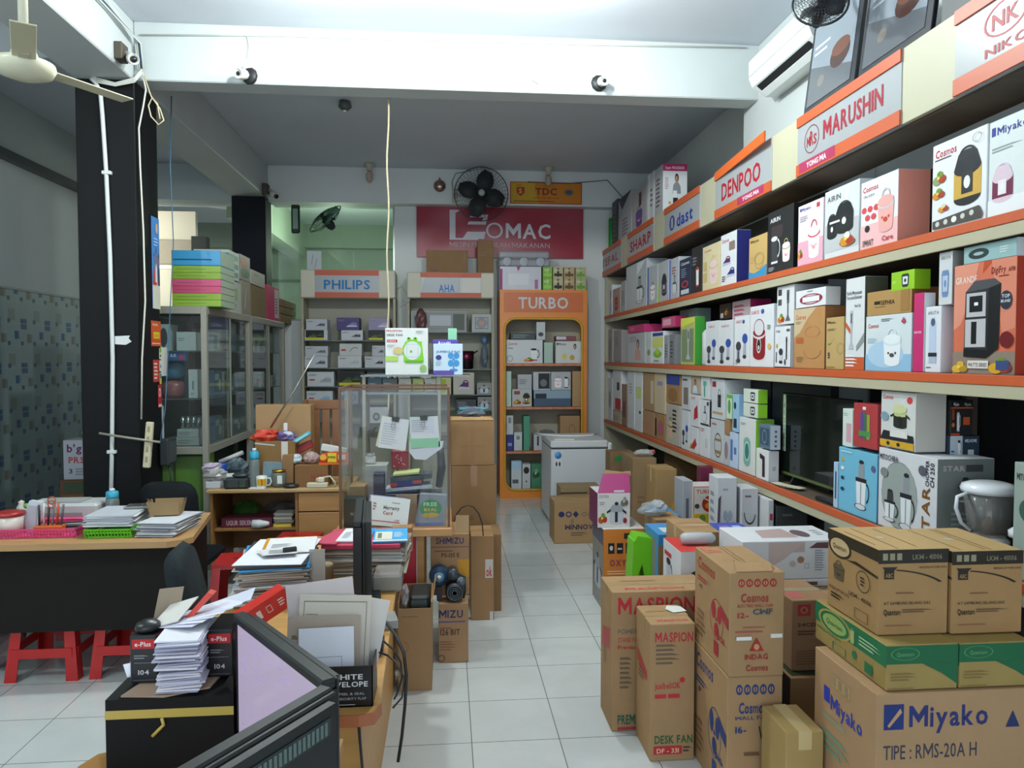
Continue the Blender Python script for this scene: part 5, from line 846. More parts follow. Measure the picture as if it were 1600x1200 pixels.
def regside(ink):
    return [('r',0,.86,1,.14,ink),('e',.26,.82,.24,.14,ink),('e',.26,.82,.2,.11,'#b8a078'),('t',.12,.79,.28,.06,'Quantum',ink),('p',[(.4,.7),(.6,.7),(1,.66),(1,.69),(.6,.74)],ink),('i',.1,.38,.3,.28,'jug',{'body':'#5a4e3a','lid':'#3a3226','spot':'#3a3226'}),('o',.74,.54,.13,.13,.07,ink),('l',.69,.48,.1,.12,3,ink),('n',.06,.25,.42,.04,'REGULATOR LPG',ink),('l',.1,.14,.3,.08,2,ink),('t',.48,.3,.42,.05,'LKW - 41006',ink),('o',.72,.12,.18,.09,.08,ink,4,45,405)]
K1 = KRAFT('#99784e'); KG = KRAFT('#937d49')
grp = None
Q1 = fcart(1.362, 1.598, 2.2, 2.51, .813, 1.088, 'black-banded regulator carton, left of the two on top of the stack', K1, {'F': regfront('', '#27231c'), 'L': regside('#2e2a20'), 'T': [('r',.1,.2,.02,.6,'#6e5634'),('r',.3,.05,.02,.9,'#6e5634'),('r',.62,.1,.015,.8,'#6e5634'),('e',.42,.5,.05,.04,'#b9bcb4')]}, sides={'T': '#c0a06c'})
Q2 = fcart(1.603, 1.845, 2.19, 2.50, .813, 1.08, 'black-banded regulator carton, right one cut off by the frame', K1, {'F': regfront('', '#27231c'), 'L': regside('#2e2a20'), 'T': [('r',.16,.05,.02,.9,'#6e5634'),('r',.5,.05,.02,.9,'#7e6640'),('r',.58,.05,.02,.9,'#7e6640'),('e',.4,.5,.06,.05,'#b9bcb4')]}, sides={'T': '#c0a06c'})
def grfront(g):
    return [('r',0,.58,1,.4,g),('o',.26,.8,.2,.14,.06,'#5a8a5a'),('t',.14,.75,.24,.09,'Quantum','#5a8a5a'),('p',[(.5,.58),(.78,.35),(1,.1),(1,.58)],g),('l',.06,.2,.4,.2,3,'#7a6034'),('r',.02,.04,.36,.02,'#7a6034')]
def grside(g):
    return [('r',0,.5,1,.48,g),('e',.3,.68,.25,.3,'#a3884a'),('e',.3,.68,.22,.26,g),('e',.3,.68,.18,.2,'#8aa05a'),('t',.18,.62,.24,.12,'Quantum','#1f5a34'),('n',.04,.34,.36,.08,'REGULATOR LPG',g),('o',.38,.16,.14,.14,.1,g,4,45,405),('i',.52,.5,.1,.44,'kettle',{'body':'#9aa86a','dark':'#5a7a4a'}),('l',.66,.6,.3,.24,3,'#9ab48a'),('e',.6,.3,.03,.1,g),('r',.74,.1,.1,.24,g)]
fcart(1.349, 1.583, 2.128, 2.565, .667, .811, 'green-banded regulator carton, left of the two in the middle layer', KG, {'F': grfront('#1a5a38'), 'L': grside('#1f6a44')})
fcart(1.588, 1.83, 2.128, 2.565, .667, .809, 'green-banded regulator carton, right one cut off by the frame', KG, {'F': grfront('#1a5a38'), 'L': grside('#1f6a44')})
fcart(1.312, 1.9, 2.115, 2.495, 0, .665, 'big kraft carton with blue wordmark under the regulator cartons', KRAFT('#a0805d'), {'F': [('r',.04,.83,.11,.12,'#1f2f6a'),('p',[(.06,.85),(.13,.93),(.14,.91),(.07,.84)],'#b18a60'),('t',.18,.84,.44,.1,'Miyako','#262f66'),('n',.04,.69,.52,.07,'TIPE : RMS-20A H','#3a3a48'),('p',[(.72,.82),(.8,.82),(.76,.9)],'#22305a'),('e',.75,.6,.03,.015,RED)],
  'L': [('r',.3,.86,.32,.07,'#8a7a5a'),('r',.31,.865,.3,.06,'#b18a60'),('r',.32,.87,.06,.05,'#8a7a5a'),('r',.42,.87,.06,.05,'#8a7a5a'),('r',.52,.87,.06,.05,'#8a7a5a'),('r',.18,.76,.1,.08,'#26389a'),('t',.3,.74,.5,.075,'Miyako','#26389a'),('l',.16,.66,.6,.05,1,'#8a8a72'),('l',.16,.5,.5,.12,3,'#6a8a72')]})
# long white steamer boxes lying behind the fan cartons
y_ = 3.36
a = at(1150, 902, Y=y_); b = at(1316, 902, Y=y_); zt = at(1316, 843, Y=y_).z; zb = at(1316, 903, Y=y_).z
fcart(b.x-.5, b.x, y_, y_+.3, zb, zt, 'long white steamer box printed with a brown handle and vertical lettering', '#d9dbde', {'F': [('r',.26,.7,.36,.26,'#c5b2ac'),('p',[(.26,.96),(.26,.3),(.4,.5),(.62,.96)],'#cbbab4'),('p',[(.66,.8),(.74,.94),(.92,.94),(.96,.88),(.9,.78)],'#6a4a4e'),('e',.58,.5,.035,.09,'#a88464'),('e',.5,.4,.03,.08,'#c2b2aa'),('l',.72,.2,.12,.56,9,'#9aa0a4'),('r',.87,.06,.055,.7,'#3a2a34'),('o',.64,.34,.03,.09,.12,'#5a5e64',4,45,405)], 'T': [('p',[(.25,.2),(.3,.7),(.6,.8),(.62,.2)],'#b49c98'),('e',.7,.45,.08,.25,'#6a5a5c'),('l',.85,.3,.1,.4,3,'#9aa0a4')]})
st = [x for x in COL.objects if x.get('label', '').startswith('long white steamer')][0]
m = MB(); h_ = zt-zb
f = Face(m, (.25-.012, -.1506, h_*.95), (0, 0, -h_*.88), (.02, 0, 0)); f.n = Vector((0, -1, 0)); f.text(0, 0, 1, 1, 'Super Ultimate', '#3a3a40')
f = Face(m, (.25-.058, -.1512, h_*.5), (0, 0, -h_*.36), (.016, 0, 0)); f.n = Vector((0, -1, 0)); f.text(0, 0, 1, 1, 'BEIGE', '#c9c4c6')
m.build('side_lettering', st)
fcart(b.x-.42, b.x-.005, y_-.01, y_+.3, zb-.035, zb-.001, 'flat white box with brown strip, squeezed under the long steamer box', '#d6d8da', {'F': [('r',.1,.2,.6,.5,'#6a4a48')]})
fcart(b.x-.44, b.x+.02, y_-.14, y_+.3, 0, zb-.037, 'grey-banded kraft carton beneath the white steamer boxes', KRAFT('#977c5c'), {'F': [('r',0,.9,1,.1,'#4c4e50'),('l',.1,.6,.6,.1,2,'#7a5a40')], 'T': [('r',.3,.0,.2,1,'#b9a888')]})
# blue box, K carton, white box with red lid, bag
fbox(1129, 1182, 833, 864, 3.83, .25, 'blue box with white lettering behind the long steamer box', '#27358c', [('t',.1,.4,.3,.3,'BEL','#c8d0e6')], {'T': '#3a4ca8'}, {'L': [('t',.15,.45,.7,.34,'DELFIN','#c8d0e6'),('l',.2,.1,.5,.2,2,'#8a96c8')], 'T': [('r',.2,.2,.3,.5,'#8a7ab0'),('r',.6,.3,.25,.4,'#b0bce0')]})
p = at(1129, 864, Y=3.83)
fcart(1.47, 1.72, 3.82, 4.12, 0, p.z-.001, 'plain kraft carton carrying the blue box', KD)
fcart(at(1070, 900, Y=3.8).x, at(1070, 900, Y=3.8).x+.195, 3.8, 4.14, 0, .765, 'kraft carton with red initial and a dark handhold behind the white red box', KR, {'F': [('t',.28,.86,.2,.07,'K','#b02a30')], 'L': [('r',.3,.42,.35,.2,'#5a4838'),('e',.5,.9,.1,.03,'#7a5a3a')], 'T': [('r',.05,.3,.9,.03,'#9a5a48'),('r',.05,.6,.9,.03,'#9a5a48')]}, tape=('x', '#b59a70'))
fcart(1.14, 1.32, 3.49, 3.78, 0, .745, 'white appliance box with red top behind the fan cartons', '#d2d2d4', {'L': [('i',.1,.62,.5,.3,'kettle',{'body':'#b4b8c0'}),('r',.1,.9,.4,.03,'#b8303a'),('l',.1,.4,.5,.12,3,'#8a8e96')], 'F': [('i',.2,.6,.5,.3,'kettle',{'body':'#aeb4be'})], 'T': [('r',0,0,1,1,'#c23a34')]})
m = MB(); m.X = Matrix.Translation((1.27, 3.62, .745+.033)); m.lathe([(.001, -.09), (.02, -.088), (.03, -.07), (.032, 0), (.029, .07), (.015, .09), (.001, .095)], glass('#d9dcde', .55, .15, 'plastic_wrap'), axis='X', seg=14); m.lathe([(.024, -.07), (.024, .07)], P('#c9ccd2'), axis='X'); tag(m.build('wrapped_bundle'), 'plastic wrapped white bundle lying on the red-topped box', 'bundle')
# blue taped carton, lime stool, orange box
x = at(1029, 850, Y=4.2).x
fcart(x, x+.16, 4.2, 4.5, 0, .655, 'kraft carton with blue tape and black marker lines beside the lime stool', KD, {'F': [('r',0,.9,1,.1,'#3a86c0'),('r',.28,.93,.5,.04,'#c8dcd8'),('p',[(.3,.3),(.32,.3),(.9,.5),(.9,.52)],'#3a2e24'),('p',[(.3,.5),(.32,.5),(.9,.28),(.88,.28)],'#3a2e24')], 'L': [('r',0,0,1,1,'#7c7a76'),('r',.8,0,.14,1,'#4a86c0'),('r',0,.94,1,.06,'#3a86c0'),('r',.1,.1,.15,.3,'#5a90c0')], 'T': [('r',0,0,1,1,'#4c8cc0'),('r',.3,.2,.5,.4,'#c8d4d0')]})
GRN = PL('#6cc21e', .3)
xg0, xg1 = at(985, 900, Y=4.34).x, at(1016, 900, Y=4.34).x; zg = at(1000, 838, Y=4.34).z
sg = empty('plastic_stool', 'lime green plastic stool beside the orange pressure cooker carton', 'stool', ((xg0+xg1)/2, 4.48, 0))
hw = (xg1-xg0)/2
def stool(e_, w_, d_, h, mt, t=.035, rail=.42, top=None):
    tw, td = w_*.38, d_*.38
    m = MB(); m.prism([(-tw, -td, h-.03), (tw, -td, h-.03), (tw, td, h-.03), (-tw, td, h-.03)], (0, 0, .03), mt); m.box(-tw*.3, tw*.3, -.008, .008, h, h+.001, PL('#300a08')) ; m.build('seat', e_)
    for sx in (-1, 1):
        for sy in (-1, 1):
            m = MB(); a0 = Vector((sx*tw, sy*td, h-.02)); a1 = Vector((sx*w_/2, sy*d_/2, 0)); q = []
            for pnt, s_ in ((a1, 1.15), (a0, .9)):
                q.append([(pnt.x, pnt.y, pnt.z), (pnt.x-sx*t*s_*1.25, pnt.y, pnt.z), (pnt.x-sx*t*s_*1.25, pnt.y-sy*.006, pnt.z), (pnt.x-sx*.006, pnt.y-sy*.006, pnt.z), (pnt.x-sx*.006, pnt.y-sy*t*s_*1.25, pnt.z), (pnt.x, pnt.y-sy*t*s_*1.25, pnt.z)])
            vs = q[0]+q[1]; fs = [(i, (i+1) % 6, 6+(i+1) % 6, 6+i) for i in range(6)]+[tuple(range(6)), tuple(range(6, 12))[::-1]]; m.add(vs, fs, mt); m.build('leg', e_)
    k = 1-rail*.24; zr = h*rail*.5
    for sx, sy in ((0, -1), (0, 1), (-1, 0), (1, 0)):
        m = MB(); f_ = (w_/2)*(1-.24*zr/h); g_ = (d_/2)*(1-.24*zr/h)
        if sy: m.box(-f_+.02, f_-.02, sy*g_-.003, sy*g_+.003, zr-.025, zr+.025, mt)
        else: m.box(sx*f_-.003, sx*f_+.003, -g_+.02, g_-.02, zr-.025, zr+.025, mt)
        m.build('rail', e_)
m = MB(); A = [(-hw, -.14, 0), (-hw*.55, -.14, zg-.03), (-hw*.3, -.14, zg), (hw, -.14, zg-.015), (hw, -.14, 0), (hw*.62, -.14, 0), (hw*.55, -.14, zg*.55), (hw*.2, -.14, zg*.72), (-hw*.2, -.14, zg*.62), (-hw*.5, -.14, 0)]
m.prism(A, (0, .012, 0), GRN); m.build('front_side', sg)
m = MB(); m.prism([(a[0], .0, a[2]) for a in A], (0, .012, 0), GRN); m.build('rear_side', sg)
m = MB(); m.prism([(hw, -.14, 0), (hw, -.14, zg-.015), (hw, .012, zg-.015), (hw, .012, 0)], (.008, 0, 0), GRN); m.prism([(-hw, -.14, 0), (-hw*.55, -.14, zg-.03), (-hw*.55, .012, zg-.03), (-hw, .012, 0)], (-.008, 0, 0), GRN); m.build('flank', sg)
m = MB(); m.prism([(-hw*.56, -.141, zg-.03), (-hw*.3, -.141, zg+.002), (hw, -.141, zg-.012), (hw+.008, -.141, zg-.03)], (0, .154, 0), GRN); m.build('seat', sg)
x0, x1 = at(942, 950, Y=4.8).x, at(1002, 950, Y=4.8).x
fcart(x0, x1+.02, 4.8, 5.15, 0, .55, 'orange pressure cooker carton with black handling symbols on the floor', '#c8772c', {'F': [('r',.5,.88,.4,.07,'#2e2c2a'),('r',.12,.7,.15,.13,'#26262a'),('r',.33,.7,.15,.13,'#26262a'),('r',.54,.7,.15,.13,'#26262a'),('r',.75,.7,.15,.13,'#26262a'),('e',.195,.77,.04,.03,'#c9c9c4'),('r',.35,.75,.1,.02,'#c9c9c4'),('e',.615,.77,.04,.03,'#c9c9c4'),('r',.8,.72,.02,.09,'#c9c9c4'),('t',.16,.55,.64,.08,'OXYRA','#8a3a5a'),('l',.1,.44,.7,.06,2,'#e6b48a'),('l',.1,.34,.66,.03,1,'#5a2a1a'),('l',.1,.1,.3,.16,5,'#7a3a1a'),('l',.6,.1,.3,.16,5,'#7a3a1a')], 'L': [('r',0,0,1,1,'#8e8a80'),('i',.1,.2,.8,.5,'pot'),('r',0,.8,1,.2,'#5a5664')], 'T': [('r',0,0,1,1,'#c9c6c0')]})
x0, x1 = at(934, 830, Y=4.84).x, at(985, 830, Y=4.84).x
pw = x1-x0; ph = 1.7-(776-558)/1150*4.84-.55
e_ = empty('product_box', 'magenta-topped pot carton with open gable lid on the orange carton', 'box', ((x0+x1)/2, 4.99, .551))
m = MB(); m.box(-pw/2, pw/2, -.14, .14, 0, ph, mat('#cfccc9', .5, 'paper'), .002); fc = faces(m, pw, .28, ph)
draw(fc['F'], [('n',.04,.86,.3,.1,'OXYRA','#6a4a54'),('i',.02,.1,.3,.4,'food',{'a':'#a8502c'}),('i',.28,.08,.6,.75,'pot'),('e',.84,.2,.06,.08,'#8a2a34'),('l',.06,.66,.2,.1,2,'#8a8a8c'),('i',.7,.6,.26,.36,'food',{'a':'#6a6a6a','b':'#8a8a8a','c':'#5a5a5a'})]); fc['R'].rect(0, 0, 1, 1, '#6a1c48'); draw(fc['R'], [('i',.3,.1,.6,.7,'pot',{'c':'#8e9298'}),('r',.5,.86,.4,.07,'#c8b8c0')]); fc['L'].rect(0, 0, 1, 1, '#6a1c48'); m.build('body', e_)
MG = mat('#8e1f5e', .45, 'paper')
m = MB(); m.prism([(-pw/2, -.139, ph), (pw/2, -.139, ph), (pw/2+.02, -.03, ph+.115), (-pw/2+.06, -.03, ph+.115)], (0, .003, .001), MG); m.box(.0, .07, -.141, -.139, ph+.005, ph+.02, P('#d8c8d0')); m.build('front_flap', e_)
m = MB(); m.prism([(-pw/2+.07, -.028, ph+.1), (pw/2+.03, -.028, ph+.1), (pw/2+.03, -.028, ph+.13), (pw/2-.01, -.028, ph+.13), (pw/2-.02, -.028, ph+.125), (-pw/2+.11, -.028, ph+.135), (-pw/2+.1, -.028, ph+.14), (-pw/2+.07, -.028, ph+.14)], (0, .004, 0), KRAFT('#b2946c')); m.build('handle_flap', e_)
m = MB(); m.prism([(pw/2, -.138, ph), (pw/2, .138, ph), (pw/2+.02, .0, ph+.1)], (.002, 0, 0), mat('#5a1a3c', .5, 'paper')); m.build('side_flap', e_)
m = MB(); m.ball((0, 0, 0), (.1, .07, .045), glass('#d6dde2', .3, .1, 'plastic_wrap'), 16, 9, .3); m.ball((.03, .0, .03), (.05, .04, .03), glass('#e6eaee', .4, .1, 'plastic_wrap'), 12, 7, .3)
p = at(1018, 832, Y=4.75); o = m.build('plastic_bag', None, (p.x, 4.72, .7)); tag(o, 'crumpled clear plastic bag stuffed above the lime stool', 'bag')
fcart(max(p.x-.02, 1.31), p.x+.16, 4.6, 4.85, 0, .655, 'plain kraft carton under the crumpled clear bag', KD)
# carton with lettering in front of the freezer
x0 = at(866, 840, Y=6.58).x
fcart(x0, x0+.55, 6.58, 6.9, 0, .385, 'kraft carton with dark blue lettering and symbols in front of the freezer', KR, {'F': [('e',.12,.7,.05,.07,'#2a2f5a'),('o',.24,.7,.05,.07,.4,'#2a2f5a'),('p',[(.31,.7),(.36,.78),(.41,.7),(.36,.62)],'#2a2f5a'),('o',.5,.7,.04,.05,.3,'#6a5a50'),('o',.6,.7,.04,.05,.3,'#6a5a50'),('o',.3,.53,.02,.05,.3,'#3a3a4a'),('t',.18,.34,.56,.12,'WINNOVA','#23284e'),('l',.28,.18,.3,.1,2,'#6a5a4a')]}, tape=('x', '#a89064'))
fcart(x0+.11, x0+.5, 6.92, 7.18, 0, .458, 'kraft carton with green strip between lettered carton and freezer', KRAFT('#8a7758'), {'F': [('r',0,.86,.66,.03,'#2e2a24'),('r',.7,.84,.3,.04,'#4a7a2a')]})
# chest freezer
FZ = mat('#bfc4c8', .35, 'paint')
xl, xr = at(861, 760, Y=7.25).x, at(948, 760, Y=7.25).x
fz = empty('chest_freezer', 'white chest freezer standing before the orange display cabinet', 'freezer', ((xl+xr)/2, 7.62, 0)); fw = xr-xl
m = MB(); m.box(-fw/2, fw/2, -.37, .37, .04, .78, FZ, .008); m.box(-fw/2+.03, fw/2-.03, -.34, .34, 0, .04, PL('#3a3c3e')); m.build('body', fz)
m = MB(); m.box(-fw/2-.004, fw/2+.012, -.376, .376, .792, .865, mat('#c3c6c8', .4, 'paint'), .012); m.build('lid', fz)
m = MB(); m.box(-fw/2+.006, fw/2-.006, -.365, .365, .78, .792, PL('#2c2e30')); m.build('gasket', fz)
m = MB(); m.box(fw/2+.012, fw/2+.055, -.372, -.3, .6, .84, mat('#cdd0d0', .4, 'paint'), .015); m.build('side_handle', fz)
m = MB(); m.box(-fw/2+.03, -fw/2+.11, -.3715, -.3702, .6, .68, PP('#c9ccce')); f = Face(m, (-fw/2+.03, -.3715, .6), (.08, 0, 0), (0, 0, .08)); draw(f, [('e',.3,.4,.12,.3,'#3a3c44'),('e',.7,.4,.12,.3,'#3a3c44')]); m.build('warning_sticker', fz)
m = MB(); m.lathe([(.035, 0), (.035, .001), (.001, .001)], P('#4a8ac8'), (-fw/2+.07, -.3712, .72), axis='Y'); m.build('round_sticker', fz)
m = MB(); m.tube([(-.36, .25, .878), (-.3, .1, .876), (-.12, -.02, .875), (.05, -.04, .875), (.2, .0, .875), (.28, .14, .878)], .011, PL('#d8dad8', .35)); o = m.build('bent_tube', None, (fz.location.x, fz.location.y, .001)); tag(o, 'bent white plastic tube lying on the freezer lid', 'tube')
m = MB(); m.box(-.1, .1, -.09, .09, 0, .006, PP('#dcdcd8')); m.X = Matrix.Rotation(.05, 4, 'Z'); m.box(-.095, .1, -.085, .09, .006, .009, PP('#d2d2ce')); o = m.build('paper_stack', None, (fz.location.x-.14, fz.location.y-.22, .866)); tag(o, 'small stack of white paper on the freezer lid', 'paper')
# cartons in the dark under the shelf behind
def ub(u0, u1, vt, Y, d, z0, label, m_, gfx=None, sides=None, **k):
    a = at(u0, 700, Y=Y).x; b = at(u1, 700, Y=Y).x; zt = at((u0+u1)/2, vt, Y=Y).z
    return fcart(a, b, Y, Y+d, z0, zt, label, m_, gfx, sides, **k)
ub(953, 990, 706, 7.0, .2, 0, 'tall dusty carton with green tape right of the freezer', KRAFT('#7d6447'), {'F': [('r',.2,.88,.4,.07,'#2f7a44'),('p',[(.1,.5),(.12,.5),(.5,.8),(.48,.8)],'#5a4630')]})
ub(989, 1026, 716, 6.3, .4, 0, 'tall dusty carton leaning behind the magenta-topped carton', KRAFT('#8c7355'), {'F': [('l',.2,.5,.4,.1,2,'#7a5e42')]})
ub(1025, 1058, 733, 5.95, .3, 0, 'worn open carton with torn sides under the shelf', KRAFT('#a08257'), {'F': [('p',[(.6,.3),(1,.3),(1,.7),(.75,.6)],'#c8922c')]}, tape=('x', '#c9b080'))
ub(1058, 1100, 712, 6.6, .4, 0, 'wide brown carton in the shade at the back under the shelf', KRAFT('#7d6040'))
m = MB(); m.ball((0, 0, 0), (.09, .06, .03), glass('#dcdcd8', .5, .15, 'plastic_wrap'), 14, 8, .4); m.ball((.07, -.02, .012), .018, PL('#b8403a'), 8, 5); p = at(1012, 735, Y=6.25); o = m.build('plastic_bag', None, (p.x+.03, 6.45, at(1007, 716, Y=6.3).z+.03)); tag(o, 'torn plastic bag with red print on a dusty carton', 'bag')
ub(1027, 1064, 806, 4.95, .3, 0, 'white and blue carton lid behind the blue taped carton', '#bcc4c8', {'F': [('r',.3,.88,.7,.12,'#3a7ab0'),('l',.2,.3,.6,.4,4,'#9aa2a8')]}, {'T': '#4a8ab8'})
m = MB(); m.tube([at(1028, 812, Y=5.05), at(1040, 806, Y=5.05), at(1054, 812, Y=5.04), at(1062, 822, Y=5.0), at(1068, 835, Y=4.95)], .007, PL('#cdc8b4')); tag(m.build('loose_cable'), 'cream cable looping over the white and blue carton', 'cable')
# goods piled under the near part of the shelf
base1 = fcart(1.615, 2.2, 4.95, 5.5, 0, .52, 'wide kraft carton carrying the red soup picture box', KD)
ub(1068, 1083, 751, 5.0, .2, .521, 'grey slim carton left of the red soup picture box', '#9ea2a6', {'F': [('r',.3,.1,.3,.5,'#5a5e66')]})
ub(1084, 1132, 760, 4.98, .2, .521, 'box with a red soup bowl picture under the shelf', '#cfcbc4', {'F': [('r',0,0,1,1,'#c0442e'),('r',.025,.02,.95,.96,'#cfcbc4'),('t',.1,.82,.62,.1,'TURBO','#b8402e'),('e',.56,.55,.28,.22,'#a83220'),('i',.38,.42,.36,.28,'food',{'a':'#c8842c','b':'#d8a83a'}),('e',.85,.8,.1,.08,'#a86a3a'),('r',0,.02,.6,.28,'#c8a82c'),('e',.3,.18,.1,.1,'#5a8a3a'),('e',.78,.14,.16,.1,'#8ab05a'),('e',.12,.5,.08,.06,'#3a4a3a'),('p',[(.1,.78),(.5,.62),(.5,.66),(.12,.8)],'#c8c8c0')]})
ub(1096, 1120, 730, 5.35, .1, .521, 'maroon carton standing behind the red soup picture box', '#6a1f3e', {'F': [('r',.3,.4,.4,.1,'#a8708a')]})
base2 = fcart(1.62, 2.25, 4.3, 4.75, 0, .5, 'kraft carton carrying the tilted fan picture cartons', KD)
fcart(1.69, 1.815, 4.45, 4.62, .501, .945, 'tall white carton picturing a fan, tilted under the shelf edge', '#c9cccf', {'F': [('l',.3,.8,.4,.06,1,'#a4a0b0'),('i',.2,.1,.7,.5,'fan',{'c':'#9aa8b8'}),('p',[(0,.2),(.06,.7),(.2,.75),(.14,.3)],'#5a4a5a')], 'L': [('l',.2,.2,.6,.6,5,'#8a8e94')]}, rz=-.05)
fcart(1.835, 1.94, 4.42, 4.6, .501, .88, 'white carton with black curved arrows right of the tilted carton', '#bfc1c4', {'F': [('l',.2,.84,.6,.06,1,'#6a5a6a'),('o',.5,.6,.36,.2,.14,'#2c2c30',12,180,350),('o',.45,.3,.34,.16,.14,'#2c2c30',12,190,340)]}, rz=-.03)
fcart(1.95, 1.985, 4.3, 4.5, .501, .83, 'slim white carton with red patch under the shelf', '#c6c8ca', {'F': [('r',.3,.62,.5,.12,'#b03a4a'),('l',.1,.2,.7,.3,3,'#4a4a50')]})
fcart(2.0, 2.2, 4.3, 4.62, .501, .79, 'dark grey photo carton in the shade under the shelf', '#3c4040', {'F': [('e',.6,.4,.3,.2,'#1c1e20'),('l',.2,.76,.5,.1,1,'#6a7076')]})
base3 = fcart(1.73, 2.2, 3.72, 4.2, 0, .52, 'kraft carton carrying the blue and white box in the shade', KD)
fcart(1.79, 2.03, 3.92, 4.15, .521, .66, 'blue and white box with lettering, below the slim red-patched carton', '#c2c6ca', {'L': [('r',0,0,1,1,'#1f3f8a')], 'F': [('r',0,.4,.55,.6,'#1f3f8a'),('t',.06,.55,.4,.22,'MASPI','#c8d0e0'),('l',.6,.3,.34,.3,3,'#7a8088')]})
m = MB(); m.X = Matrix.Rotation(-.1, 4, 'Y') @ Matrix.Rotation(.25, 4, 'X'); m.box(-.075, .075, 0, .002, 0, .13, PP('#bfc2ca')); f = Face(m, (-.075, 0, 0), (.15, 0, 0), (0, 0, .13)); draw(f, [('n',.08,.66,.34,.14,'Philips','#6a5a6a'),('l',.1,.1,.6,.3,4,'#9a9ea8'),('e',.9,.4,.04,.06,'#3a3a44')]); m.box(-.07, .08, .01, .012, 0, .12, PP('#b4b8c0')); o = m.build('leaflet', None, (1.905, 3.8, .521)); tag(o, 'folded white leaflet standing in the shade below the television', 'leaflet')
# ================================================================ BACK WALL
YB_ = 9.27
def draped(name, label, cat, u0, u1, v0, v1, Y, base, ops, amp=.008, rough=.35):
    a = at(u0, (v0+v1)/2, Y=Y); b = at(u1, (v0+v1)/2, Y=Y); zt = at((u0+u1)/2, v0, Y=Y).z; zb = at((u0+u1)/2, v1, Y=Y).z
    mb = MB(); W_ = b.x-a.x; H_ = zt-zb; n, k = 36, 12
    T = mat(base, rough, 'plastic')
    fn = lambda s, t: -amp*(math.sin(9*s+5*t)+.6*math.sin(17*s-8*t)+1.7)*.4
    vs = [(W_*i/n, fn(i/n, j/k), H_*j/k) for j in range(k+1) for i in range(n+1)]
    fs = [(j*(n+1)+i, j*(n+1)+i+1, (j+1)*(n+1)+i+1, (j+1)*(n+1)+i) for j in range(k) for i in range(n)]
    mb.add(vs, fs, T, True)
    mb.add([(v[0], v[1]+.002, v[2]) for v in vs], [f[::-1] for f in fs], T, True)
    o = mb.build(name, None, (a.x, Y, zb)); tag(o, label, cat)
    f2 = MB(); F_ = Face(f2, (0, -amp*1.35-.0015, 0), (W_, 0, 0), (0, 0, H_)); draw(F_, ops); f2.build('print', o)
    return o
def GL(c): return mat(c, .35, 'plastic')
draped('wall_banner', 'wide crimson food machine banner hanging on the back wall', 'banner', 651, 911, 323, 403, YB_, '#9c2238', [
 ('r',.195,.34,.035,.58,'#d6d4da'),('r',.195,.34,.17,.035,'#d6d4da'),('p',[(.205,.92),(.26,.92),(.23,.86),(.205,.38)],'#d6d4da'),('p',[(.315,.78),(.325,.84),(.425,.84),(.41,.64),(.3,.64),(.31,.7),(.385,.7),(.4,.78)],'#d6d4da'),('p',[(.27,.36),(.4,.36),(.41,.5),(.3,.5)],'#d6d4da'),
 ('o',.462,.53,.05,.155,.24,'#d6d4da'),('t',.53,.385,.27,.29,'MAC','#d6d4da'),('n',.195,.2,.6,.1,'MESIN PENGOLAH MAKANAN','#c4a8b0')], .01)
draped('wall_sign', 'orange and yellow tape advertising sign on the back beam', 'sign', 797, 909, 285, 319, 9.115, '#c87424', [
 ('r',0,0,1,1,'#b5342c'),('r',.012,.035,.976,.93,'#d08028'),('r',.012,.035,.33,.93,'#c9a02c'),('p',[(.3,.035),(.4,.035),(.3,.965)],'#c9a02c'),('t',.35,.42,.3,.32,'TDC','#7c3a20'),('p',[(.09,.76),(.2,.76),(.2,.5),(.145,.34),(.09,.5)],'#b5382c'),('t',.12,.48,.045,.22,'S','#dcc05a'),('l',.08,.82,.13,.05,1,'#8a3a20'),('n',.32,.24,.36,.07,'SUPER TRIP AND TAPE','#7c3a20'),('l',.05,.09,.9,.06,1,'#4a2c1a'),('e',.82,.55,.07,.17,'#8f7a58'),('e',.82,.55,.045,.1,'#4a5a6a')], .003)
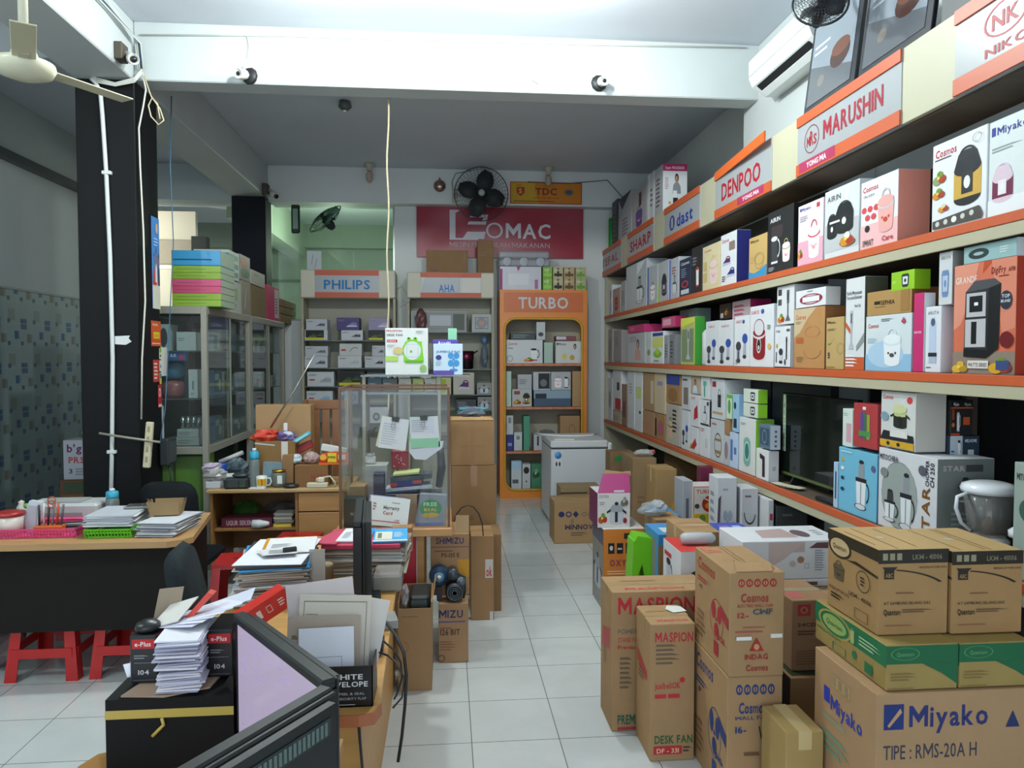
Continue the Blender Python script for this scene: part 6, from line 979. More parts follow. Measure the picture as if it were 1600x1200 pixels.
# one display unit: posts, back, header with sign, glass shelves
CRMW = mat('#c9c6b4', .55, 'paint')
def display_unit(name, label, u0, u1, vtop, vbot, sign, Y=8.88, shelves=(), text=None, depth=.36):
    a = at(u0, 480, Y=Y).x; b = at(u1, 480, Y=Y).x; zt = at((u0+u1)/2, vtop, Y=Y).z; zb = at((u0+u1)/2, vbot, Y=Y).z
    e_ = empty(name, label, 'shelving', ((a+b)/2, Y, 0)); w_ = b-a; h = w_/2
    m = MB(); m.box(-h, h, -.03, depth, zb, zt, CRMW, .012); m.build('header_box', e_)
    s0, s1 = at(sign[0], 440, Y=Y-.03).x-(a+b)/2, at(sign[1], 440, Y=Y-.03).x-(a+b)/2
    m = MB(); H_ = zt-zb; m.box(s0, s1, -.034, -.03, zb+.005, zt-.005, mat('#a3a9ad', .3, 'paint'), .001)
    m.box(s0, s1, -.04, -.034, zt-H_*.2, zt-.004, mat('#c05a3c', .5, 'paint')); m.box(s0, s1, -.04, -.034, zb+.004, zb+H_*.2, mat('#c05a3c', .5, 'paint'))
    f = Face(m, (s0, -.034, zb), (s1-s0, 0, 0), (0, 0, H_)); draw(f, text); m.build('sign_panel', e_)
    for s_ in (-1, 1):
        m = MB(); m.box(s_*h-(.03 if s_ > 0 else 0), s_*h+(.03 if s_ < 0 else 0), 0, depth, 0, zb, mat('#a8a28c', .6, 'paint'), .003); m.build('side_panel', e_)
    m = MB(); m.box(-h+.03, h-.03, depth-.02, depth, 0, zb, mat('#a9a797', .7, 'paint')); m.build('back_panel', e_)
    for v in shelves:
        z = at((u0+u1)/2, v, Y=Y).z; m = MB(); m.box(-h+.031, h-.031, .01, depth-.021, z-.008, z, glass('#8fa8a0', .35, .05, 'green_glass')); m.build('glass_shelf', e_)
    return e_
SHP = (532, 575, 604, 632, 662)
ph_ = display_unit('display_unit', 'cream wall display unit under the blue lettered sign, holding iron boxes', 470, 618, 422, 466, (492, 592), shelves=SHP, text=[('t',.14,.32,.72,.33,'PHILIPS','#1f72b0')])
ah_ = display_unit('display_unit', 'cream wall display unit with white glare painted on its sign', 636, 772, 426, 466, (657, 752), shelves=(519, 577, 617, 642, 680), text=[('r',.68,.21,.31,.58,'#d8d4cc'),('r',.66,.21,.01,.58,'#e6e4de'),('p',[(.0,.2),(.02,.8),(.08,.8),(.06,.7)],'#c8cccc'),('t',.3,.23,.26,.3,'AHA','#2a7ab8')])  # pale blocks and streak paint reflected light onto the sign
Yr = 8.9
PB = 'boxed irons and appliances in the back display units'
def rb(u0, u1, vt, vb, label, base, ops=None, Y=Yr, d=.22, sides=None, lift=0):
    a = at(u0, vb, Y=Y); b = at(u1, vb, Y=Y); zt = at((u0+u1)/2, vt, Y=Y).z; zb = at(544 if u0 < 632 else 704 if u0 < 775 else 848, vb, Y=8.88).z+.002+lift
    return carton('product_box', label, 'box', ((a.x+b.x)/2, Y+d/2, zb), (b.x-a.x-.002, d, zt-zb), base, {'F': ops}, sides=sides, group=PB)
IR = lambda a='#4a4e56', b='#aab0b8': [('i',.4,.15,.55,.6,'iron',{'a':a,'b':b}),('l',.06,.7,.4,.15,2,'#7a7e84')]
YI = [('r',.04,.05,.8,.9,'#1e1e1c'),('r',.04,.05,.8,.2,'#c8c42a'),('i',.14,.2,.4,.5,'iron',{'a':'#3a5a3a','b':'#6a6e4a'}),('i',.5,.3,.34,.5,'iron',{'a':'#2c4a34','b':'#4a5a3a'})]
H1 = .0
LST = [
 (476,512,515,532,'white-ended yellow and black iron box, bottom left of the first row','#c6cace',YI), (533,567,516,532,'white box with a black iron, bottom centre of the first row','#c3c8cc',IR('#2a2c30')), (575,603,516,532,'yellow and black iron box, bottom right of the first row','#1e1e1c',YI),
 (476,512,556.5,575,'white steam iron box at the lower left of the second row','#c0c5ca',IR()), (528,565,556,575,'white box with outlined dry iron, lower centre of second row','#c9ccce',IR('#b4b8bc','#c0c4c6')), (570,602,557,575,'white box with dark iron, lower right of second row','#bcc1c5',IR('#2a2c30')),
 (480,522,581,604,'white box with red mark and chrome iron in the third row','#c6cacd',[('r',.08,.4,.2,.1,'#b0343c')]+IR('#9aa0a8')), (528,570,580,604,'green and yellow iron box in the third row','#26281f',YI), (574,612,582,604,'dark blue grey appliance box in the third row','#3a4650',[('r',.5,.1,.48,.8,'#3a6a86'),('l',.06,.2,.3,.5,3,'#8a949c')]),
 (479,520,611,632,'white and pale blue iron box in the fourth row','#c3cace',[('r',.08,.4,.2,.1,'#b0343c')]+IR('#8ab0c8')), (531,560,611,632,'box with blue coiled cable in the fourth row','#7a868e',[('o',.5,.5,.4,.3,.2,'#3a5a7a')]),
 (484,500,638,662,'small white box at left of the fifth row','#c3cad0',[('l',.1,.2,.6,.5,4,'#7a90a0')]), (570,606,636,662,'white box with a round lens picture in the fifth row','#c0c4c6',[('e',.5,.4,.16,.26,'#5a5e60'),('e',.5,.4,.08,.12,'#a8acb0')]),
 (642,729,486,519,'wide silver framed appliance box on the top row of the right unit','#9ca0a0',[('r',.02,.05,.96,.9,'#8a8e8e'),('r',.34,.3,.38,.5,'#b4bac0'),('r',.76,.1,.2,.76,'#5a605a'),('l',.06,.2,.24,.6,5,'#6a6e70')]), (737,768,491,519,'framed box with a round stove top, right end of the top row','#a8acac',[('o',.5,.5,.46,.46,.08,'#4a4c4c',4,45,405),('e',.5,.5,.28,.3,'#8e9294'),('e',.5,.5,.14,.15,'#b8908a')]),
 (676,705,590,617,'beige lime box in the middle of the right unit','#b8b48a',[('r',.3,.1,.4,.8,'#9ab02c')]), (708,741,582,617,'pale carton beside the beige lime box','#b4b0a4',[('i',.2,.1,.6,.7,'iron',{})]), (745,768,598,617,'box with black pot picture at right of the right unit','#8a8c88',[('i',.1,.1,.8,.8,'pot')]),
 (657,674,588,617,'white canister carton left of the beige lime box','#bfc2c0',[('r',.3,.5,.4,.2,'#b83a3a')]), (712,744,624,642,'dark appliance box on the lower row of the right unit','#33373a',[('l',.1,.2,.6,.6,4,'#7a8088')]), (746,768,620,642,'pan picture box on the lower row of the right unit','#7a7c78',[('i',.1,.1,.8,.8,'pot')]),
 (644,672,560,577,'grey box partly behind the frog fan carton','#8a9090',None),
]
tops_ = [(478,511,499,'white boxed steam iron, top left of the first row','#b9c0c6',IR(),0), (526,561,496.5,'purple iron box on the white one in the first row','#3f3470',IR('#8a84b8','#d0d0e0'),1), (576,609,497,'lilac iron box on the yellow one in the first row','#8a84a4',IR('#b0acc4','#d8d8e0'),2),
 (476,512,541,'grey white iron box, upper left of the second row','#b9bec2',IR('#6a6e74'),3), (530,565,537,'white box with arched handle, upper centre of second row','#c4c6c4',[('r',.08,.4,.2,.14,'#b0343c'),('o',.7,.1,.26,.6,.08,'#4a4a4c',10,60,160)],4), (581,601,540,'small grey white iron box, upper right of second row','#b4b8bc',IR('#5a5e64'),5)]
made = [rb(t[0], t[1], t[2], t[3], t[4], t[5], t[6]) for t in LST]
for u0, u1, vt, lab, base, ops, k in tops_:
    o = made[k]; h_ = max(v.co.z for v in o.data.vertices); z0 = o.location.z+h_
    a = at(u0, 500, Y=Yr).x; b = at(u1, 500, Y=Yr).x; zt = at(544, vt, Y=Yr).z
    carton('product_box', lab, 'box', ((a+b)/2, Yr+.11, z0+.001), (b-a, .22, max(zt-z0, .08)), base, {'F': ops}, group=PB)
# pots and a wrapped doll-like bag in the right unit
m = MB(); p = at(729, 574, Y=8.98); z = at(704, 577, Y=8.88).z+.001; m.lathe([(.07, 0), (.085, .02), (.085, .1), (.088, .105), (.001, .105)], MT('#3a2c34', .3), (p.x, 8.98, z)); m.lathe([(.085, .106), (.09, .12), (.09, .22), (.001, .22)], MT('#5a2438', .3), (p.x, 8.98, z)); m.tube([(p.x+.08, 8.93, z+.19), (p.x+.13, 8.89, z+.22)], .01, PL('#1a1a1c')); tag(m.build('saucepan_stack'), 'dark maroon saucepans stacked in the right display unit', 'saucepan')
m = MB(); p = at(757, 560, Y=9.0); m.ball((p.x, 9.0, z+.16), (.045, .06, .15), glass('#8e9aa8', .45, .15, 'plastic_wrap'), 12, 9, .25); m.ball((p.x, 9.0, z+.35), (.045, .04, .06), PL('#4a6a8a'), 10, 7); tag(m.build('wrapped_bottle'), 'blue capped bottle wrapped in plastic at the right unit edge', 'bottle')
m = MB(); p = at(658, 500, Y=8.84); z = at(704, 519, Y=8.88).z+.001; m.ball((p.x, 8.86, z+.14), (.07, .04, .14), glass('#7a4a4e', .55, .15, 'plastic_wrap'), 12, 9, .3); tag(m.build('red_bag'), 'dark red translucent bag in front of the silver framed box', 'bag')
m = MB()
pts = [(0, .02, .1), (.05, 0, .14), (.12, 0, .02), (.16, 0, .06), (.14, 0, -.05), (.02, .01, -.12), (.06, 0, -.02), (.1, 0, -.1)]
p = at(621, 465, Y=8.86); m.tube([(p.x+q[0], 8.87+q[1], p.z+q[2]) for q in pts], .004, PL('#8a8a82')); o = m.build('wire_hook'); tag(o, 'bent grey wire between the two cream display units', 'wire')
m = MB(); a_ = at(481, 424, Y=9.1); m.box(a_.x, a_.x+.17, 9.05, 9.07, a_.z, a_.z+.24, P('#b9c2c4')); f = Face(m, (a_.x, 9.05, a_.z), (.17, 0, 0), (0, 0, .24)); draw(f, [('p',[(.5,.1),(.54,.1),(.7,.6),(.66,.6)],'#7a8686'),('p',[(.3,.3),(.34,.3),(.45,.8),(.4,.8)],'#7a8686')]); tag(m.build('calendar_card'), 'white picture card standing on the blue lettered display unit', 'card')
# boxes on top of the right unit
z = at(704, 426, Y=8.88).z+.001
def onto(u0, u1, vt, Y, d, label, m_, gfx=None): a = at(u0, 400, Y=Y).x; b = at(u1, 400, Y=Y).x; return fcart(a, b, Y, Y+d, z, at((u0+u1)/2, vt, Y=Y).z, label, m_, gfx)
onto(666, 731, 391, 8.9, .22, 'wide kraft carton on the right display unit below the banner', KRAFT('#8b6d4d'), {'F': [('r',.08,.06,.2,.08,'#6a4e34'),('p',[(.5,.3),(.52,.3),(.66,.6),(.64,.6)],'#84623e'),('r',.9,.3,.04,.6,'#84623e')]})
onto(746, 771, 376, 8.9, .2, 'upright narrow kraft carton beside the wide one on the right unit', KRAFT('#866848'), {'F': [('l',.2,.5,.5,.2,2,'#7c5c3c')]})
# ---------------- orange display cabinet
OR = mat('#d9822e', .35, 'paint'); YL = mat('#c99a28', .4, 'plastic')
Yt = 8.76; xa, xb = at(781, 600, Y=Yt).x, at(917, 600, Y=Yt).x; ztp = at(848, 453, Y=Yt).z
tc = empty('display_cabinet', 'orange display cabinet with rounded yellow-edged opening and white lettering', 'cabinet', ((xa+xb)/2, Yt, 0)); hw = (xb-xa)/2
def Z(v): return at(848, v, Y=Yt).z
iz0, iz1, ihw, rr = Z(765), Z(498), hw-.06, .13
def rounded(h_, z0, z1, r, n=6):
    pts = []
    for cx, cz, a0 in ((h_-r, z0+r, -90), (h_-r, z1-r, 0), (-h_+r, z1-r, 90), (-h_+r, z0+r, 180)):
        for i in range(n+1): a = math.radians(a0+90*i/n); pts.append((cx+r*math.cos(a), cz+r*math.sin(a)))
    return pts
inn = rounded(ihw, iz0, iz1, rr); out = []
for x_, z_ in inn:
    c_ = (0, (iz0+iz1)/2); dx, dz = x_-c_[0], z_-c_[1]; k = min(hw/abs(dx) if abs(dx) > 1e-6 else 9e9, ((ztp-c_[1]) if dz > 0 else c_[1])/abs(dz) if abs(dz) > 1e-6 else 9e9); out.append((dx*k, c_[1]+dz*k))
n_ = len(inn); m = MB()
m.add([(x_, 0, z_) for x_, z_ in inn]+[(x_, .03, z_) for x_, z_ in inn], [(i, (i+1) % n_, n_+(i+1) % n_, n_+i) for i in range(n_)], OR)
m.box(-hw, hw, -.001, .03, iz1, ztp, OR); m.box(-hw, hw, -.001, .03, 0, iz0, OR); m.box(-hw, -ihw, -.001, .03, iz0, iz1, OR); m.box(ihw, hw, -.001, .03, iz0, iz1, OR)
m.box(-hw, -hw+.02, .0301, .4, 0, ztp, OR); m.box(hw-.02, hw, .0301, .4, 0, ztp, OR); m.box(-hw+.02, hw-.02, .0301, .4, ztp-.02, ztp, OR); m.box(-hw+.02, hw-.02, .0301, .4, 0, .05, OR)
for cx, cz, sx, sz in ((ihw, iz0, -1, 1), (ihw, iz1, -1, -1), (-ihw, iz1, 1, -1), (-ihw, iz0, 1, 1)):
    arc = [(cx+sx*rr-sx*rr*math.cos(math.radians(a)), -.001, cz+sz*rr-sz*rr*math.sin(math.radians(a))) for a in range(0, 91, 15)]
    for k in range(6): m.poly([(cx, -.001, cz), arc[k], arc[k+1]], OR)
m.build('frame', tc)
m = MB(); m.tube([(x_, -.002, z_) for x_, z_ in rounded(ihw, iz0, iz1, rr, 8)], .014, YL, 8, True); m.build('edge_trim', tc)
m = MB(); m.box(-hw+.02, hw-.02, .38, .395, .05, ztp-.02, mat('#b3ac98', .7, 'paint')); m.build('back_panel', tc)
m = MB(); m.box(-hw+.05, hw-.05, -.004, -.0005, Z(488), Z(457), mat('#c8662e', .4, 'paint')); f = Face(m, (-hw+.05, -.004, Z(488)), (2*hw-.1, 0, 0), (0, 0, Z(457)-Z(488))); draw(f, [('t',.18,.2,.63,.58,'TURBO','#c9ccd0')]); m.build('sign_panel', tc)
for v in (568, 636, 705):
    z = Z(v); m = MB(); m.box(-hw+.021, hw-.021, .02, .379, z-.03, z, mat('#b9704a', .45, 'paint')); f = Face(m, (-hw+.03, .02, z-.03), (2*hw-.06, 0, 0), (0, 0, .03)); 
    for k in range(8): f.text(.02+.125*k, .3, .09, .4, 'TURBO', '#d8a890')
    m.build('shelf', tc)
Yc_ = Yt+.06
CB = 'boxes inside the orange display cabinet'
def cb(u0, u1, vt, vb, label, base, ops=None, d=.2, z0=None, Y=Yc_):
    a = at(max(u0, 790.5), vb, Y=Y).x; b = at(min(u1, 908), vb, Y=Y).x; zb = (Z(vb) if z0 is None else z0)+.002; zt = at(848, vt, Y=Y).z
    o = carton('product_box', label, 'box', ((a+b)/2, Y+d/2, zb), (b-a-.002, d, max(zt-zb, .04)), base, {'F': ops}, group=CB); return zt
z = cb(791,848,531,568,'white multi-appliance box at left of the cabinet top row','#cfd3d6',[('t',.06,.78,.24,.12,'Cosmos','#b8303a'),('l',.06,.6,.2,.08,1,'#7a8088'),('i',.6,.1,.34,.6,'kettle'),('i',.48,.05,.3,.25,'food'),('o',.1,.2,.08,.14,.2,'#8a9098')])
cb(798,836,520,531,'flat dark green box on the white multi-appliance box','#3a4644',[('l',.1,.2,.8,.6,2,'#7a8a86')],z0=z)
cb(838,852,503,531,'small white box with machine behind the dark green box','#bfc4c6',[('e',.5,.3,.3,.12,'#4a4e54')],z0=z)
cb(850,864,535,568,'mint green slim box in the cabinet top row','#a9c2b4')
z = cb(868,908,533,568,'white juicer box with a woman pictured, right of the cabinet top row','#ced0ce',[('r',.04,.82,.06,.1,'#3a3c40'),('t',.12,.82,.3,.1,'Miyako','#3a3c40'),('i',.6,.3,.3,.6,'person'),('e',.35,.3,.1,.14,'#d8c87a'),('e',.65,.26,.1,.12,'#c8a04a')])
cb(869,900,525,533,'flat maroon box on the white juicer box','#7a4248',[('r',0,.3,.5,.6,'#c8ccd2')],z0=z)
cb(791,799,580,636,'tall mint box at left of the cabinet second row','#b4ccc2')
z = cb(800,831,608,636,'picture box with dark machine and fruit in the cabinet second row','#b5b8b8',[('i',.5,.1,.45,.7,'cooker'),('i',.05,.1,.45,.4,'food'),('r',.1,.7,.3,.2,'#8a4a3a')])
cb(809,831,585,608,'grey white small box above the fruit picture box','#b0b2b6',[('l',.1,.3,.7,.4,3,'#7a7e86')],z0=z)
z = cb(834,892,610,636,'blue landscape appliance box in the cabinet second row','#3d566c',[('r',0,.5,1,.5,'#8ea4b4'),('r',.04,.5,.3,.3,'#2a3038')])
cb(833,860,581,610,'black and white icon box on the blue landscape box','#b8babc',[('r',.3,.08,.66,.84,'#2a2c30'),('e',.6,.4,.2,.2,'#6a6e74')],z0=z)
cb(861,892,581,610,'light grey machine box beside the icon box','#aeb2b4',[('i',.1,.1,.5,.7,'jug'),('i',.6,.1,.35,.7,'kettle')],z0=z)
cb(894,908,580,636,'upright kraft box at right of the cabinet second row','#a8865c')
z = cb(791,802,679,705,'dark blue box at left of the cabinet third row','#26307a',[('r',.2,.3,.6,.2,'#8a96c8')])
cb(791,802,649,679,'white box on the dark blue box','#c0c4c6',[('r',.3,.6,.4,.3,'#7a8286')],z0=z)
cb(803,816,675,705,'small white box with green square in the third row','#c3c6c8',[('r',.3,.6,.4,.2,'#6a8a6a')])
cb(818,828,650,705,'tall teal green box in the cabinet third row','#4c9478')
cb(834,847,679,705,'small white box with black slot in the third row','#bcc0c2',[('r',.4,.3,.2,.6,'#2a2c30')])
m = MB(); p = at(855, 676, Y=Yc_+.12); m.ball((p.x, Yc_+.16, Z(705)+.12), (.13, .09, .115), glass('#9aa6a6', .45, .15, 'plastic_wrap'), 16, 10, .25); tag(m.build('plastic_bag'), 'grey clear plastic bag in the third row of the orange cabinet', 'bag')
cb(875,906,650,705,'kraft box at right of the cabinet third row','#a38058',[('o',.6,.6,.16,.16,.2,'#7a5c3c')])
cb(799,815,720,765,'blue and white box in the cabinet bottom row','#a9c8dc',[('r',0,0,1,.7,'#c6ccd0'),('r',.1,.2,.6,.14,'#5a6068')])
cb(816,829,725,765,'white box with dark dish picture in the bottom row','#c3c6c6',[('e',.5,.75,.35,.14,'#2a2e30'),('e',.5,.3,.1,.04,'#4a4e50')])
cb(830,846,725,765,'green leaf-patterned box in the cabinet bottom row','#4a8464',[('i',.1,.4,.8,.5,'food',{'a':'#2f5a44','b':'#7ab08a','c':'#28503a'})])
# on top of the cabinet
z = ztp+.001
def tp(u0, u1, vt, vb, label, base, ops=None, d=.25, z0=None, Y=Yt+.04, rough=.5):
    a = at(u0, vb, Y=Y).x; b = at(u1, vb, Y=Y).x; zt = at(848, vt, Y=Y).z; zb = z if z0 is None else z0
    carton('product_box', label, 'box', ((a+b)/2, Y+d/2, zb), (b-a-.003, d, zt-zb), mat(base, rough, 'paper'), {'F': ops}); return zt+.001
ztt = tp(781, 846, 417, 453, 'shiny silver and magenta carton on top of the orange cabinet', '#c9c8cf', [('r',0,0,.06,.9,'#9a3a78'),('p',[(.4,1),(.44,.8),(.5,1)],'#a83a80'),('r',.84,.05,.08,.4,'#a86a9a'),('r',.2,.2,.5,.5,'#d8dade')], rough=.15)
for i, (u0, u1, lab) in enumerate(((848, 863, 'lime green pack, leftmost in the row on the orange cabinet'), (864, 880, 'cream pack with black crosses on the orange cabinet'), (881, 898, 'cream and brown pack third in the row on the orange cabinet'), (899, 916, 'cream and green pack at the right end on the orange cabinet'))):
    base = ['#7fae3a', '#b9ae88', '#b29c72', '#a8a87a'][i]; acc = ['#9acb54', '#2a2c24', '#6a4a2c', '#6a9a3c'][i]
    for j in range(2):
        tp(u0, u1, 434-17*j, 453, ['lower ', 'upper '][j]+lab, base, [('r',.1,.15,.8,.25,acc),('r',.4,.1,.2,.8,acc),('l',.1,.6,.8,.2,2,'#d8d4b4')], z0=(z if j == 0 else at(848, 434, Y=Yt+.04).z+.001))
m = MB(); PWp = glass('#c9ccd2', .5, .12, 'plastic_wrap')
a = at(779, 404, Y=Yt+.1).x; b = at(862, 404, Y=Yt+.1).x; zt = at(848, 393, Y=Yt+.1).z
m.box(a+.01, b-.02, Yt+.06, Yt+.3, ztt, ztt+(zt-ztt)*.5, PWp, .02); m.box(a, b-.03, Yt+.07, Yt+.3, ztt+(zt-ztt)*.52, zt, PWp, .02)
for k in range(3): m.lathe([(.05, 0), (.055, .002), (.04, .004)], P('#a8acb4'), (a+.1+.2*k, Yt+.055, ztt+.06), axis='Y')
tag(m.build('wrapped_trays'), 'clear plastic wrapped trays stacked above the silver carton', 'tray')
# ================================================================ GLASS CABINETS AT THE BACK LEFT
ALU = mat('#9c9a8c', .45, 'metal'); ALU = mat('#8d8c80', .5, 'paint'); CGL = glass('#eef4f2', .025, .04, 'cabinet_glass')
CX, CXL, CY0, CY1, CZ = -1.885, -2.48, 6.0, 8.82, 2.1
gc = []
for i, (y0, y1, lab) in enumerate(((6.0, 7.33, 'near glass display cabinet with aluminium frame beside the black column'), (7.345, CY1, 'far glass display cabinet with aluminium frame beside the lettered wall unit'))):
    e_ = empty('glass_cabinet', lab, 'cabinet', ((CX+CXL)/2, (y0+y1)/2, 0)); w_, d_ = (CX-CXL)/2, (y1-y0)/2; gc.append(e_)
    m = MB()
    for x in (-w_, w_-.045):
        for y in (-d_, d_-.045): m.box(x, x+.045, y, y+.045, 0, CZ, ALU, .003)
    for z in (0, .93, CZ-.06):
        m.box(-w_+.045, w_-.045, -d_, -d_+.045, z, z+.06, ALU, .003); m.box(-w_+.045, w_-.045, d_-.045, d_, z, z+.06, ALU, .003)
        m.box(w_-.045, w_, -d_+.045, d_-.045, z, z+.06, ALU, .003); m.box(-w_, -w_+.045, -d_+.045, d_-.045, z, z+.06, ALU, .003)
    m.box(-w_+.01, w_-.01, -d_+.01, d_-.01, CZ-.012, CZ-.002, ALU); m.box(-w_+.01, w_-.01, -d_+.01, d_-.01, .04, .06, ALU); m.build('frame', e_)
    m = MB(); m.box(-w_+.003, -w_+.01, -d_+.045, d_-.045, .06, CZ-.06, mat('#3a4444', .6, 'paint')); m.build('back_panel', e_)
    for z in (.99, 1.37, 1.75):
        m = MB(); m.box(-w_+.046, w_-.046, -d_+.046, d_-.046, z-.008, z, glass('#9fb4ae', .3, .05, 'green_glass')); m.build('glass_shelf', e_)
    m = MB(); m.box(-w_+.045, w_-.045, -d_+.02, -d_+.025, .06, CZ-.06, CGL); m.build('front_pane', e_)
    for k in range(2):
        ya, yb_ = (-d_+.045, .03) if k == 0 else (-.03, d_-.045); x = w_-.018-.014*k
        m = MB(); m.box(x, x+.005, ya, yb_, .99, CZ-.06, CGL); p_ = m.build('sliding_door', e_)
        for yy_ in (ya, yb_-.022): m = MB(); m.box(x-.004, x+.01, yy_, yy_+.022, .99, CZ-.06, ALU, .002); m.build('door_stile', p_)
# goods inside
def ib(x0, x1, y0, d, z, h, label, base, ops=None, gR=None, name='product_box', cat='box', sides=None, group='boxes inside the glass cabinets'):
    return carton(name, label, cat, ((x0+x1)/2, y0+d/2, z+.0015), (x1-x0, d, h), base, {'F': ops, 'R': gR}, sides=sides, group=group)
L1, L2, L3 = .99, 1.37, 1.75
ib(-2.30, -2.2, 6.08, .2, L3, .21, 'white box picturing a grey vacuum, behind the near cabinet front', '#b9c0c2', [('e',.6,.5,.3,.36,'#3a4246'),('r',.5,.1,.16,.4,'#3a4246')])
ib(-2.15, -2.0, 6.1, .2, L3, .15, 'white box on the top shelf of the near cabinet front', '#c0c6c6', [('l',.1,.5,.4,.2,2,'#8a9290')])
ib(-2.33, -2.07, 6.065, .05, L2+.3, .07, 'long blue lettered pack hung high in the near cabinet', '#2a5a9c', [('t',.08,.4,.66,.4,'TECSTAR','#d0dae8'),('e',.88,.4,.08,.3,'#b83a4a')])
m = MB(); m.lathe([(.06, 0), (.085, .03), (.09, .1), (.06, .13), (.001, .14)], glass('#5aa0c8', .6, .1, 'tinted_lid'), (-2.22, 6.22, L2+.155)); tag(m.build('food_container'), 'blue lidded round container on a pink one in the near cabinet', 'container')
m = MB(); m.lathe([(.07, 0), (.085, .03), (.09, .11), (.07, .13), (.001, .145)], glass('#c87a80', .6, .1, 'tinted_lid'), (-2.22, 6.22, L2+.002)); tag(m.build('food_container'), 'pink based round container in the near cabinet', 'container')
m = MB(); m.box(-.14, -.02, .0, .1, 0, .005, MT('#888')) if False else None
ib(-2.055, -1.985, 6.08, .1, L2, .23, 'tall slim white box standing at the right of the near cabinet', '#c8cccc', [('r',.4,.3,.2,.3,'#8a8e92'),('l',.2,.1,.6,.1,2,'#9a9ea2')])
ib(-2.16, -1.98, 6.08, .2, L1, .07, 'lower white flat box under the steel cups', '#b0b4b2', [('l',.1,.2,.8,.5,2,'#8a8e8c')])
ib(-2.15, -1.985, 6.08, .2, L1+.072, .06, 'upper white flat box under the steel cups', '#b8bcba', [('l',.1,.2,.8,.5,2,'#8a8e8c')])
for k in range(4): m = MB(); m.lathe([(.016, 0), (.019, .1), (.016, .1), (.014, .005), (.001, .005)], MT('#b0b4b6', .25), (-2.125+.042*k, 6.14, L1+.1345), 12); tag(m.build('steel_cup'), ['steel cup at left of the row in the near cabinet', 'second steel cup of the row in the near cabinet', 'third steel cup of the row in the near cabinet', 'steel cup at right of the row in the near cabinet'][k], 'cup', 'steel cups on white flat boxes')
m = MB(); m.lathe([(.03, 0), (.045, .04), (.02, .06), (.001, .06)], MT('#8a6a2c', .35), (-2.25, 6.16, L1+.002)); tag(m.build('brass_burner'), 'small brass burner on the lower shelf of the near cabinet', 'burner')
ib(-2.33, -2.19, 6.1, .3, .062, .8, 'tall lime green carton at left in the base of the near cabinet', '#6f9a1c')
ib(-2.17, -1.96, 6.09, .3, .062, .84, 'tall lime green carton at right in the base of the near cabinet', '#78a81e')
rs = random.Random(11)
cols = ['#8ea0a4', '#a8b0b0', '#7c8c98', '#b4b8b4', '#6a7c88', '#98a498', '#c0c4c4', '#5a6c84', '#8c8878']
words = ['pale blue grey', 'light grey', 'slate', 'off white', 'steel blue', 'sage grey', 'white', 'deep blue', 'taupe']
wy = ['at the near end', 'second from the near end', 'third from the near end', 'in the middle', 'past the middle', 'third from the far end', 'second from the far end', 'at the far end']
for si, (z, sh) in enumerate(((L1, 'bottom glass shelf'), (L2, 'middle glass shelf'), (L3, 'top glass shelf'))):
    y = 6.42
    k = 0
    while y < 8.6:
        L_ = rs.uniform(.17, .27); h_ = rs.uniform(.12, .27)
        if y < 7.36 < y+L_+.06: y = 7.42; continue
        c = rs.randrange(9)
        ib(-2.2, -1.96, y, L_, z, h_, '%s box %s along the aisle pane, %s' % (words[c], wy[min(k, 7)], sh), cols[c], None, [('r',.1,.6,.5,.25,cols[(c+3) % 9]),('l',.1,.15,.6,.3,3,'#6a7276'),('e',.7,.4,.18,.24,cols[(c+5) % 9])])
        y += L_+rs.uniform(.02, .07); k += 1
# boxes piled on the cabinets
def onc(u0, u1, vt, Y, d, z0, label, base, ops=None, gR=None, sides=None, xe=None, h=None, group='boxes piled on the glass cabinets'):
    a = at(u0, 440, Y=Y).x if u0 is not None else xe[0]; b = at(u1, 440, Y=Y).x; zt = at(320, vt, Y=Y).z if h is None else z0+h
    return carton('product_box', label, 'box', ((a+b)/2, Y+d/2, z0+.001), (b-a, d, zt-z0-.001), base, {'F': ops, 'R': gR}, sides=sides, group=group)
yT = 6.04; zc = CZ
vs_ = [(479, 468.5, '#84a436', 'lime plastic-wrapped flat carton, bottommost of the coloured pile'), (468.5, 458, '#809f36', 'lime wrapped flat carton, second from the bottom of the pile'), (458, 447, '#b84a6a', 'hot pink wrapped flat carton, lower of the pink pair'), (447, 436, '#bb5070', 'hot pink wrapped flat carton, upper of the pink pair'), (436, 425.5, '#7e9c36', 'lime wrapped flat carton above the pink pair'), (425.5, 415, '#82a238', 'lime wrapped flat carton just under the blue one'), (415, 391, '#3a8cb8', 'thick sky blue wrapped carton on top of the coloured pile')]
for i, (vb, vt, c, lab) in enumerate(vs_):
    z0 = at(300, vb, Y=yT).z; z1_ = at(300, vt, Y=yT).z
    if i == 0: z0 = CZ+.001
    a, b = at(268.5, 440, Y=yT).x, at(345, 440, Y=yT).x
    carton('flat_carton', lab, 'box', ((a+b)/2, yT+.19, z0+.0005), (b-a, .38, z1_-z0-.001), mat(c, .3, 'plastic'), {'F': [('r',0,0,1,.06,'#6a8a1a' if c[1] in '78' else '#a02a58' if c[1] == 'b' else '#1f6a98'),('r',.1,.45,.6,.05,'#3a4a5a')] if i < 6 else [('r',.02,.36,.8,.08,'#1c3a52'),('r',0,0,1,.05,'#1f6a98')], 'R': [('r',0,.05,1,.9,'#9fb09c')]}, group='plastic-wrapped coloured cartons')
CXm = CX-.02
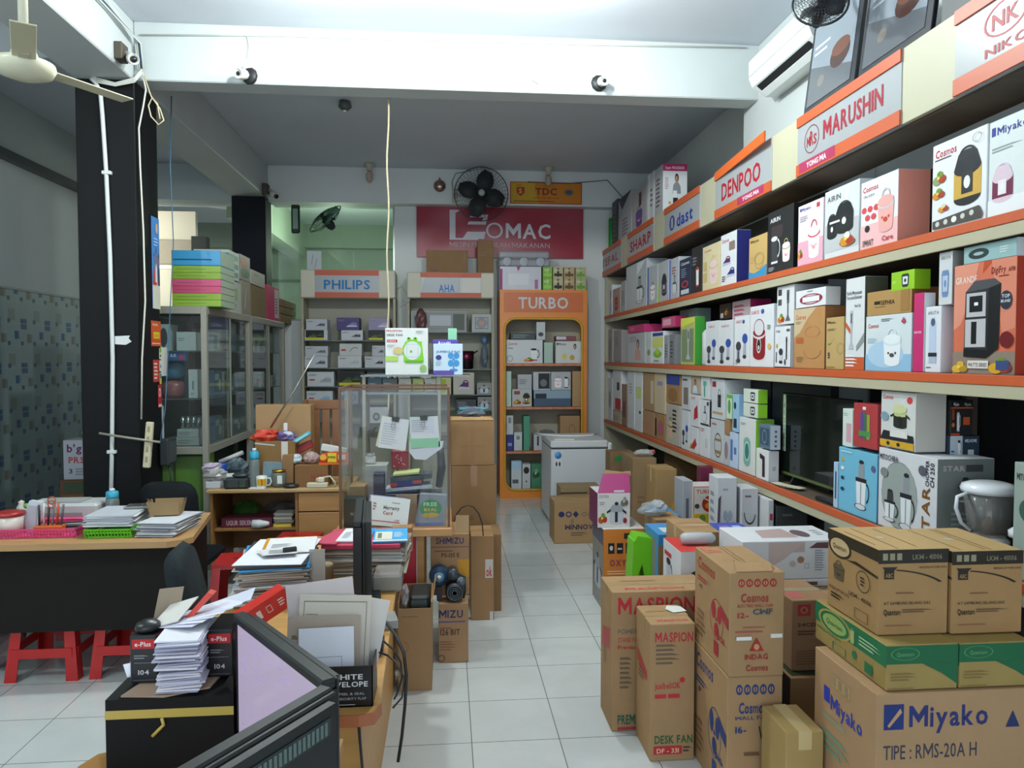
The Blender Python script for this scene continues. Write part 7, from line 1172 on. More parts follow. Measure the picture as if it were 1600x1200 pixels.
def onr(u0, u1, vt, vb, label, base, gR, x1=CXm, w_=.3, front=None):
    """a box on the cabinet seen on its aisle side, between two pixel columns (near = left)"""
    y0, y1 = at(u0, 440, X=x1).y, at(u1, 440, X=x1).y
    z0 = at(u0, vb, X=x1).z if vb else zc; z1_ = at(u0, vt, X=x1).z
    return carton('product_box', label, 'box', (x1-w_/2, (y0+y1)/2, z0+.0015), (w_, y1-y0-.006, z1_-z0-.002), base, {'R': gR, 'F': front}, group='boxes piled on the glass cabinets')
onr(358, 376, 437, None, 'white and green printed box low beside the coloured pile', '#b3b8b0', [('r',.1,.4,.6,.4,'#8fae7c'),('l',.1,.1,.6,.2,3,'#5a605c')], front=[('r',.05,.6,.9,.3,'#8a9a70')])
onr(358, 374, 390, 435, 'white green-striped box beside the blue wrapped carton', '#c0c6c2', [('r',.05,.1,.85,.18,'#5f8c7a'),('r',.05,.4,.85,.18,'#5f8c7a'),('r',.05,.7,.85,.18,'#5f8c7a')], front=[('r',.6,.2,.4,.7,'#5f8c7a'),('n',.05,.8,.5,.1,'Super Mixer','#5a5e5c')])
onr(377, 391, 437, None, 'taupe box with a pale hand shape on the glass cabinet', '#8e8878', [('p',[(.3,.2),(.4,.2),(.55,.8),(.5,.82)],'#c4c0b0')])
onr(375, 391, 396, 436, 'tilted red and green picture box high on the pile', '#8c8480', [('e',.4,.7,.35,.2,'#9a3a38'),('e',.5,.3,.4,.2,'#4a6a4a')])
onr(392, 416, 444, None, 'tall kraft carton under the grey white box on the cabinet', KRAFT('#7d6b4d'), [('l',.2,.6,.4,.2,2,'#6a583c')])
onr(392, 414, 420, 443, 'grey white box on the tall kraft carton', '#a8a49a', [('l',.2,.6,.5,.2,2,'#7c786e')])
onr(417, 436, 444, None, 'magenta and white box standing on the glass cabinet', '#b5205c', [('r',.6,.1,.35,.85,'#c6bcc2'),('l',.66,.2,.24,.5,6,'#5a4a54')])
for j in range(3): onr(437, 462, 466+12*j, 477+12*j if j < 2 else None, ['topmost kraft box of the three at the far end of the cabinet', 'middle kraft box of the three at the far end of the cabinet', 'lowest kraft box of the three at the far end of the cabinet'][j], KRAFT('#826a4d'), [('r',.02,.4,.96,.06,'#6e5638'),('r',.7,.1,.1,.7,'#6e5638')], w_=.28)
# ================================================================ BACK DESK AND ITS CLUTTER
OAK = WD('#a87c48'); OAKD = WD('#8a6236')
DZ = .75; bx0, bx1, by0, by1 = -1.72, -.7, 5.4, 5.95
bd = empty('back_desk', 'oak desk with a cupboard door, heaped with clutter before the glass cabinets', 'desk', ((bx0+bx1)/2, (by0+by1)/2, 0)); w_, d_ = (bx1-bx0)/2, (by1-by0)/2
m = MB(); m.box(-w_, w_, -d_, d_, DZ-.028, DZ, WD('#a88a5c'), .006); m.build('desktop', bd)
m = MB(); m.box(-w_+.02, -w_+.04, -d_+.03, d_-.02, 0, DZ-.029, OAKD); m.box(w_-.4, w_-.38, -d_+.03, d_-.02, 0, DZ-.029, OAKD); m.box(w_-.04, w_-.02, -d_+.03, d_-.02, 0, DZ-.029, OAKD); m.box(-w_+.04, w_-.04, d_-.03, d_-.02, .2, DZ-.029, OAKD); m.box(w_-.379, w_-.041, -d_+.035, d_-.03, .05, .07, OAKD); m.build('carcass', bd)
m = MB(); m.box(-w_+.041, w_-.401, -d_+.05, d_-.031, .44, .455, OAKD); m.build('undershelf', bd)
m = MB(); m.box(w_-.375, w_-.045, -d_+.018, -d_+.034, .58, DZ-.035, OAK, .003); m.build('drawer_front', bd)
m = MB(); m.box(w_-.375, w_-.045, -d_+.018, -d_+.034, .08, .572, OAK, .003); dr = m.build('door', bd)
m = MB(); m.lathe([(.001, 0), (.012, 0), (.012, -.006), (.008, -.02), (.014, -.03), (.001, -.034)], PL('#4a3424'), (w_-.345, -d_+.018, .36), axis='Y', seg=12); m.build('knob', dr)
def pos(u, v, Y): return at(u, v, Y=Y)
def on(Z, u, v): return at(u, v, Z=Z)
def dbox(u0, u1, vt, Y, d, label, m_, z0=DZ, gfx=None, name='cardboard_box', cat='box', **k):
    a = at(u0, 700, Y=Y).x; b = at(u1, 700, Y=Y).x; zt = at((u0+u1)/2, vt, Y=Y).z
    return carton(name, label, cat, ((a+b)/2, Y+d/2, z0+.001), (b-a, d, zt-z0-.001), m_, gfx, **k), zt
def bottle(x, y, z, h, r, body, cap, label, name='water_bottle', strap=False):
    e_ = empty(name, label, 'bottle', (x, y, z+.001))
    m = MB(); m.lathe([(.001, .001), (r*.96, 0), (r, .01), (r, h*.55), (r*.94, h*.66), (r*.8, h*.74)], body, seg=20); m.build('body', e_)
    m = MB(); m.lathe([(r*.88, h*.72), (r*.9, h*.76), (r*.88, h*.9), (r*.6, h*.93), (.001, h*.93)], cap, seg=20); m.lathe([(r*.4, h*.93), (r*.36, h), (.001, h)], PL('#cfd6d8')); m.build('cap', e_)
    return e_
o, zt_ = dbox(400, 486, 633, 5.78, .16, 'wide kraft carton standing behind the clutter on the back desk', KR)
o, zb1 = dbox(398, 461, 690, 5.58, .18, 'open kraft box with a red-lettered strip, holding bags on the back desk', KRAFT('#81623b'), gfx={'F': [('r',.66,0,.16,1,'#c8c4bc'),('t',.67,.3,.14,.3,'HE','#a83030'),('p',[(.0,.95),(.5,.9),(.5,.93),(0,.98)],'#b8c0c0')]})
m = MB(); p = pos(416, 682, 5.66); m.ball((0, 0, .02), (.09, .07, .045), mat('#c2402c', .35, 'plastic'), 16, 9, .45); m.ball((-.06, 0, .0), (.06, .05, .025), mat('#b8582c', .35, 'plastic'), 12, 7, .4); tag(m.build('plastic_bag', None, (p.x, p.y, zb1+.02)), 'crumpled red orange plastic bag on the open kraft box', 'bag')
m = MB(); p = pos(447, 680, 5.66); m.ball((0, 0, .0), (.07, .05, .04), mat('#6a5a8c', .4, 'plastic'), 12, 8, .5); m.ball((.02, -.03, .02), (.04, .02, .02), PP('#c0c0cc'), 9, 6, .4); m.box(-.02, .01, 0, .02, .02, .1, PP('#d0d0cc'), .004); tag(m.build('snack_pack', None, (p.x, p.y, zb1+.03)), 'purple and white crumpled pack beside the red bag', 'pack')
m = MB(); a = pos(423, 668, 5.7); b = pos(460, 610, 5.7); c = pos(492, 553, 5.7); m.tube([a, b, c], [.008, .006, .004], MT('#b8b6ae', .3)); tag(m.build('metal_rod'), 'thin silver rod leaning diagonally out of the open kraft box', 'rod')
bottle(pos(398, 760, 5.5).x, 5.5, DZ, .285, .038, glass('#b8c4c2', .3, .08, 'clear_bottle'), PL('#2f9ab8'), 'clear water bottle with blue cap on the back desk')
# mug
p = pos(409, 758, 5.46); mg = empty('mug', 'white mug with yellow and red print on the back desk', 'mug', (p.x, 5.46, DZ+.001))
m = MB(); m.lathe([(.03, 0), (.037, .01), (.038, .085), (.034, .085), (.032, .012), (.001, .01)], PL('#d8d6cc', .3), seg=22)
for k in range(7): a = math.radians(-125+14*k); b = math.radians(-111+14*k); m.poly([(.0386*math.cos(a), .0386*math.sin(a), .02), (.0386*math.cos(b), .0386*math.sin(b), .02), (.0386*math.cos(b), .0386*math.sin(b), .07), (.0386*math.cos(a), .0386*math.sin(a), .07)], P('#c8a01e' if k != 3 else '#b8402c'))
m.build('cup', mg)
m = MB(); m.tube([(.036, 0, .07), (.06, 0, .07), (.068, 0, .045), (.058, 0, .02), (.036, 0, .018)], .0055, PL('#d8d6cc', .3)); m.build('handle', mg)
m = MB(); p = pos(404, 765, 5.44); m.box(-.06, .05, -.03, .03, 0, .006, PP('#dcdcd8')); tag(m.build('folded_paper', None, (p.x, 5.415+.02, DZ+.001)), 'folded white paper under the front of the mug', 'paper')
# jar
p = pos(436, 758, 5.5); jr = empty('glass_jar', 'glass jar with gold lid and white label on the back desk', 'jar', (p.x, 5.5, DZ+.001))
m = MB(); m.lathe([(.001, .001), (.05, 0), (.054, .02), (.054, .09), (.045, .108)], glass('#a8b4a8', .3, .06, 'jar_glass'), seg=22); m.build('body', jr)
m = MB(); m.lathe([(.047, .106), (.048, .125), (.001, .127)], MT('#a07c34', .35), seg=22); m.build('lid', jr)
m = MB(); m.ball((0, 0, .02), (.045, .045, .02), PL('#8a6a3c'), 12, 6, .2); m.build('contents', jr)
m = MB(); m.box(.0, .035, -.0565, -.055, .03, .09, PP('#d4d8d6')); m.X = Matrix.Rotation(.4, 4, 'Z'); m.build('paper_label', jr)
m = MB(); p = pos(424, 735, 5.5); m.prism([(-.07, 0, 0), (.07, 0, 0), (.075, 0, .17), (-.06, 0, .18)], (0, .05, 0), glass('#b8d0d8', .35, .1, 'plastic_wrap')); m.ball((.0, .02, .07), (.05, .02, .05), PL('#5a98c0'), 12, 8, .4); tag(m.build('blue_pouch', None, (p.x, 5.515, DZ+.001)), 'clear pouch with blue contents behind the jar on the back desk', 'pouch')
o, _ = dbox(441, 458, 711, 5.52, .05, 'plain kraft sheet box behind the jar on the back desk', KRAFT('#8b6946'))
m = MB(); p = pos(454, 750, 5.44); m.lathe([(.045, 0), (.055, .01), (.05, .025), (.001, .02)], PL('#26282a')); tag(m.build('tape_dispenser', None, (p.x, 5.46, DZ+.001)), 'black round dish beside the glass jar on the back desk', 'dish')
# camera-like black box, white bags and tube at the left
p = pos(369, 758, 5.44); m = MB(); m.box(-.085, .085, -.04, .04, 0, .075, PL('#1f2426', .5), .012); m.box(-.055, .02, -.042, -.04, .012, .06, PL('#3c4442')); m.box(.03, .07, -.042, -.04, .012, .06, PL('#3a4a3c')); m.ball((.02, .02, .09), (.06, .04, .02), PL('#2c3638'), 12, 7); tag(m.build('desk_speaker', None, (p.x, 5.46, DZ+.001)), 'black boxy device at the left front of the back desk', 'device')
m = MB(); p = pos(336, 760, 5.5); m.box(-.055, .05, -.04, .04, 0, .05, PP('#b9bcc4'), .004); m.ball((0, 0, .1), (.08, .05, .055), glass('#d0d0cc', .55, .2, 'plastic_wrap'), 14, 9, .4); m.ball((-.02, 0, .15), (.07, .05, .03), PP('#b0a4b4'), 10, 7, .5); tag(m.build('tissue_pack', None, (p.x, 5.5, DZ+.001)), 'white and lilac bagged tissues at the left end of the back desk', 'bag')
m = MB(); p = pos(356, 735, 5.6); m.ball((0, 0, 0), (.06, .04, .04), PP('#c8ccc8'), 9, 6, .6); m.ball((.07, 0, .0), (.04, .03, .03), PP('#c0c4c4'), 8, 6, .6); tag(m.build('crumpled_paper', None, (p.x, 5.62, DZ+.045)), 'crumpled white paper behind the black device', 'paper')
m = MB(); a = pos(343, 722, 5.72); b = pos(380, 707, 5.72); m.tube([a, b], .017, PP('#b4b6b2')); tag(m.build('paper_roll'), 'white paper roll lying across the back of the back desk', 'roll')
m = MB(); p = pos(306, 722, 5.82); m.ball((0, 0, .0), (.09, .06, .07), glass('#8aa0a8', .5, .15, 'plastic_wrap'), 14, 9, .35); tag(m.build('plastic_bag', None, (-1.62, 5.85, DZ+.1)), 'grey blue translucent bag in front of the near cabinet', 'bag')
m = MB(); p = pos(280, 735, 5.85); m.lathe([(.03, 0), (.035, .01), (.035, .14), (.03, .15), (.001, .15)], PL('#24489c', .3)); m.box(.0, .11, -.02, .02, 0, .04, PL('#2a3f9a'), .006); tag(m.build('blue_spray_can', None, (-1.69, 5.7, DZ+.001)), 'blue can with a blue pad at the left end of the back desk', 'can')
# right half: red box, blue case, candy bags, carton
o, z2_ = dbox(460, 512, 727, 5.47, .2, 'low kraft carton with red lettering carrying snack bags on the back desk', KRAFT('#7c5937'), gfx={'F': [('t',.5,.3,.4,.3,'HUHU','#8a2a20')]})
m = MB(); m.ball((0, 0, 0), (.06, .05, .045), glass('#d8c0bc', .5, .15, 'plastic_wrap'), 14, 9, .2)
for k in range(9): m.ball((random.uniform(-.04, .04), random.uniform(-.04, -.01), random.uniform(-.02, .03)), .012, PL('#c89a90'), 8, 5)
p = pos(487, 715, 5.56); tag(m.build('candy_bag', None, (p.x, 5.56, z2_+.045)), 'clear bag of pink sweets on the low kraft carton', 'bag')
m = MB(); m.ball((0, 0, 0), (.04, .04, .035), PP('#b4c0c4'), 10, 7, .4); p = pos(465, 717, 5.56); tag(m.build('candy_bag', None, (p.x-.01, 5.56, z2_+.035)), 'blue and white striped bag left of the pink sweets', 'bag')
m = MB(); a = pos(500, 726, 5.52); b = pos(545, 726, 5.52); L_ = b.x-a.x; m.prism([(0, 0, .0), (L_*.5, -.012, 0), (L_, 0, .0), (L_, 0, .08), (L_*.55, -.02, .095), (.01, 0, .075)], (0, .03, 0), P('#d84a1c')); f = Face(m, (0, -.021, 0), (L_, 0, 0), (0, 0, .09)); draw(f, [('r',.3,.2,.3,.75,'#d8c02c'),('t',.32,.5,.26,.2,'MIE','#3a2a1c'),('e',.15,.6,.12,.25,'#e0a83a'),('r',0,.0,1,.16,'#d8641c'),('r',.66,.4,.26,.4,'#e6dcc8')]); o = m.build('noodle_pack', None, (a.x, 5.5, z2_+.002)); tag(o, 'orange and yellow instant food pack on the low kraft carton', 'pack')
m = MB(); p = pos(521, 703, 5.6); m.X = Matrix.Rotation(.2, 4, 'Y'); m.box(-.1, .09, 0, .04, 0, .05, PP('#ccd0cc'), .003); tag(m.build('paper_bundle', None, (p.x, 5.62, z2_+.07)), 'white paper bundle behind the orange food pack', 'paper')
m = MB(); p = pos(471, 684, 5.62); m.X = Matrix.Rotation(-.55, 4, 'Y'); m.box(-.075, .075, -.02, .02, -.016, .016, PL('#4ea8b8'), .006); m.box(-.06, .06, -.022, -.02, -.008, .008, PL('#8accd4')); tag(m.build('pencil_case', None, (p.x, 5.62, p.z)), 'turquoise case leaning on a red box on the back desk', 'case')
m = MB(); p = pos(472, 700, 5.66); m.X = Matrix.Rotation(-.45, 4, 'Y'); m.box(-.08, .08, -.03, .03, -.03, .03, PL('#8c2420', .5), .006); tag(m.build('red_case', None, (p.x, 5.68, p.z)), 'dark red case under the turquoise one', 'case')
# power strip and plugs
p = pos(496, 756, 5.43); ps2 = empty('power_strip', 'cream power strip with a plug on the front edge of the back desk', 'power strip', (p.x, 5.44, DZ+.001))
m = MB(); m.box(-.075, .075, -.022, .022, 0, .036, PL('#c4bea4', .4), .005); m.build('casing', ps2)
m = MB(); m.box(.0, .05, -.018, .018, .037, .075, PL('#d0ccba'), .008); m.tube([(.03, 0, .07), (.09, 0, .08), (.12, .0, .04), (.13, .01, .0)], .006, PL('#cac6b4')); m.build('plug', ps2)
m = MB(); m.lathe([(.012, .037), (.014, .06), (.008, .07), (.001, .07)], PL('#c8b088')); m.X = Matrix.Identity(4); m.build('adapter', ps2)
# things on the undershelf
for i, (c, h_, lab) in enumerate((('#5a1f30', .07, 'maroon lettered long box on the undershelf of the back desk'),)):
    p = pos(385, 812, 5.46); carton('long_box', lab, 'box', (-1.46, 5.56, .456), (.36, .14, h_), c, {'F': [('t',.1,.25,.5,.5,'UGUR SEKER','#b8a4a8')]})
m = MB(); m.tube([(-.03, 0, 0), (.02, 0, .0), (.07, 0, 0), (.09, 0, 0)], [.03, .032, .02, .014], PL('#c8cccc')); tag(m.build('white_bottle', None, (-1.38, 5.455, .488)), 'white bottle lying beside the maroon long box', 'bottle')
def paper_stack(name, label, loc, w_, d_, n, t, rz=0, cols_=('#d8dadc', '#c6c8cc', '#e0e0de', '#b4b8c0'), jit=.012, top=None, seed=1, rot=.06, group=None, cat='papers'):
    r = random.Random(seed); e_ = empty(name, label, cat, loc, rz, group); z = 0
    m = MB()
    for i in range(n):
        m.X = Matrix.Translation((r.uniform(-jit, jit), r.uniform(-jit, jit), z)) @ Matrix.Rotation(r.uniform(-rot, rot), 4, 'Z'); tt = t*r.uniform(.6, 1.5)
        m.box(-w_/2, w_/2, -d_/2, d_/2, 0, tt-.0006, PP(r.choice(cols_))); z += tt
    m.build('sheets', e_)
    if top: mm = MB(); mm.X = Matrix.Translation((0, 0, z+.001)); f = Face(mm, (-w_/2, -d_/2, 0), (w_, 0, 0), (0, d_, 0)); draw(f, top); mm.build('top_sheet', e_)
    return e_, z
e_, _ = paper_stack('magazine_stack', 'yellow and white magazines on the undershelf by the cupboard', (-1.195, 5.56, .456), .13, .14, 12, .008, 0, ('#c8b04a', '#b4b4ac', '#8a8474', '#c0c0ba'), seed=4)
e_, _ = paper_stack('newspaper_stack', 'folded newspapers hanging over the edge of the undershelf', (pos(375, 825, 5.42).x, 5.53, .4555), .34, .17, 1, .0004, .0, seed=5) if False else (None, 0)
m = MB(); m.ball((0, 0, 0), (.1, .07, .06), mat('#3f6a2c', .5, 'fabric'), 12, 8, .3); tag(m.build('green_bag', None, (-1.54, 5.78, .535)), 'dark green bag under the left end of the back desk', 'bag')
m = MB(); m.ball((0, 0, 0), (.13, .07, .06), mat('#5a544c', .6, 'fabric'), 14, 8, .3); tag(m.build('cloth_bundle', None, (-1.27, 5.78, .535)), 'grey cloth bundle stuffed under the back desk', 'cloth')
# wooden chair behind the display case
wc = empty('wooden_chair', 'brown wooden chair with slatted back between desk and display case', 'chair', (pos(512, 700, 6.05).x, 6.23, 0), PI); WC = WD('#6a4222'); WC2 = WD('#7c5230')
for sx in (-1, 1):
    m = MB(); m.box(sx*.17-.018, sx*.17+.018, .17, .2, 0, 1.36, WC, .004); m.build('back_post', wc); m = MB(); m.box(sx*.17-.018, sx*.17+.018, -.2, -.165, 0, .45, WC, .004); m.build('front_leg', wc)
m = MB(); m.box(-.19, .19, -.2, .17, .45, .48, WC2, .005); m.build('seat', wc)
m = MB(); m.box(-.152, .152, .175, .195, 1.28, 1.355, WC2, .004); m.box(-.152, .152, .175, .195, .62, .66, WC2); 
for k in range(3): m.box(-.1+.08*k, -.04+.08*k, .178, .192, .661, 1.279, WC2)
m.build('backrest', wc)
# ================================================================ DISPLAY CASE ON ITS TABLE
ky = 4.1; kx0, kx1 = at(529, 700, Y=ky).x, at(703, 700, Y=ky).x; kd = .5; kz = .75; kt = at(615, 606, Y=ky).z
tb = empty('case_table', 'oak topped table with a red side panel under the clear display case', 'table', ((kx0+kx1)/2, ky+kd/2, 0)); w_ = (kx1-kx0)/2
m = MB(); m.box(-w_-.02, w_+.01, -kd/2-.03, kd/2+.03, kz-.045, kz, WD('#b98a58'), .004); m.build('tabletop', tb)
m = MB(); m.box(w_-.3, w_-.19, -kd/2+.03, -kd/2+.045, 0, kz-.046, PL('#a81e30', .4)); m.build('red_panel', tb)
for sx, sy in ((-1, -1), (1, -1), (-1, 1), (1, 1)):
    m = MB(); x = -w_+.04 if sx < 0 else w_-.165; y = sy*(kd/2-.03); m.box(x-.02, x+.02, y-.02, y+.02, 0, kz-.046, WD('#a87c48'), .003); m.build('leg', tb)
dc = empty('display_case', 'clear acrylic display case with brown edges, filled with papers and packs', 'display case', ((kx0+kx1)/2, ky+kd/2, kz+.0012)); H_ = kt-kz
BE = WD('#6a4a34'); AC_ = glass('#f8faf9', .008, .02, 'clear_acrylic')
m = MB()
for x in (-w_, w_-.014):
    for y in (-kd/2, kd/2-.014): m.box(x, x+.014, y, y+.014, 0, H_, BE)
for y in (-kd/2, kd/2-.014): m.box(-w_+.014, w_-.014, y, y+.014, H_-.014, H_, BE)
for x in (-w_, w_-.014): m.box(x, x+.014, -kd/2+.014, kd/2-.014, H_-.014, H_, BE)
m.build('edge_frame', dc)
m = MB(); m.box(-w_+.014, w_-.014, -kd/2+.004, -kd/2+.008, 0.001, H_-.014, AC_); m.build('front_pane', dc)
m = MB(); m.box(w_-.01, w_-.006, -kd/2+.014, kd/2-.014, 0.001, H_-.014, AC_); m.build('side_pane', dc)
m = MB(); m.box(-w_+.006, -w_+.01, -kd/2+.014, kd/2-.014, 0.001, H_-.014, AC_); m.build('side_pane', dc)
kyI = ky+.02
def kb(u0, u1, vt, vb, Y, d, label, base, ops=None, name='product_box', cat='box', **k): return fbox(u0, u1, vt, vb, Y, d, label, base, ops, name=name, cat=cat, **k)
def kon(u0, u1, vt, Y, d, label, base, ops=None, z0=kz+.003, rz=0, name='product_box', cat='box', sides=None):
    a = at(u0, 700, Y=Y).x; b = at(u1, 700, Y=Y).x; zt = at((u0+u1)/2, vt, Y=Y).z
    return carton(name, label, cat, ((a+b)/2, Y+d/2, z0), (b-a, d, zt-z0), base, {'F': ops}, rz=rz, sides=sides), zt
o, _ = kon(536, 571, 779, 4.13, .1, 'black box with grey lettering at left in the display case', '#17211f', [('t',.3,.42,.5,.14,'vuse go','#9aa4a2'),('n',.5,.28,.24,.08,'MAX','#7a8482'),('e',.88,.1,.06,.06,'#a8543c')])
m = MB(); m.X = Matrix.Rotation(-.18, 4, 'X') @ Matrix.Rotation(.12, 4, 'Y'); m.box(-.11, .11, 0, .003, 0, .16, PP('#f2f2f4')); m.box(-.118, .09, .004, .007, .0, .165, PP('#a8a4cc')); f = Face(m, (-.11, 0, 0), (.22, 0, 0), (0, 0, .16)); draw(f, [('t',.55,.8,.2,.06,'Cosmos','#b83a3a'),('t',.35,.58,.4,.13,'Warranty','#34343a'),('t',.35,.4,.24,.12,'Card','#b02a3a'),('r',.1,.14,.7,.03,'#c03040'),('l',.08,.5,.1,.3,3,'#b87a80'),('t',.66,.2,.12,.05,'CW','#b83a3a')]); o = m.build('warranty_card', None, (at(605, 800, Y=4.13).x, 4.125, kz+.006)); tag(o, 'white warranty card with red line leaning inside the display case', 'card')
m = MB(); m.box(-.06, .06, 0, .004, 0, .165, KRAFT('#a88e74')); o = m.build('kraft_envelope', None, (at(635, 800, Y=4.19).x, 4.2, kz+.003)); tag(o, 'plain kraft envelope standing behind the warranty card', 'envelope')
m = MB(); m.prism([(-.09, 0, 0), (.085, 0, 0), (.09, 0, .17), (-.06, 0, .18)], (0, .05, 0), glass('#c8ccd8', .4, .1, 'plastic_wrap')); f = Face(m, (-.09, -.001, 0), (.18, 0, 0), (0, 0, .18)); draw(f, [('e',.5,.55,.34,.28,'#2f8a4c'),('e',.5,.34,.26,.08,'#c8a02c'),('t',.28,.62,.42,.12,'FREE','#b8d8a8'),('t',.3,.46,.4,.1,'REAL','#d8c05a'),('r',.0,.02,.9,.08,'#5a6ab0')]); o = m.build('badge_pouch', None, (at(673, 800, Y=4.14).x, 4.13, kz+.003)); tag(o, 'plastic pouch with a green round badge at right in the display case', 'pouch')
# inner shelf pieces carrying the files
o, zf = kon(600, 690, 772, 4.28, .16, 'dark grey tray under the coloured files in the display case', '#3c4044')
fz_ = zf
for i, (c, lab, u0, u1, hh) in enumerate((('#26346a', 'navy blue folder, lowest of the files in the display case', 603, 652, .012), ('#b9c0cc', 'white envelope on the navy folder in the display case', 603, 675, .02), ('#2c3a78', 'blue and orange printed card in the display case', 610, 660, .03), ('#3e4248', 'charcoal folder above the blue card in the display case', 610, 675, .028), ('#b4bc7c', 'pale yellow green folder, topmost of the files in the display case', 614, 655, .012))):
    a = at(u0, 750, Y=4.28).x; b = at(u1, 750, Y=4.28).x; mb = MB(); mb.X = Matrix.Rotation(-.08+.0*i, 4, 'Y'); mb.box(-(b-a)/2, (b-a)/2, -.07, .07, 0, hh-.001, PP(c) if i != 2 else P(c))
    if i == 2: f = Face(mb, (-(b-a)/2, -.07, 0), (b-a, 0, 0), (0, 0, hh-.002)); draw(f, [('r',.0,.1,.2,.8,'#b84a24'),('r',.7,.3,.28,.7,'#b84a34')])
    o = mb.build('file_folder', None, ((a+b)/2, 4.36, fz_+.008)); tag(o, lab, 'folder', 'files in the display case'); fz_ += hh+.003
def hang(u0, u1, v0, v1, Y, label, base, rot, ops=None, clip=True):
    a = at((u0+u1)/2, v0, Y=Y); w2 = (at(u1, v0, Y=Y).x-at(u0, v0, Y=Y).x)/2; h2 = at(u0, v0, Y=Y).z-at(u0, v1, Y=Y).z
    e_ = empty('clipped_papers', label, 'papers', (a.x, a.y, a.z)); e_.rotation_euler = (0, rot, 0)
    m = MB()
    for k in range(4): m.X = Matrix.Rotation(.03*k-.04, 4, 'Y'); m.box(-w2, w2, .002*k, .002*k+.001, -h2, -.005, PP(base if k else '#d0d4d4'))
    m.X = Matrix.Identity(4); f = Face(m, (-w2, 0, -h2), (2*w2, 0, 0), (0, 0, h2)); draw(f, ops); m.build('sheets', e_)
    m = MB(); m.prism([(-.022, -.006, .0), (.022, -.006, .0), (.018, -.006, -.025), (-.018, -.006, -.025)], (0, .018, 0), PL('#16241e')); m.tube([(-.012, -.008, -.02), (-.016, -.009, -.055), (-.006, -.009, -.07), (.004, -.009, -.055), (.002, -.008, -.02)], .0013, MT('#8a8e90'), 5); m.build('binder_clip', e_)
    return e_
hang(597, 640, 652, 702, 4.08, 'left bundle of white papers clipped to the front of the case', '#c8c8a8', .17, [('l',.1,.1,.7,.7,9,'#b4b8ba')])
hang(640, 684, 650, 700, 4.08, 'right bundle of white and green papers clipped to the case', '#9cc8a8', -.03, [('r',.0,.45,.85,.5,'#c8ccd0'),('l',.06,.5,.7,.4,6,'#a4a8ac'),('r',0,.0,1,.3,'#8abf9a')])
m = MB(); m.prism([(-.09, 0, 0), (-.06, 0, -.04), (.0, 0, -.045), (.09, 0, .02), (.1, 0, .06), (-.09, 0, .05)], (0, .006, 0), PP('#c4c8ce')); o = m.build('curled_receipt', None, tuple(at(665, 706, Y=4.08))); tag(o, 'curled white receipts below the green clipped papers', 'paper')
m = MB(); m.box(-.05, .05, 0, .02, 0, .11, P('#8c2a38'), .004); f = Face(m, (-.05, 0, 0), (.1, 0, 0), (0, 0, .11)); draw(f, [('e', random.uniform(.1,.9), random.uniform(.1,.9), .05, .04, '#c88a90') for _ in range(10)]); o = m.build('red_wallet', None, (at(625, 714, Y=4.4).x, 4.4, fz_+.012)); tag(o, 'dark red patterned pouch above the files in the display case', 'pouch')
m = MB(); m.tube([at(688, 700, Y=4.3), at(690, 730, Y=4.3), at(686, 760, Y=4.32)], [.02, .024, .02], PL('#202428')); o = m.build('umbrella'); tag(o, 'black folded umbrella standing at right in the display case', 'umbrella')
o, z3_ = kon(571, 605, 727, 4.4, .14, 'grey white carton with red mark inside the display case', '#9c9c98', [('t',.45,.6,.2,.14,'R','#a83a3a')], z0=kz+.003)
m = MB(); m.box(-.03, .03, -.02, .02, 0, .055, PL('#d0d0cc'), .012); m.box(-.02, .02, -.022, -.02, .06, .07, PL('#8a8a88')); m.lathe([(.028, .055), (.02, .065), (.001, .065)], PL('#c8c8c4')); tag(m.build('air_freshener', None, (at(578, 715, Y=4.42).x, 4.45, z3_+.001)), 'small white dispenser on the grey white carton', 'dispenser')
o, _ = kon(583, 600, 740, 4.19, .08, 'navy and black pack before the grey white carton in the case', '#1c2440')
o, _ = kon(545, 570, 760, 4.3, .2, 'kraft folded board leaning inside the left of the display case', KRAFT('#8c7351'))
# top of the case: riser with boxes, fan cartons
rz_ = at(640, 583, Y=4.9).z
yR = 4.75
rs_ = empty('display_riser', 'low glass riser shelf with pale packs behind the display case', 'shelf', ((kx0+kx1)/2+.04, yR+.15, 0)); zr = 1.585
m = MB(); m.box(-.3, .40, -.14, .14, zr-.01, zr, glass('#c4ccc8', .25, .05, 'green_glass')); m.build('top_glass', rs_)
for x in (-.28, .2): m = MB(); m.box(x-.01, x+.01, -.13, .13, 0, zr-.011, ALU); m.build('side_frame', rs_)
m = MB(); m.box(-.269, .189, -.12, .12, 1.46, 1.475, glass('#9fb4ae', .3, .05, 'green_glass')); m.build('lower_shelf', rs_)
for x0_, x1_, c, lab in ((-.262, -.17, '#3a4e5c', 'blue grey pack on the riser shelf'), (-.165, -.07, '#50585a', 'dark grey pack on the riser shelf'), (-.06, .02, '#b4b0a0', 'cream pack on the riser shelf'), (.03, .1, '#a8b46a', 'lime pack on the riser shelf'), (.11, .18, '#b8b4ac', 'pale pack at the right end of the riser shelf')):
    carton('small_pack', lab, 'pack', (rs_.location.x+(x0_+x1_)/2, yR+.12, 1.4765), (x1_-x0_, .12, .085), c, {'F': [('l',.1,.2,.6,.5,3,'#8a9494')]}, group='packs on the riser shelf')
def rbx(u0, u1, vt, label, base, ops, d=.12, sides=None, Y=yR+.02):
    a = at(u0, 550, Y=Y).x; b = at(u1, 550, Y=Y).x; zt = at((u0+u1)/2, vt, Y=Y).z
    return carton('product_box', label, 'box', ((a+b)/2, Y+d/2, zr+.001), (b-a, d, zt-zr), base, {'F': ops}, sides=sides), zt
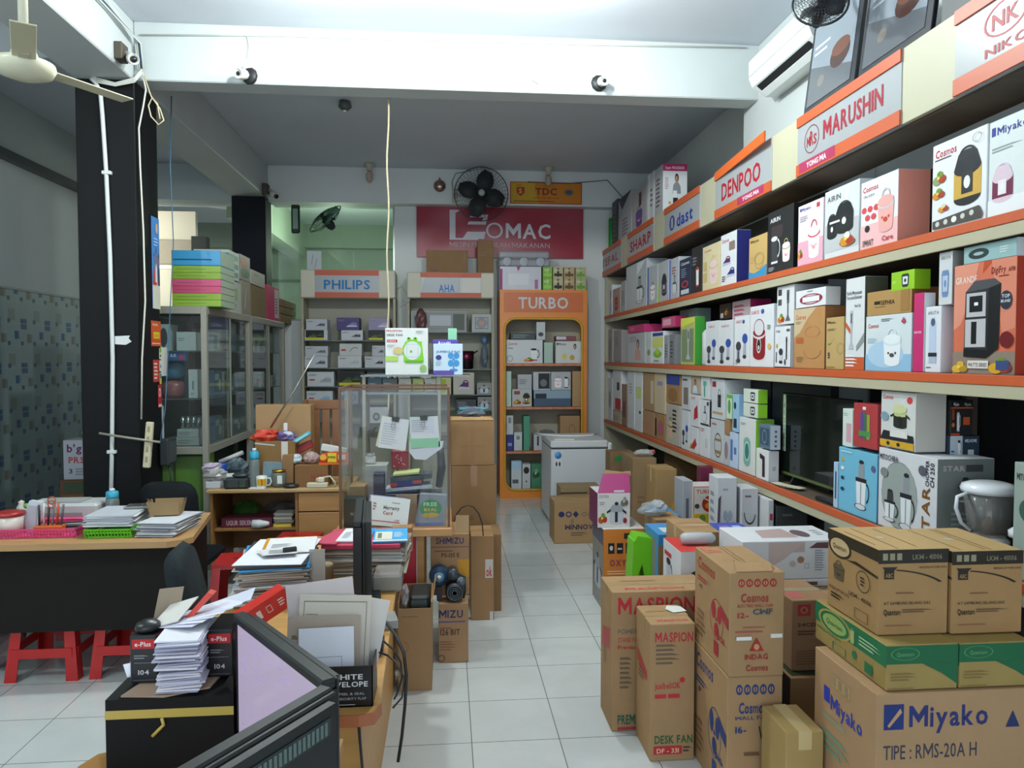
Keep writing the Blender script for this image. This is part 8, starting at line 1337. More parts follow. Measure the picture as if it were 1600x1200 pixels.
rbx(602, 669, 513, 'white desk fan carton with a green frog shaped fan pictured', '#d6dad6', [('t',.03,.92,.36,.045,'MASPION','#b02a34'),('t',.04,.83,.36,.05,'DESK FAN','#3a3c40'),('r',.04,.7,.24,.055,'#b8303a'),('t',.06,.712,.18,.03,'NEW','#e6d0d0'),('p',[(.42,.28),(.46,.72),(.85,.72),(.9,.28)],'#7cc832'),('e',.63,.52,.24,.24,'#7cc832'),('e',.63,.52,.2,.2,'#d2d8d8'),('o',.63,.52,.2,.2,.08,'#b0b8b8',4,45,405),('e',.6,.5,.03,.03,'#6ab82c'),('e',.55,.77,.05,.04,'#7cc832'),('e',.7,.77,.05,.04,'#7cc832'),('e',.55,.78,.02,.018,'#26282c'),('e',.7,.78,.02,.018,'#26282c'),('r',.46,.26,.42,.05,'#5ca81e'),('r',0,.3,.3,.1,'#a8cc5a'),('e',.3,.52,.12,.08,'#c8b87a'),('l',.04,.6,.24,.05,2,'#9aa4a0'),('e',.88,.14,.08,.08,'#8ab86a'),('l',.72,.9,.22,.05,2,'#8a9090')], sides={'R': '#8a8c88'})
o, ztb = rbx(676, 716, 531, 'purple hanging fan box behind the white blue-bladed one', '#4a3a90', [('t',.2,.86,.5,.1,'Arashi','#d8d4e8')], d=.09, Y=yR+.06)
rbx(677, 723, 537.5, 'pale blue box with a four bladed fan picture on the riser', '#c2d6e2', [('i',.4,.1,.58,.72,'fan',{'c':'#3f8fc8'}),('t',.1,.72,.8,.06,'JUMBO FAN','#4a6a9a'),('e',.18,.56,.1,.08,'#3a3a80'),('l',.08,.3,.25,.14,3,'#8aa8c0'),('r',0,0,.7,.14,'#5a4aa0')], d=.035)
carton('note_card', 'mint green card standing on the purple fan box', 'card', ((at(700, 550, Y=4.85).x+at(714, 550, Y=4.85).x)/2, 4.86, ztb+.001), (.058, .012, .075), '#8ac8a0')
# ================================================================ CARTONS AND PUMPS RIGHT OF THE CASE
fcart(.03, .35, 5.2, 5.56, 0, .93, 'tall taped kraft carton, lower of the two beside the display case', KRAFT('#96734e'), {'F': [('r',.0,.58,.5,.04,'#8a6440'),('p',[(.15,.3),(.16,.3),(.4,.4),(.4,.41)],'#6a4a30'),('l',.3,.2,.4,.1,2,'#9a7248')]}, tape=('y', '#9a744c'))
o = fcart(.025, .335, 5.2, 5.55, .932, 1.255, 'open topped kraft carton stacked on the tall one beside the case', KRAFT('#9f7b55'), {'F': [('r',.45,0,.1,1,'#9a744c'),('r',.2,.4,.6,.04,'#9a7248')]})
m = MB(); m.prism([(-.15, -.178, .322), (.15, -.178, .322), (.13, -.15, .34), (-.14, -.15, .345)], (0, .004, 0), KRAFT('#a7855b')); m.build('top_flap', o)
m = MB(); m.ball((0, 0, 0), (.1, .07, .04), glass('#8a9aa8', .5, .15, 'plastic_wrap'), 12, 7, .4); m.box(-.09, .1, -.03, .02, .02, .035, PL('#4ea0b0')); tag(m.build('packed_goods', None, (.18, 5.36, 1.3)), 'turquoise and grey wrapped goods on the open topped carton', 'goods')
fcart(.152, .3, 4.7, 5.0, 0, .55, 'narrow kraft carton with a red white sticker, in front of the tall one', KRAFT('#9a7652'), {'F': [('r',.62,.5,.34,.22,'#c8c0b8'),('t',.66,.52,.26,.12,'ok','#b02a30'),('r',.82,.0,.14,.1,'#c0c0c0')], 'R': [('l',.2,.4,.5,.2,3,'#8a6840')]}, tape=('x', '#9a7c50'))
fcart(.305, .36, 4.86, 5.16, 0, .52, 'thin kraft carton against the tall one beside the aisle', KRAFT('#876848'))
m = MB(); m.tube([(.13+.1*math.cos(a/8*PI), 4.66+.01*math.sin(a), .56+.2*math.sin(a/8*PI)) for a in range(0, 9)], .004, PL('#2c2420')); tag(m.build('black_hose'), 'thin black hose arching in front of the taped cartons', 'hose')
PK = KRAFT('#a4805d')
lo = fcart(-.05, .115, 4.05, 4.35, 0, .335, 'kraft pump carton with blue lettering, lower of the pump boxes', PK, {'F': [('t',-.12 if False else .02,.76,.8,.13,'MIZU','#24305e'),('r',0,.68,.9,.02,'#4a4a8a'),('t',.06,.47,.66,.1,'126 BIT','#4a342c'),('l',.06,.56,.6,.05,1,'#8a5a4a'),('l',.05,.2,.6,.18,4,'#8a6248'),('o',.1,.08,.12,.06,.3,'#6a4a38')]})
up = fcart(-.095, .125, 4.19, 4.5, .336, .69, 'kraft pump carton with bold blue lettering and open flap', PK, {'F': [('t',.14,.84,.72,.1,'SHIMIZU','#24305e'),('r',0,.78,1,.012,'#5a4a5a'),('l',.1,.7,.76,.04,1,'#7a5040'),('t',.28,.62,.46,.07,'PS-135 E','#4a342c'),('r',.7,.3,.3,.28,'#c08a2c')]})
m = MB(); m.prism([(.03, -.13, .3535), (.11, -.14, .3535), (.11, -.12, .45), (.035, -.11, .45)], (0, .004, 0), KRAFT('#a78b66')); m.build('open_flap', up)
m = MB(); m.X = Matrix.Translation((0, 0, 0)); 
pm = empty('water_pump', 'blue tank and black motors of a water pump on the pump carton', 'pump', (.0, 4.12, .336))
BT = mat('#1f3f5a', .3, 'plastic'); BK = PL('#1c2226', .5)
m = MB(); m.ball((-.045, -.005, .14), (.058, .05, .062), BT, 20, 12); m.lathe([(.03, -.052), (.02, -.058), (.001, -.058)], PL('#5a7a90'), (-.045, -.0, .14), axis='Y'); m.lathe([(.014, -.059), (.001, -.06)], PL('#c0c8cc'), (-.045, 0, .14), axis='Y'); m.build('tank', pm)
m = MB(); m.lathe([(.001, -.06), (.045, -.058), (.052, -.045), (.052, .04), (.04, .05), (.001, .05)], BK, (.04, -.01, .055), axis='Y', seg=20)
for k in range(3): m.lathe([(.045-.012*k, -.0605-.001*k), (.04-.012*k, -.063), (.036-.012*k, -.0605-.001*k)], PL('#3a444a'), (.04, -.01, .055), axis='Y', seg=20)
m.build('motor', pm)
m = MB(); m.lathe([(.001, -.05), (.03, -.05), (.032, .03), (.001, .03)], PL('#343c44'), (.03, .0, .15), axis='Y'); m.lathe([(.001, -.05), (.024, -.05), (.024, .02), (.001, .02)], PL('#59626a'), (.075, .0, .11), axis='Y'); m.box(.0, .03, -.02, .03, 0, .06, BK); m.box(-.06, -.03, -.03, .03, 0, .08, BK); m.tube([(.06, -.02, .15), (.095, -.02, .13), (.1, -.02, .05), (.09, -.02, .01)], .006, BK); m.build('fittings', pm)
# open bin carton with things
bn = empty('open_carton', 'open kraft carton of tools and bags on the floor beside the front desk', 'box', (-.165, 3.88, 0))
KB = KRAFT('#a0805d'); h = .455
m = MB(); t = .004; m.box(-.085, .085, -.16, -.16+t, 0, h-.03, KB); m.box(-.085, .085, .16-t, .16, 0, h, KB); m.box(-.085, -.085+t, -.16+t, .16-t, 0, h, KB); m.box(.085-t, .085, -.16+t, .16-t, 0, h, KB); m.box(-.081, .081, -.156, .156, 0, .006, KB); f = Face(m, (-.085, -.16, 0), (.17, 0, 0), (0, 0, h)); draw(f, [('r',.1,.84,.5,.006,'#6a4e36'),('o',.15,.5,.16,.06,.1,'#7a5a3c',14,-80,80)]); m.build('body', bn)
m = MB(); m.prism([(.085, -.15, h), (.085, .13, h), (.1, .12, h+.06), (.095, -.0, h+.02)], (.003, 0, 0), KB); m.build('flap', bn)
m = MB(); m.box(-.028, .07, -.12, .1, h-.2, h+.02, PL('#1f2a28', .4), .012); m.box(-.02, .06, -.13, -.12, h-.06, h-.0, PL('#2f3c3a')); tag(m.build('tool_case', None, (-.165, 3.88, 0)), 'dark green tool case sticking out of the open carton', 'case')
m = MB(); m.ball((-.055, -.05, h-.0), (.022, .05, .06), glass('#d6d4d8', .55, .15, 'plastic_wrap'), 12, 8, .4); tag(m.build('plastic_bag', None, (-.165, 3.88, 0)), 'white crinkled plastic bag in the open carton by the desk', 'bag')
carton('folded_card', 'tall kraft card standing between the paper pile and open carton', 'card', (-.3, 4.0, 0), (.09, .02, .62), KRAFT('#a0825e'))
# ================================================================ LEFT DESK, STOOLS AND WHAT STANDS ON IT
dx0, dx1, dy0, dy1 = -3.3, -1.34, 3.9, 4.62
ld = empty('office_desk', 'dark brown desk with a pale oak top at left before the black column', 'desk', ((dx0+dx1)/2, (dy0+dy1)/2, 0)); w_, d_ = (dx1-dx0)/2, (dy1-dy0)/2
DKB = mat('#17120f', .75, 'card'); OKT = WD('#b08a5c')
m = MB(); c = .1; m.prism([(-w_, -d_, DZ-.032), (w_-c, -d_, DZ-.032), (w_-.03, -d_+.04, DZ-.032), (w_, -d_+c, DZ-.032), (w_-.1, d_, DZ-.032), (-w_, d_, DZ-.032)], (0, 0, .032), OKT); m.build('desktop', ld)
m = MB(); m.box(-w_+.03, w_-.11, -d_+.08, -d_+.1, .27, DZ-.033, DKB); m.build('modesty_panel', ld)
for x in (-w_+.03, w_-.135): m = MB(); m.box(x, x+.025, -d_+.101, d_-.05, 0 if x < 0 else .0, DZ-.033, DKB); m.build('side_panel', ld)
RS = PL('#b01c1c', .35)
def put_stool(x, y, rz, label):
    e_ = empty('plastic_stool', label, 'stool', (x, y, 0), rz, 'red plastic stools'); stool(e_, .37, .37, .47, RS, .042, .62); return e_
put_stool(-2.12, 4.18, 0, 'red plastic stool under the left desk, leftmost one')
put_stool(-1.70, 4.19, 0, 'red plastic stool under the right part of the left desk')
put_stool(-2.2, 4.8, .2, 'red plastic stool in the shade behind the leftmost one')
put_stool(-1.26, 4.60, .1, 'tall red stool in front of the undershelf of the back desk')
put_stool(-1.02, 5.12, -.05, 'red stool pushed against the back desk')
m = MB(); m.ball((0, 0, .2), (.09, .08, .2), mat('#1c2c5c', .8, 'fabric'), 14, 10, .12); tag(m.build('blue_sack', None, (-1.31, 5.0, .0)), 'dark blue cloth sack on the floor between red stools', 'sack')
m = MB(); m.ball((0, 0, .16), (.12, .12, .16), glass('#8a7a7a', .6, .2, 'plastic_wrap'), 12, 9, .4); m.ball((.05, -.05, .3), (.05, .05, .05), PL('#b89a3a'), 8, 6, .4); tag(m.build('rubbish_bag', None, (-2.47, 4.25, .0)), 'murky plastic rubbish bag at the left edge under the desk', 'bag')
# pink tray with office things
PK2 = PL('#d8487c', .45)
def basket_tray(name, label, x0, x1, y0, y1, h, mt, flare=.012):
    m = MB(); n = 22
    m.box(x0+.01, x1-.01, y0+.01, y1-.01, 0, .004, mt)
    for (a, b) in (((x0, y0), (x1, y0)), ((x1, y0), (x1, y1)), ((x1, y1), (x0, y1)), ((x0, y1), (x0, y0))):
        A = Vector((a[0], a[1], 0)); B = Vector((b[0], b[1], 0)); L_ = (B-A).length; d = (B-A).normalized(); nn = Vector((d.y, -d.x, 0))
        k = int(L_/.016)
        for i in range(k+1):
            p = A+d*(L_*i/k); m.prism([tuple(p-nn*.008), tuple(p+d*.005-nn*.008), tuple(p+d*.005+nn*flare*.4+Vector((0, 0, h-.012))), tuple(p+nn*flare*.4+Vector((0, 0, h-.012)))], tuple(-nn*.003), mt)
        for z in (.0, h*.45, h-.012): q = nn*(-.008+.014*z/h); m.prism([tuple(A+q+Vector((0, 0, z))), tuple(B+q+Vector((0, 0, z))), tuple(B+q+Vector((0, 0, z+.010))), tuple(A+q+Vector((0, 0, z+.010)))], tuple(-nn*.004), mt)
        m.prism([tuple(A+Vector((0, 0, h-.012))), tuple(B+Vector((0, 0, h-.012))), tuple(B+nn*.006+Vector((0, 0, h-.004))), tuple(A+nn*.006+Vector((0, 0, h-.004)))], tuple(-nn*.012), mt)
    return m
TX0, TX1 = -2.5, -1.98
tag(basket_tray('', '', -.26, .26, -.15, .15, .05, PK2).build('desk_tray', None, (-2.21, 4.18, DZ+.001)), 'hot pink perforated plastic tray full of stationery', 'tray')
zt_ = DZ+.006
e_ = empty('plastic_tub', 'cloudy white tub with red lid in the pink tray', 'tub', (-2.33, 4.12, zt_))
m = MB(); m.lathe([(.001, .001), (.062, 0), (.07, .1), (.068, .1)], mat('#cfc8bc', .3, 'plastic'), seg=24); m.build('body', e_)
m = MB(); m.lathe([(.073, .1), (.075, .118), (.06, .122), (.001, .12)], PL('#a02c2c', .3), seg=24); m.build('lid', e_)
m = MB(); m.box(-.07, .07, -.035, .035, 0, .045, PL('#c8602c', .4), .004)
for k, (c, hh) in enumerate((('#2a2c30', .11), ('#c8c8c8', .12), ('#3a3230', .1), ('#8a8c90', .13), ('#c05028', .12), ('#5a5c60', .11))): m.tube([(-.055+.022*k, 0, .046), (-.06+.025*k+.01, -.01, .045+hh)], .006, PL(c))
for k in (0, 1): m.tube([(.02+.02*math.cos(a), -.02, .16+.02*k+.02*math.sin(a)) for a in [i*PI/5 for i in range(10)]], .003, PL('#b84a20'), 6, True)
tag(m.build('pen_organiser', None, (-2.12, 4.12, zt_)), 'orange pen organiser with scissors and pens in the pink tray', 'organiser')
m = MB(); m.prism([(-.03, 0, 0), (.02, 0, 0), (.06, 0, .16), (-.01, 0, .17), (-.04, 0, .1)], (0, .03, 0), PP('#c8ccd2')); m.prism([(-.02, -.01, 0), (.02, -.01, 0), (.03, -.01, .14), (-.02, -.01, .15)], (0, .008, 0), PP('#b0b4ba')); m.ball((-.03, .01, .14), .016, PL('#4aa02a'), 8, 6); tag(m.build('receipt_bundle', None, (-2.235, 4.16, zt_)), 'bundle of upright receipts beside the tub in the pink tray', 'paper')
m = MB(); m.lathe([(.02, 0), (.024, .12), (.012, .14), (.016, .15), (.001, .16)], PL('#c8c4bc'), (0, 0, 0)); tag(m.build('glue_bottle', None, (-2.33, 4.24, zt_)), 'small white glue bottle behind the tub', 'bottle')
m = MB()
for k in range(6): m.X = Matrix.Translation((0, 0, .01+.008*k)) @ Matrix.Rotation(.1*k-.3, 4, 'Z'); m.box(-.07, .06, -.01, .01, 0, .006, PL(['#3c4044', '#8a8c90', '#24262a', '#6a6c70', '#b0b2b4', '#303236'][k]))
tag(m.build('staplers_pile', None, (-2.03, 4.15, zt_)), 'dark grey pens and files piled at the right end of the pink tray', 'stationery')
m = MB(); m.box(-.2, .2, -.1, .1, 0, .12, PL('#b4b8b6', .45), .015); m.box(-.19, .12, -.103, -.1, .02, .07, PL('#8a8e8e')); m.box(-.12, .1, -.08, .06, .121, .128, PL('#a4a8a6')); tag(m.build('label_printer', None, (-2.18, 4.44, DZ+.001)), 'pale grey printer standing behind the pink tray', 'printer')
bottle(-1.93, 4.42, DZ, .19, .038, glass('#a8b4b4', .35, .08, 'clear_bottle'), PL('#2f9ab4'), 'squat clear bottle with blue cap on the left desk')
# green tray with papers
tag(basket_tray('', '', -.115, .115, -.13, .13, .05, PL('#5cb81e', .45)).build('desk_tray', None, (-1.775, 4.13, DZ+.001)), 'small lime green tray under white papers', 'tray')
e_, z = paper_stack('paper_stack', 'white papers heaped on the lime green tray', (-1.79, 4.16, DZ+.053), .24, .28, 14, .004, .05, seed=2, jit=.012, rot=.08)
m = MB(); m.box(-.075, .075, -.05, .05, 0, .012, PL('#7a7e78', .4), .004); m.box(-.06, .06, .02, .04, .012, .0135, PL('#4a5248'));
for a in range(5):
    for b in range(3): m.box(-.06+.025*a, -.042+.025*a, -.042+.02*b, -.028+.02*b, .012, .015, PL('#3a3c3e'))
tag(m.build('calculator', None, (-1.70, 4.24, DZ+.052+z+.002), .1), 'grey calculator lying on the white papers', 'calculator')
e_, z = paper_stack('paper_stack', 'stack of white and grey papers at the right corner of the left desk', (-1.515, 4.15, DZ+.001), .2, .3, 16, .0045, -.12, ('#c8cad0', '#b0b4bc', '#d8dadc', '#8a8e98', '#d0d2d4'), seed=3, jit=.015, rot=.12)
bk = MB(); 
for a, b in (((-.075, -.05), (.075, -.05)), ((.075, -.05), (.075, .05)), ((.075, .05), (-.075, .05)), ((-.075, .05), (-.075, -.05))):
    A = Vector((*a, 0)); B = Vector((*b, 0)); o_ = Vector(((a[0]+b[0])*.12, (a[1]+b[1])*.12, .075)); bk.prism([tuple(A), tuple(B), tuple(B+o_), tuple(A+o_)], tuple((A+B)*-.03), KRAFT('#987f59'))
bk.box(-.073, .073, -.048, .048, 0, .004, KRAFT('#987f59'))
for s_ in (-1, 1): bk.tube([(s_*.085, -.02, .07), (s_*.1, 0, .085), (s_*.085, .02, .07)], .004, PL('#4a3a28'))
tag(bk.build('woven_basket', None, (-1.545, 4.2, DZ+z+.006), .1), 'small kraft basket with tiny handles on the paper stack', 'basket')
# carton and bag in the corner beyond the desk
fcart(-2.91, -2.6, 5.8, 6.1, 0, .77, 'dusty brown cartons behind the left desk beside the black column', KRAFT('#634632'), {'F': [('r',0,0,1,.86,'#6e4c34'),('r',.1,.88,.7,.1,'#3a4a34')]})
carton('product_box', 'white carton with purple and red lettering beside the black column', 'box', (-2.755, 5.92, .772), (.27, .2, .3), '#a4a6ac', {'F': [('t',.1,.7,.8,.2,"b'gain",'#5a2050'),('t',.14,.42,.42,.16,'PRS','#a83a3a'),('t',.14,.16,.1,.12,'3','#3a3c44'),('l',.32,.1,.4,.2,3,'#7a7c84')]})
m = MB(); m.ball((0, 0, .07), (.1, .07, .07), glass('#a8b4a0', .6, .2, 'plastic_wrap'), 12, 8, .3); tag(m.build('plastic_bag', None, (-2.70, 5.92, 1.074)), 'pale green plastic bag on the white lettered carton', 'bag')
# mirror frame leaning on the left wall
m = MB(); yA, yB = 5.5, 6.5
fr_ = empty('wall_mirror', 'dark brown framed mirror at the left edge on the patterned tiles', 'mirror', (WX0+.03, (yA+yB)/2, .62)); L_ = (yB-yA)/2
for a, b, z0, z1_ in ((-L_, L_, 0, .09), (-L_, L_, 1.53, 1.62), (-L_, -L_+.09, .09, 1.53), (L_-.09, L_, .09, 1.53)):
    m.box(0, .04, a, b, z0, z1_, WD('#3a2c20'), .008)
m.build('frame', fr_)
m = MB(); m.box(.002, .012, -L_+.09, L_-.09, .09, 1.53, mat('#8a9490', .08, 'metal')); m.build('glass', fr_)
m = MB(); m.box(-.005, .03, L_+.001, L_+.03, -.0, 1.64, mat('#b0b4ac', .7, 'paint')); m.build('white_edge', fr_)
# ---------------- office chairs
def office_chair(name, label, x, y, rz, bw, bh, zs, mt, lean=.12):
    e_ = empty(name, label, 'chair', (x, y, 0), rz)
    m = MB(); m.box(-bw/2, bw/2, -.24, .22, zs-.07, zs, mt, .03); m.build('seat', e_)
    m = MB(); n = 8; vs = []; fs = []
    prof = []
    k = 20
    for i in range(k):
        a = 2*PI*i/k; sx = math.copysign(abs(math.cos(a))**.5, math.cos(a)); sz = math.copysign(abs(math.sin(a))**.5, math.sin(a)); prof.append((bw/2*sx, bh/2*sz))
    m.X = Matrix.Translation((0, .24, zs+.08+bh/2)) @ Matrix.Rotation(-lean, 4, 'X')
    fr = [(p[0], 0, p[1]) for p in prof]; mid = [(p[0]*.88, -.03, p[1]*.9) for p in prof]; bk_ = [(p[0]*.9, .04, p[1]*.92) for p in prof]
    vs = fr+mid+bk_; fs = [(i, (i+1) % k, k+(i+1) % k, k+i) for i in range(k)]+[(i, 2*k+i, 2*k+(i+1) % k, (i+1) % k) for i in range(k)]+[tuple(k+i for i in range(k)), tuple(2*k+k-1-i for i in range(k))]
    m.add(vs, fs, mt, True); m.build('backrest', e_)
    m = MB(); m.tube([(0, .2, zs-.05), (0, .3, zs), (0, .3, zs+.2)], .018, PL('#1a1c1e')); m.build('back_bar', e_); m = MB(); m.lathe([(.03, .12), (.03, zs-.08)], MT('#4a4c50')); m.build('column_post', e_)
    for i in range(5):
        a = 2*PI*i/5; m = MB(); m.tube([(0, 0, .12), (.26*math.cos(a), .26*math.sin(a), .07)], .018, PL('#1c1e20')); m.ball((.26*math.cos(a), .26*math.sin(a), .03), .028, PL('#141618'), 10, 7); m.build('foot', e_)
    return e_
BF = mat('#23292c', .8, 'fabric')
office_chair('office_chair', 'black high office chair back between left desk and back desk', -1.72, 4.98, 3.1, .37, .44, .41, mat('#14181b', .8, 'fabric'), .05)
office_chair('office_chair', 'dark grey office chair tilted beside the front desk', -.73, 2.93, 1.75, .36, .5, .41, BF, .22)
# ================================================================ FRONT DESK
fx0, fx1, fy0, fy1 = -.86, -.185, 1.96, 3.95
fd = empty('front_desk', 'oak front desk with a rounded orange edge, buried under papers and monitors', 'desk', ((fx0+fx1)/2, (fy0+fy1)/2, 0)); w_, d_ = (fx1-fx0)/2, (fy1-fy0)/2
FW = WD('#b88a4c')
m = MB(); m.prism([(-w_, -d_, DZ-.03), (w_-.05, -d_-.01, DZ-.03), (w_-.015, -d_+.0, DZ-.03), (w_, -d_+.05, DZ-.03), (w_-.05, d_, DZ-.03), (-w_, d_, DZ-.03)], (0, 0, .03), FW); m.build('desktop', fd)
m = MB(); m.prism([(w_-.2, -d_-.008, DZ-.031), (w_-.05, -d_-.016, DZ-.031), (w_-.01, -d_-.004, DZ-.031), (w_+.005, -d_+.05, DZ-.031), (w_+.001, -d_+.05, DZ-.031), (w_-.015, -d_, DZ-.031), (w_-.05, -d_-.01, DZ-.031), (w_-.2, -d_-.002, DZ-.031)], (0, 0, .032), mat('#a8603a', .4, 'plastic')); m.build('edge_band', fd)
m = MB(); m.box(-w_+.05, w_-.05, -d_+.04, -d_+.06, 0, DZ-.032, FW); m.build('front_panel', fd)
m = MB(); m.box(w_-.11, w_-.09, -d_+.061, d_-.1, 0, DZ-.032, FW); m.build('side_panel', fd)
m = MB(); m.box(w_-.3, w_-.055, -d_+.034, -d_+.0395, .08, .52, WD('#c0924e'), .003); m.build('lower_board', fd)
# near wing of the desk, at the bottom of the picture
nw = empty('corner_desk', 'oak corner desk at the bottom edge carrying the black cabinet and monitors', 'desk', (-.62, 1.45, 0))
m = MB(); m.prism([(-.22, -.55, DZ-.03), (.36, -.55, DZ-.03), (.36, .38, DZ-.03), (-.17, .38, DZ-.03), (-.215, .36, DZ-.03), (-.235, .31, DZ-.03)], (0, 0, .03), WD('#a87838')); m.build('desktop', nw)
m = MB(); m.box(-.12, -.1, -.5, .2, 0, DZ-.031, FW); m.box(.3, .32, -.5, .34, 0, DZ-.031, FW); m.box(-.099, .299, .1, .12, .3, DZ-.031, FW); m.build('panels', nw)
# black box
bxw = .47; BKP = mat('#0c0d0e', .6, 'card')
p0 = on(DZ, 178, 1190)
pb = empty('black_cabinet', 'low black box with a yellow tape strip, carrying envelope boxes', 'cabinet', (-.545, 1.87, DZ+.001))
zb_ = .165
m = MB(); m.prism([(-.235, -.14, 0), (.05, -.14, 0), (.01, -.07, 0), (.01, .13, 0), (-.235, .13, 0)], (0, 0, zb_), BKP); m.build('body', pb)
m = MB(); m.box(-.236, .05, -.1408, -.1402, zb_-.045, zb_-.025, PL('#c0a850', .4)); m.tube([(-.11, -.143, zb_-.045), (-.105, -.145, zb_-.06), (-.115, -.146, zb_-.07), (-.13, -.146, zb_-.085)], .004, PL('#c0a850')); m.build('yellow_tape', pb)
zB = DZ+.001+zb_+.001
m = MB(); m.prism([(-.1, -.12, 0), (.0, -.13, .0), (.09, -.09, 0), (.1, .02, .0), (-.06, .04, 0)], (0, 0, .004), KRAFT('#a88f79')); m.prism([(.0, -.145, -.03), (.05, -.15, -.035), (.07, -.11, .0), (-.02, -.11, .0)], (0, 0, .003), KRAFT('#a88f79')) if False else None
tag(m.build('brown_envelope', None, (-.65, 1.86, zB)), 'brown envelope lying under the envelope pile on the black box', 'envelope')
def env_box(x, y, z, rz, label, flap=True):
    e_ = empty('envelope_box', label, 'box', (x, y, z), rz); w_, d_, h = .062, .12, .115
    m = MB(); m.box(-w_/2, w_/2, -d_/2, d_/2, 0, h, mat('#16171a', .35, 'paper'), .002); fc = faces(m, w_, d_, h)
    draw(fc['F'], [('r',.08,.72,.84,.2,'#c02c2c'),('t',.18,.77,.6,.1,'e-Plus','#e8dcd8',.1),('l',.15,.5,.6,.1,2,'#8a8a8c'),('r',.15,.42,.7,.01,'#8a8a8c'),('t',.3,.18,.4,.1,'104','#c8c8c8'),('r',.1,.06,.8,.012,'#6a6a6c')]); draw(fc['R'], [('r',.02,.9,.3,.1,'#a02828'),('e',.3,.7,.1,.14,'#4a3020'),('l',.3,.2,.4,.2,3,'#5a5a5c')]); m.build('body', e_)
    if flap:
        m = MB(); m.ball((-.0, -.03, h+.012), (.03, .03, .016), mat('#1a1c1e', .35, 'paper'), 12, 6); m.build('curled_flap', e_)
        m = MB(); m.prism([(.0, -.03, h+.002), (.07, -.03, h+.02), (.09, .06, h+.05), (.02, .06, h+.03)], (0, 0, .003), PP('#cfccc4')); m.prism([(-.02, .055, h), (.04, .058, h), (.05, .07, h+.075), (-.01, .07, h+.07)], (0, .003, 0), KRAFT('#9a8a75')); m.build('inner_flap', e_)
        m = MB(); m.prism([(.06, -.0, h+.0), (.075, -.0, h+.0), (.135, .03, h+.065), (.12, .03, h+.07)], (0, .03, 0), PL('#c8321e', .4)); m.build('red_flap', e_)
    return e_
env_box(-.722, 1.86, zB+.006, .0, 'black envelope box with open red flap at the left of the pile')
env_box(-.552, 1.88, zB+.006, 0, 'black envelope box between envelope pile and the lilac screen', False)
def env_pile(name, label, loc, w_, d_, n, t, rz, seed, group=None):
    r = random.Random(seed); e_ = empty(name, label, 'envelopes', loc, rz, group); z = 0
    m = MB()
    for i in range(n):
        m.X = Matrix.Translation((r.uniform(-.005, .005), r.uniform(-.01, .01), z)) @ Matrix.Rotation(r.uniform(-.07, .07), 4, 'Z') @ Matrix.Rotation(r.uniform(-.02, .02), 4, 'Y'); tt = t*r.uniform(.5, 1.6)
        m.box(-w_/2, w_/2, -d_/2, d_/2, 0, tt-.0005, PP(r.choice(['#c8c8d8', '#d8d8e0', '#b8b8cc', '#e0e0e6', '#a8a8bc']))); z += tt
    m.build('envelopes', e_); return e_, z
e_, z = env_pile('envelope_pile', 'tall pile of white envelopes on the black box', (-.63, 1.83, zB+.006), .095, .18, 34, .0035, .1, 9)
m = MB()
for k in range(7): m.X = Matrix.Translation((.015*k-.03, .01*k, .004*k)) @ Matrix.Rotation(-.35+.08*k, 4, 'Z') @ Matrix.Rotation(-.12-.03*k, 4, 'Y'); m.box(-.06, .06, -.05, .05, 0, .0012, PP('#dfe0ea' if k % 2 else '#cdcede'))
tag(m.build('loose_envelopes', None, (-.615, 1.86, zB+.006+z+.004)), 'loose fanned envelopes on top of the tall envelope pile', 'envelopes')
m = MB()
for k in range(4): m.X = Matrix.Translation((-.0+.012*k, 0, .0022*k)) @ Matrix.Rotation(.5-.12*k, 4, 'Z'); m.box(-.07, .06, -.045, .045, 0, .0015, PP('#cfd2e0'))
tag(m.build('loose_envelopes', None, (-.74, 1.92, zB)), 'white envelopes sticking out left under the open envelope box', 'envelopes')
# monitors
def monitor(name, label, pa, pb_, ztop, h, screen_side=True, depth=.05, screen=None):
    """a flat monitor between two top corner points (plan), its front on the left of the direction pa->pb"""
    A = Vector(pa); B = Vector(pb_); L_ = (B-A).length; ang = math.atan2(B.y-A.y, B.x-A.x)
    mid = (A+B)/2; e_ = empty(name, label, 'monitor', (mid.x, mid.y, DZ+.001), ang); zb = ztop-h-DZ-.001; zt = ztop-DZ-.001
    K = PL('#15181a', .35)
    m = MB(); t = .022
    m.box(-L_/2, L_/2, 0, .03, zb, zb+t*1.4, K, .004); m.box(-L_/2, L_/2, 0, .03, zt-t, zt, K, .004); m.box(-L_/2, -L_/2+t, 0, .03, zb+t, zt-t, K); m.box(L_/2-t, L_/2, 0, .03, zb+t, zt-t, K); m.build('bezel', e_)
    m = MB(); m.box(-L_/2+.004, L_/2-.004, .0301, .0301+depth*.4, zb+.004, zt-.004, K, .008); m.prism([(-L_/2+.03, .0302+depth*.4, zb+.03), (L_/2-.03, .0302+depth*.4, zb+.03), (L_/2-.03, .0302+depth*.4, zt-.01), (-L_/2+.03, .0302+depth*.4, zt-.01)], (0, depth*.6, 0), K); m.build('rear_shell', e_)
    return e_, L_, zb, zt, m
A1 = at(363, 957, Y=1.80); B1 = at(503, 1066, Y=1.40)
e1, L1_, zb1_, zt1_, _ = monitor('computer_monitor', 'black monitor with a glowing lilac screen facing the aisle corner', (A1.x, A1.y), (B1.x, B1.y), 1.085, .325, depth=.02)
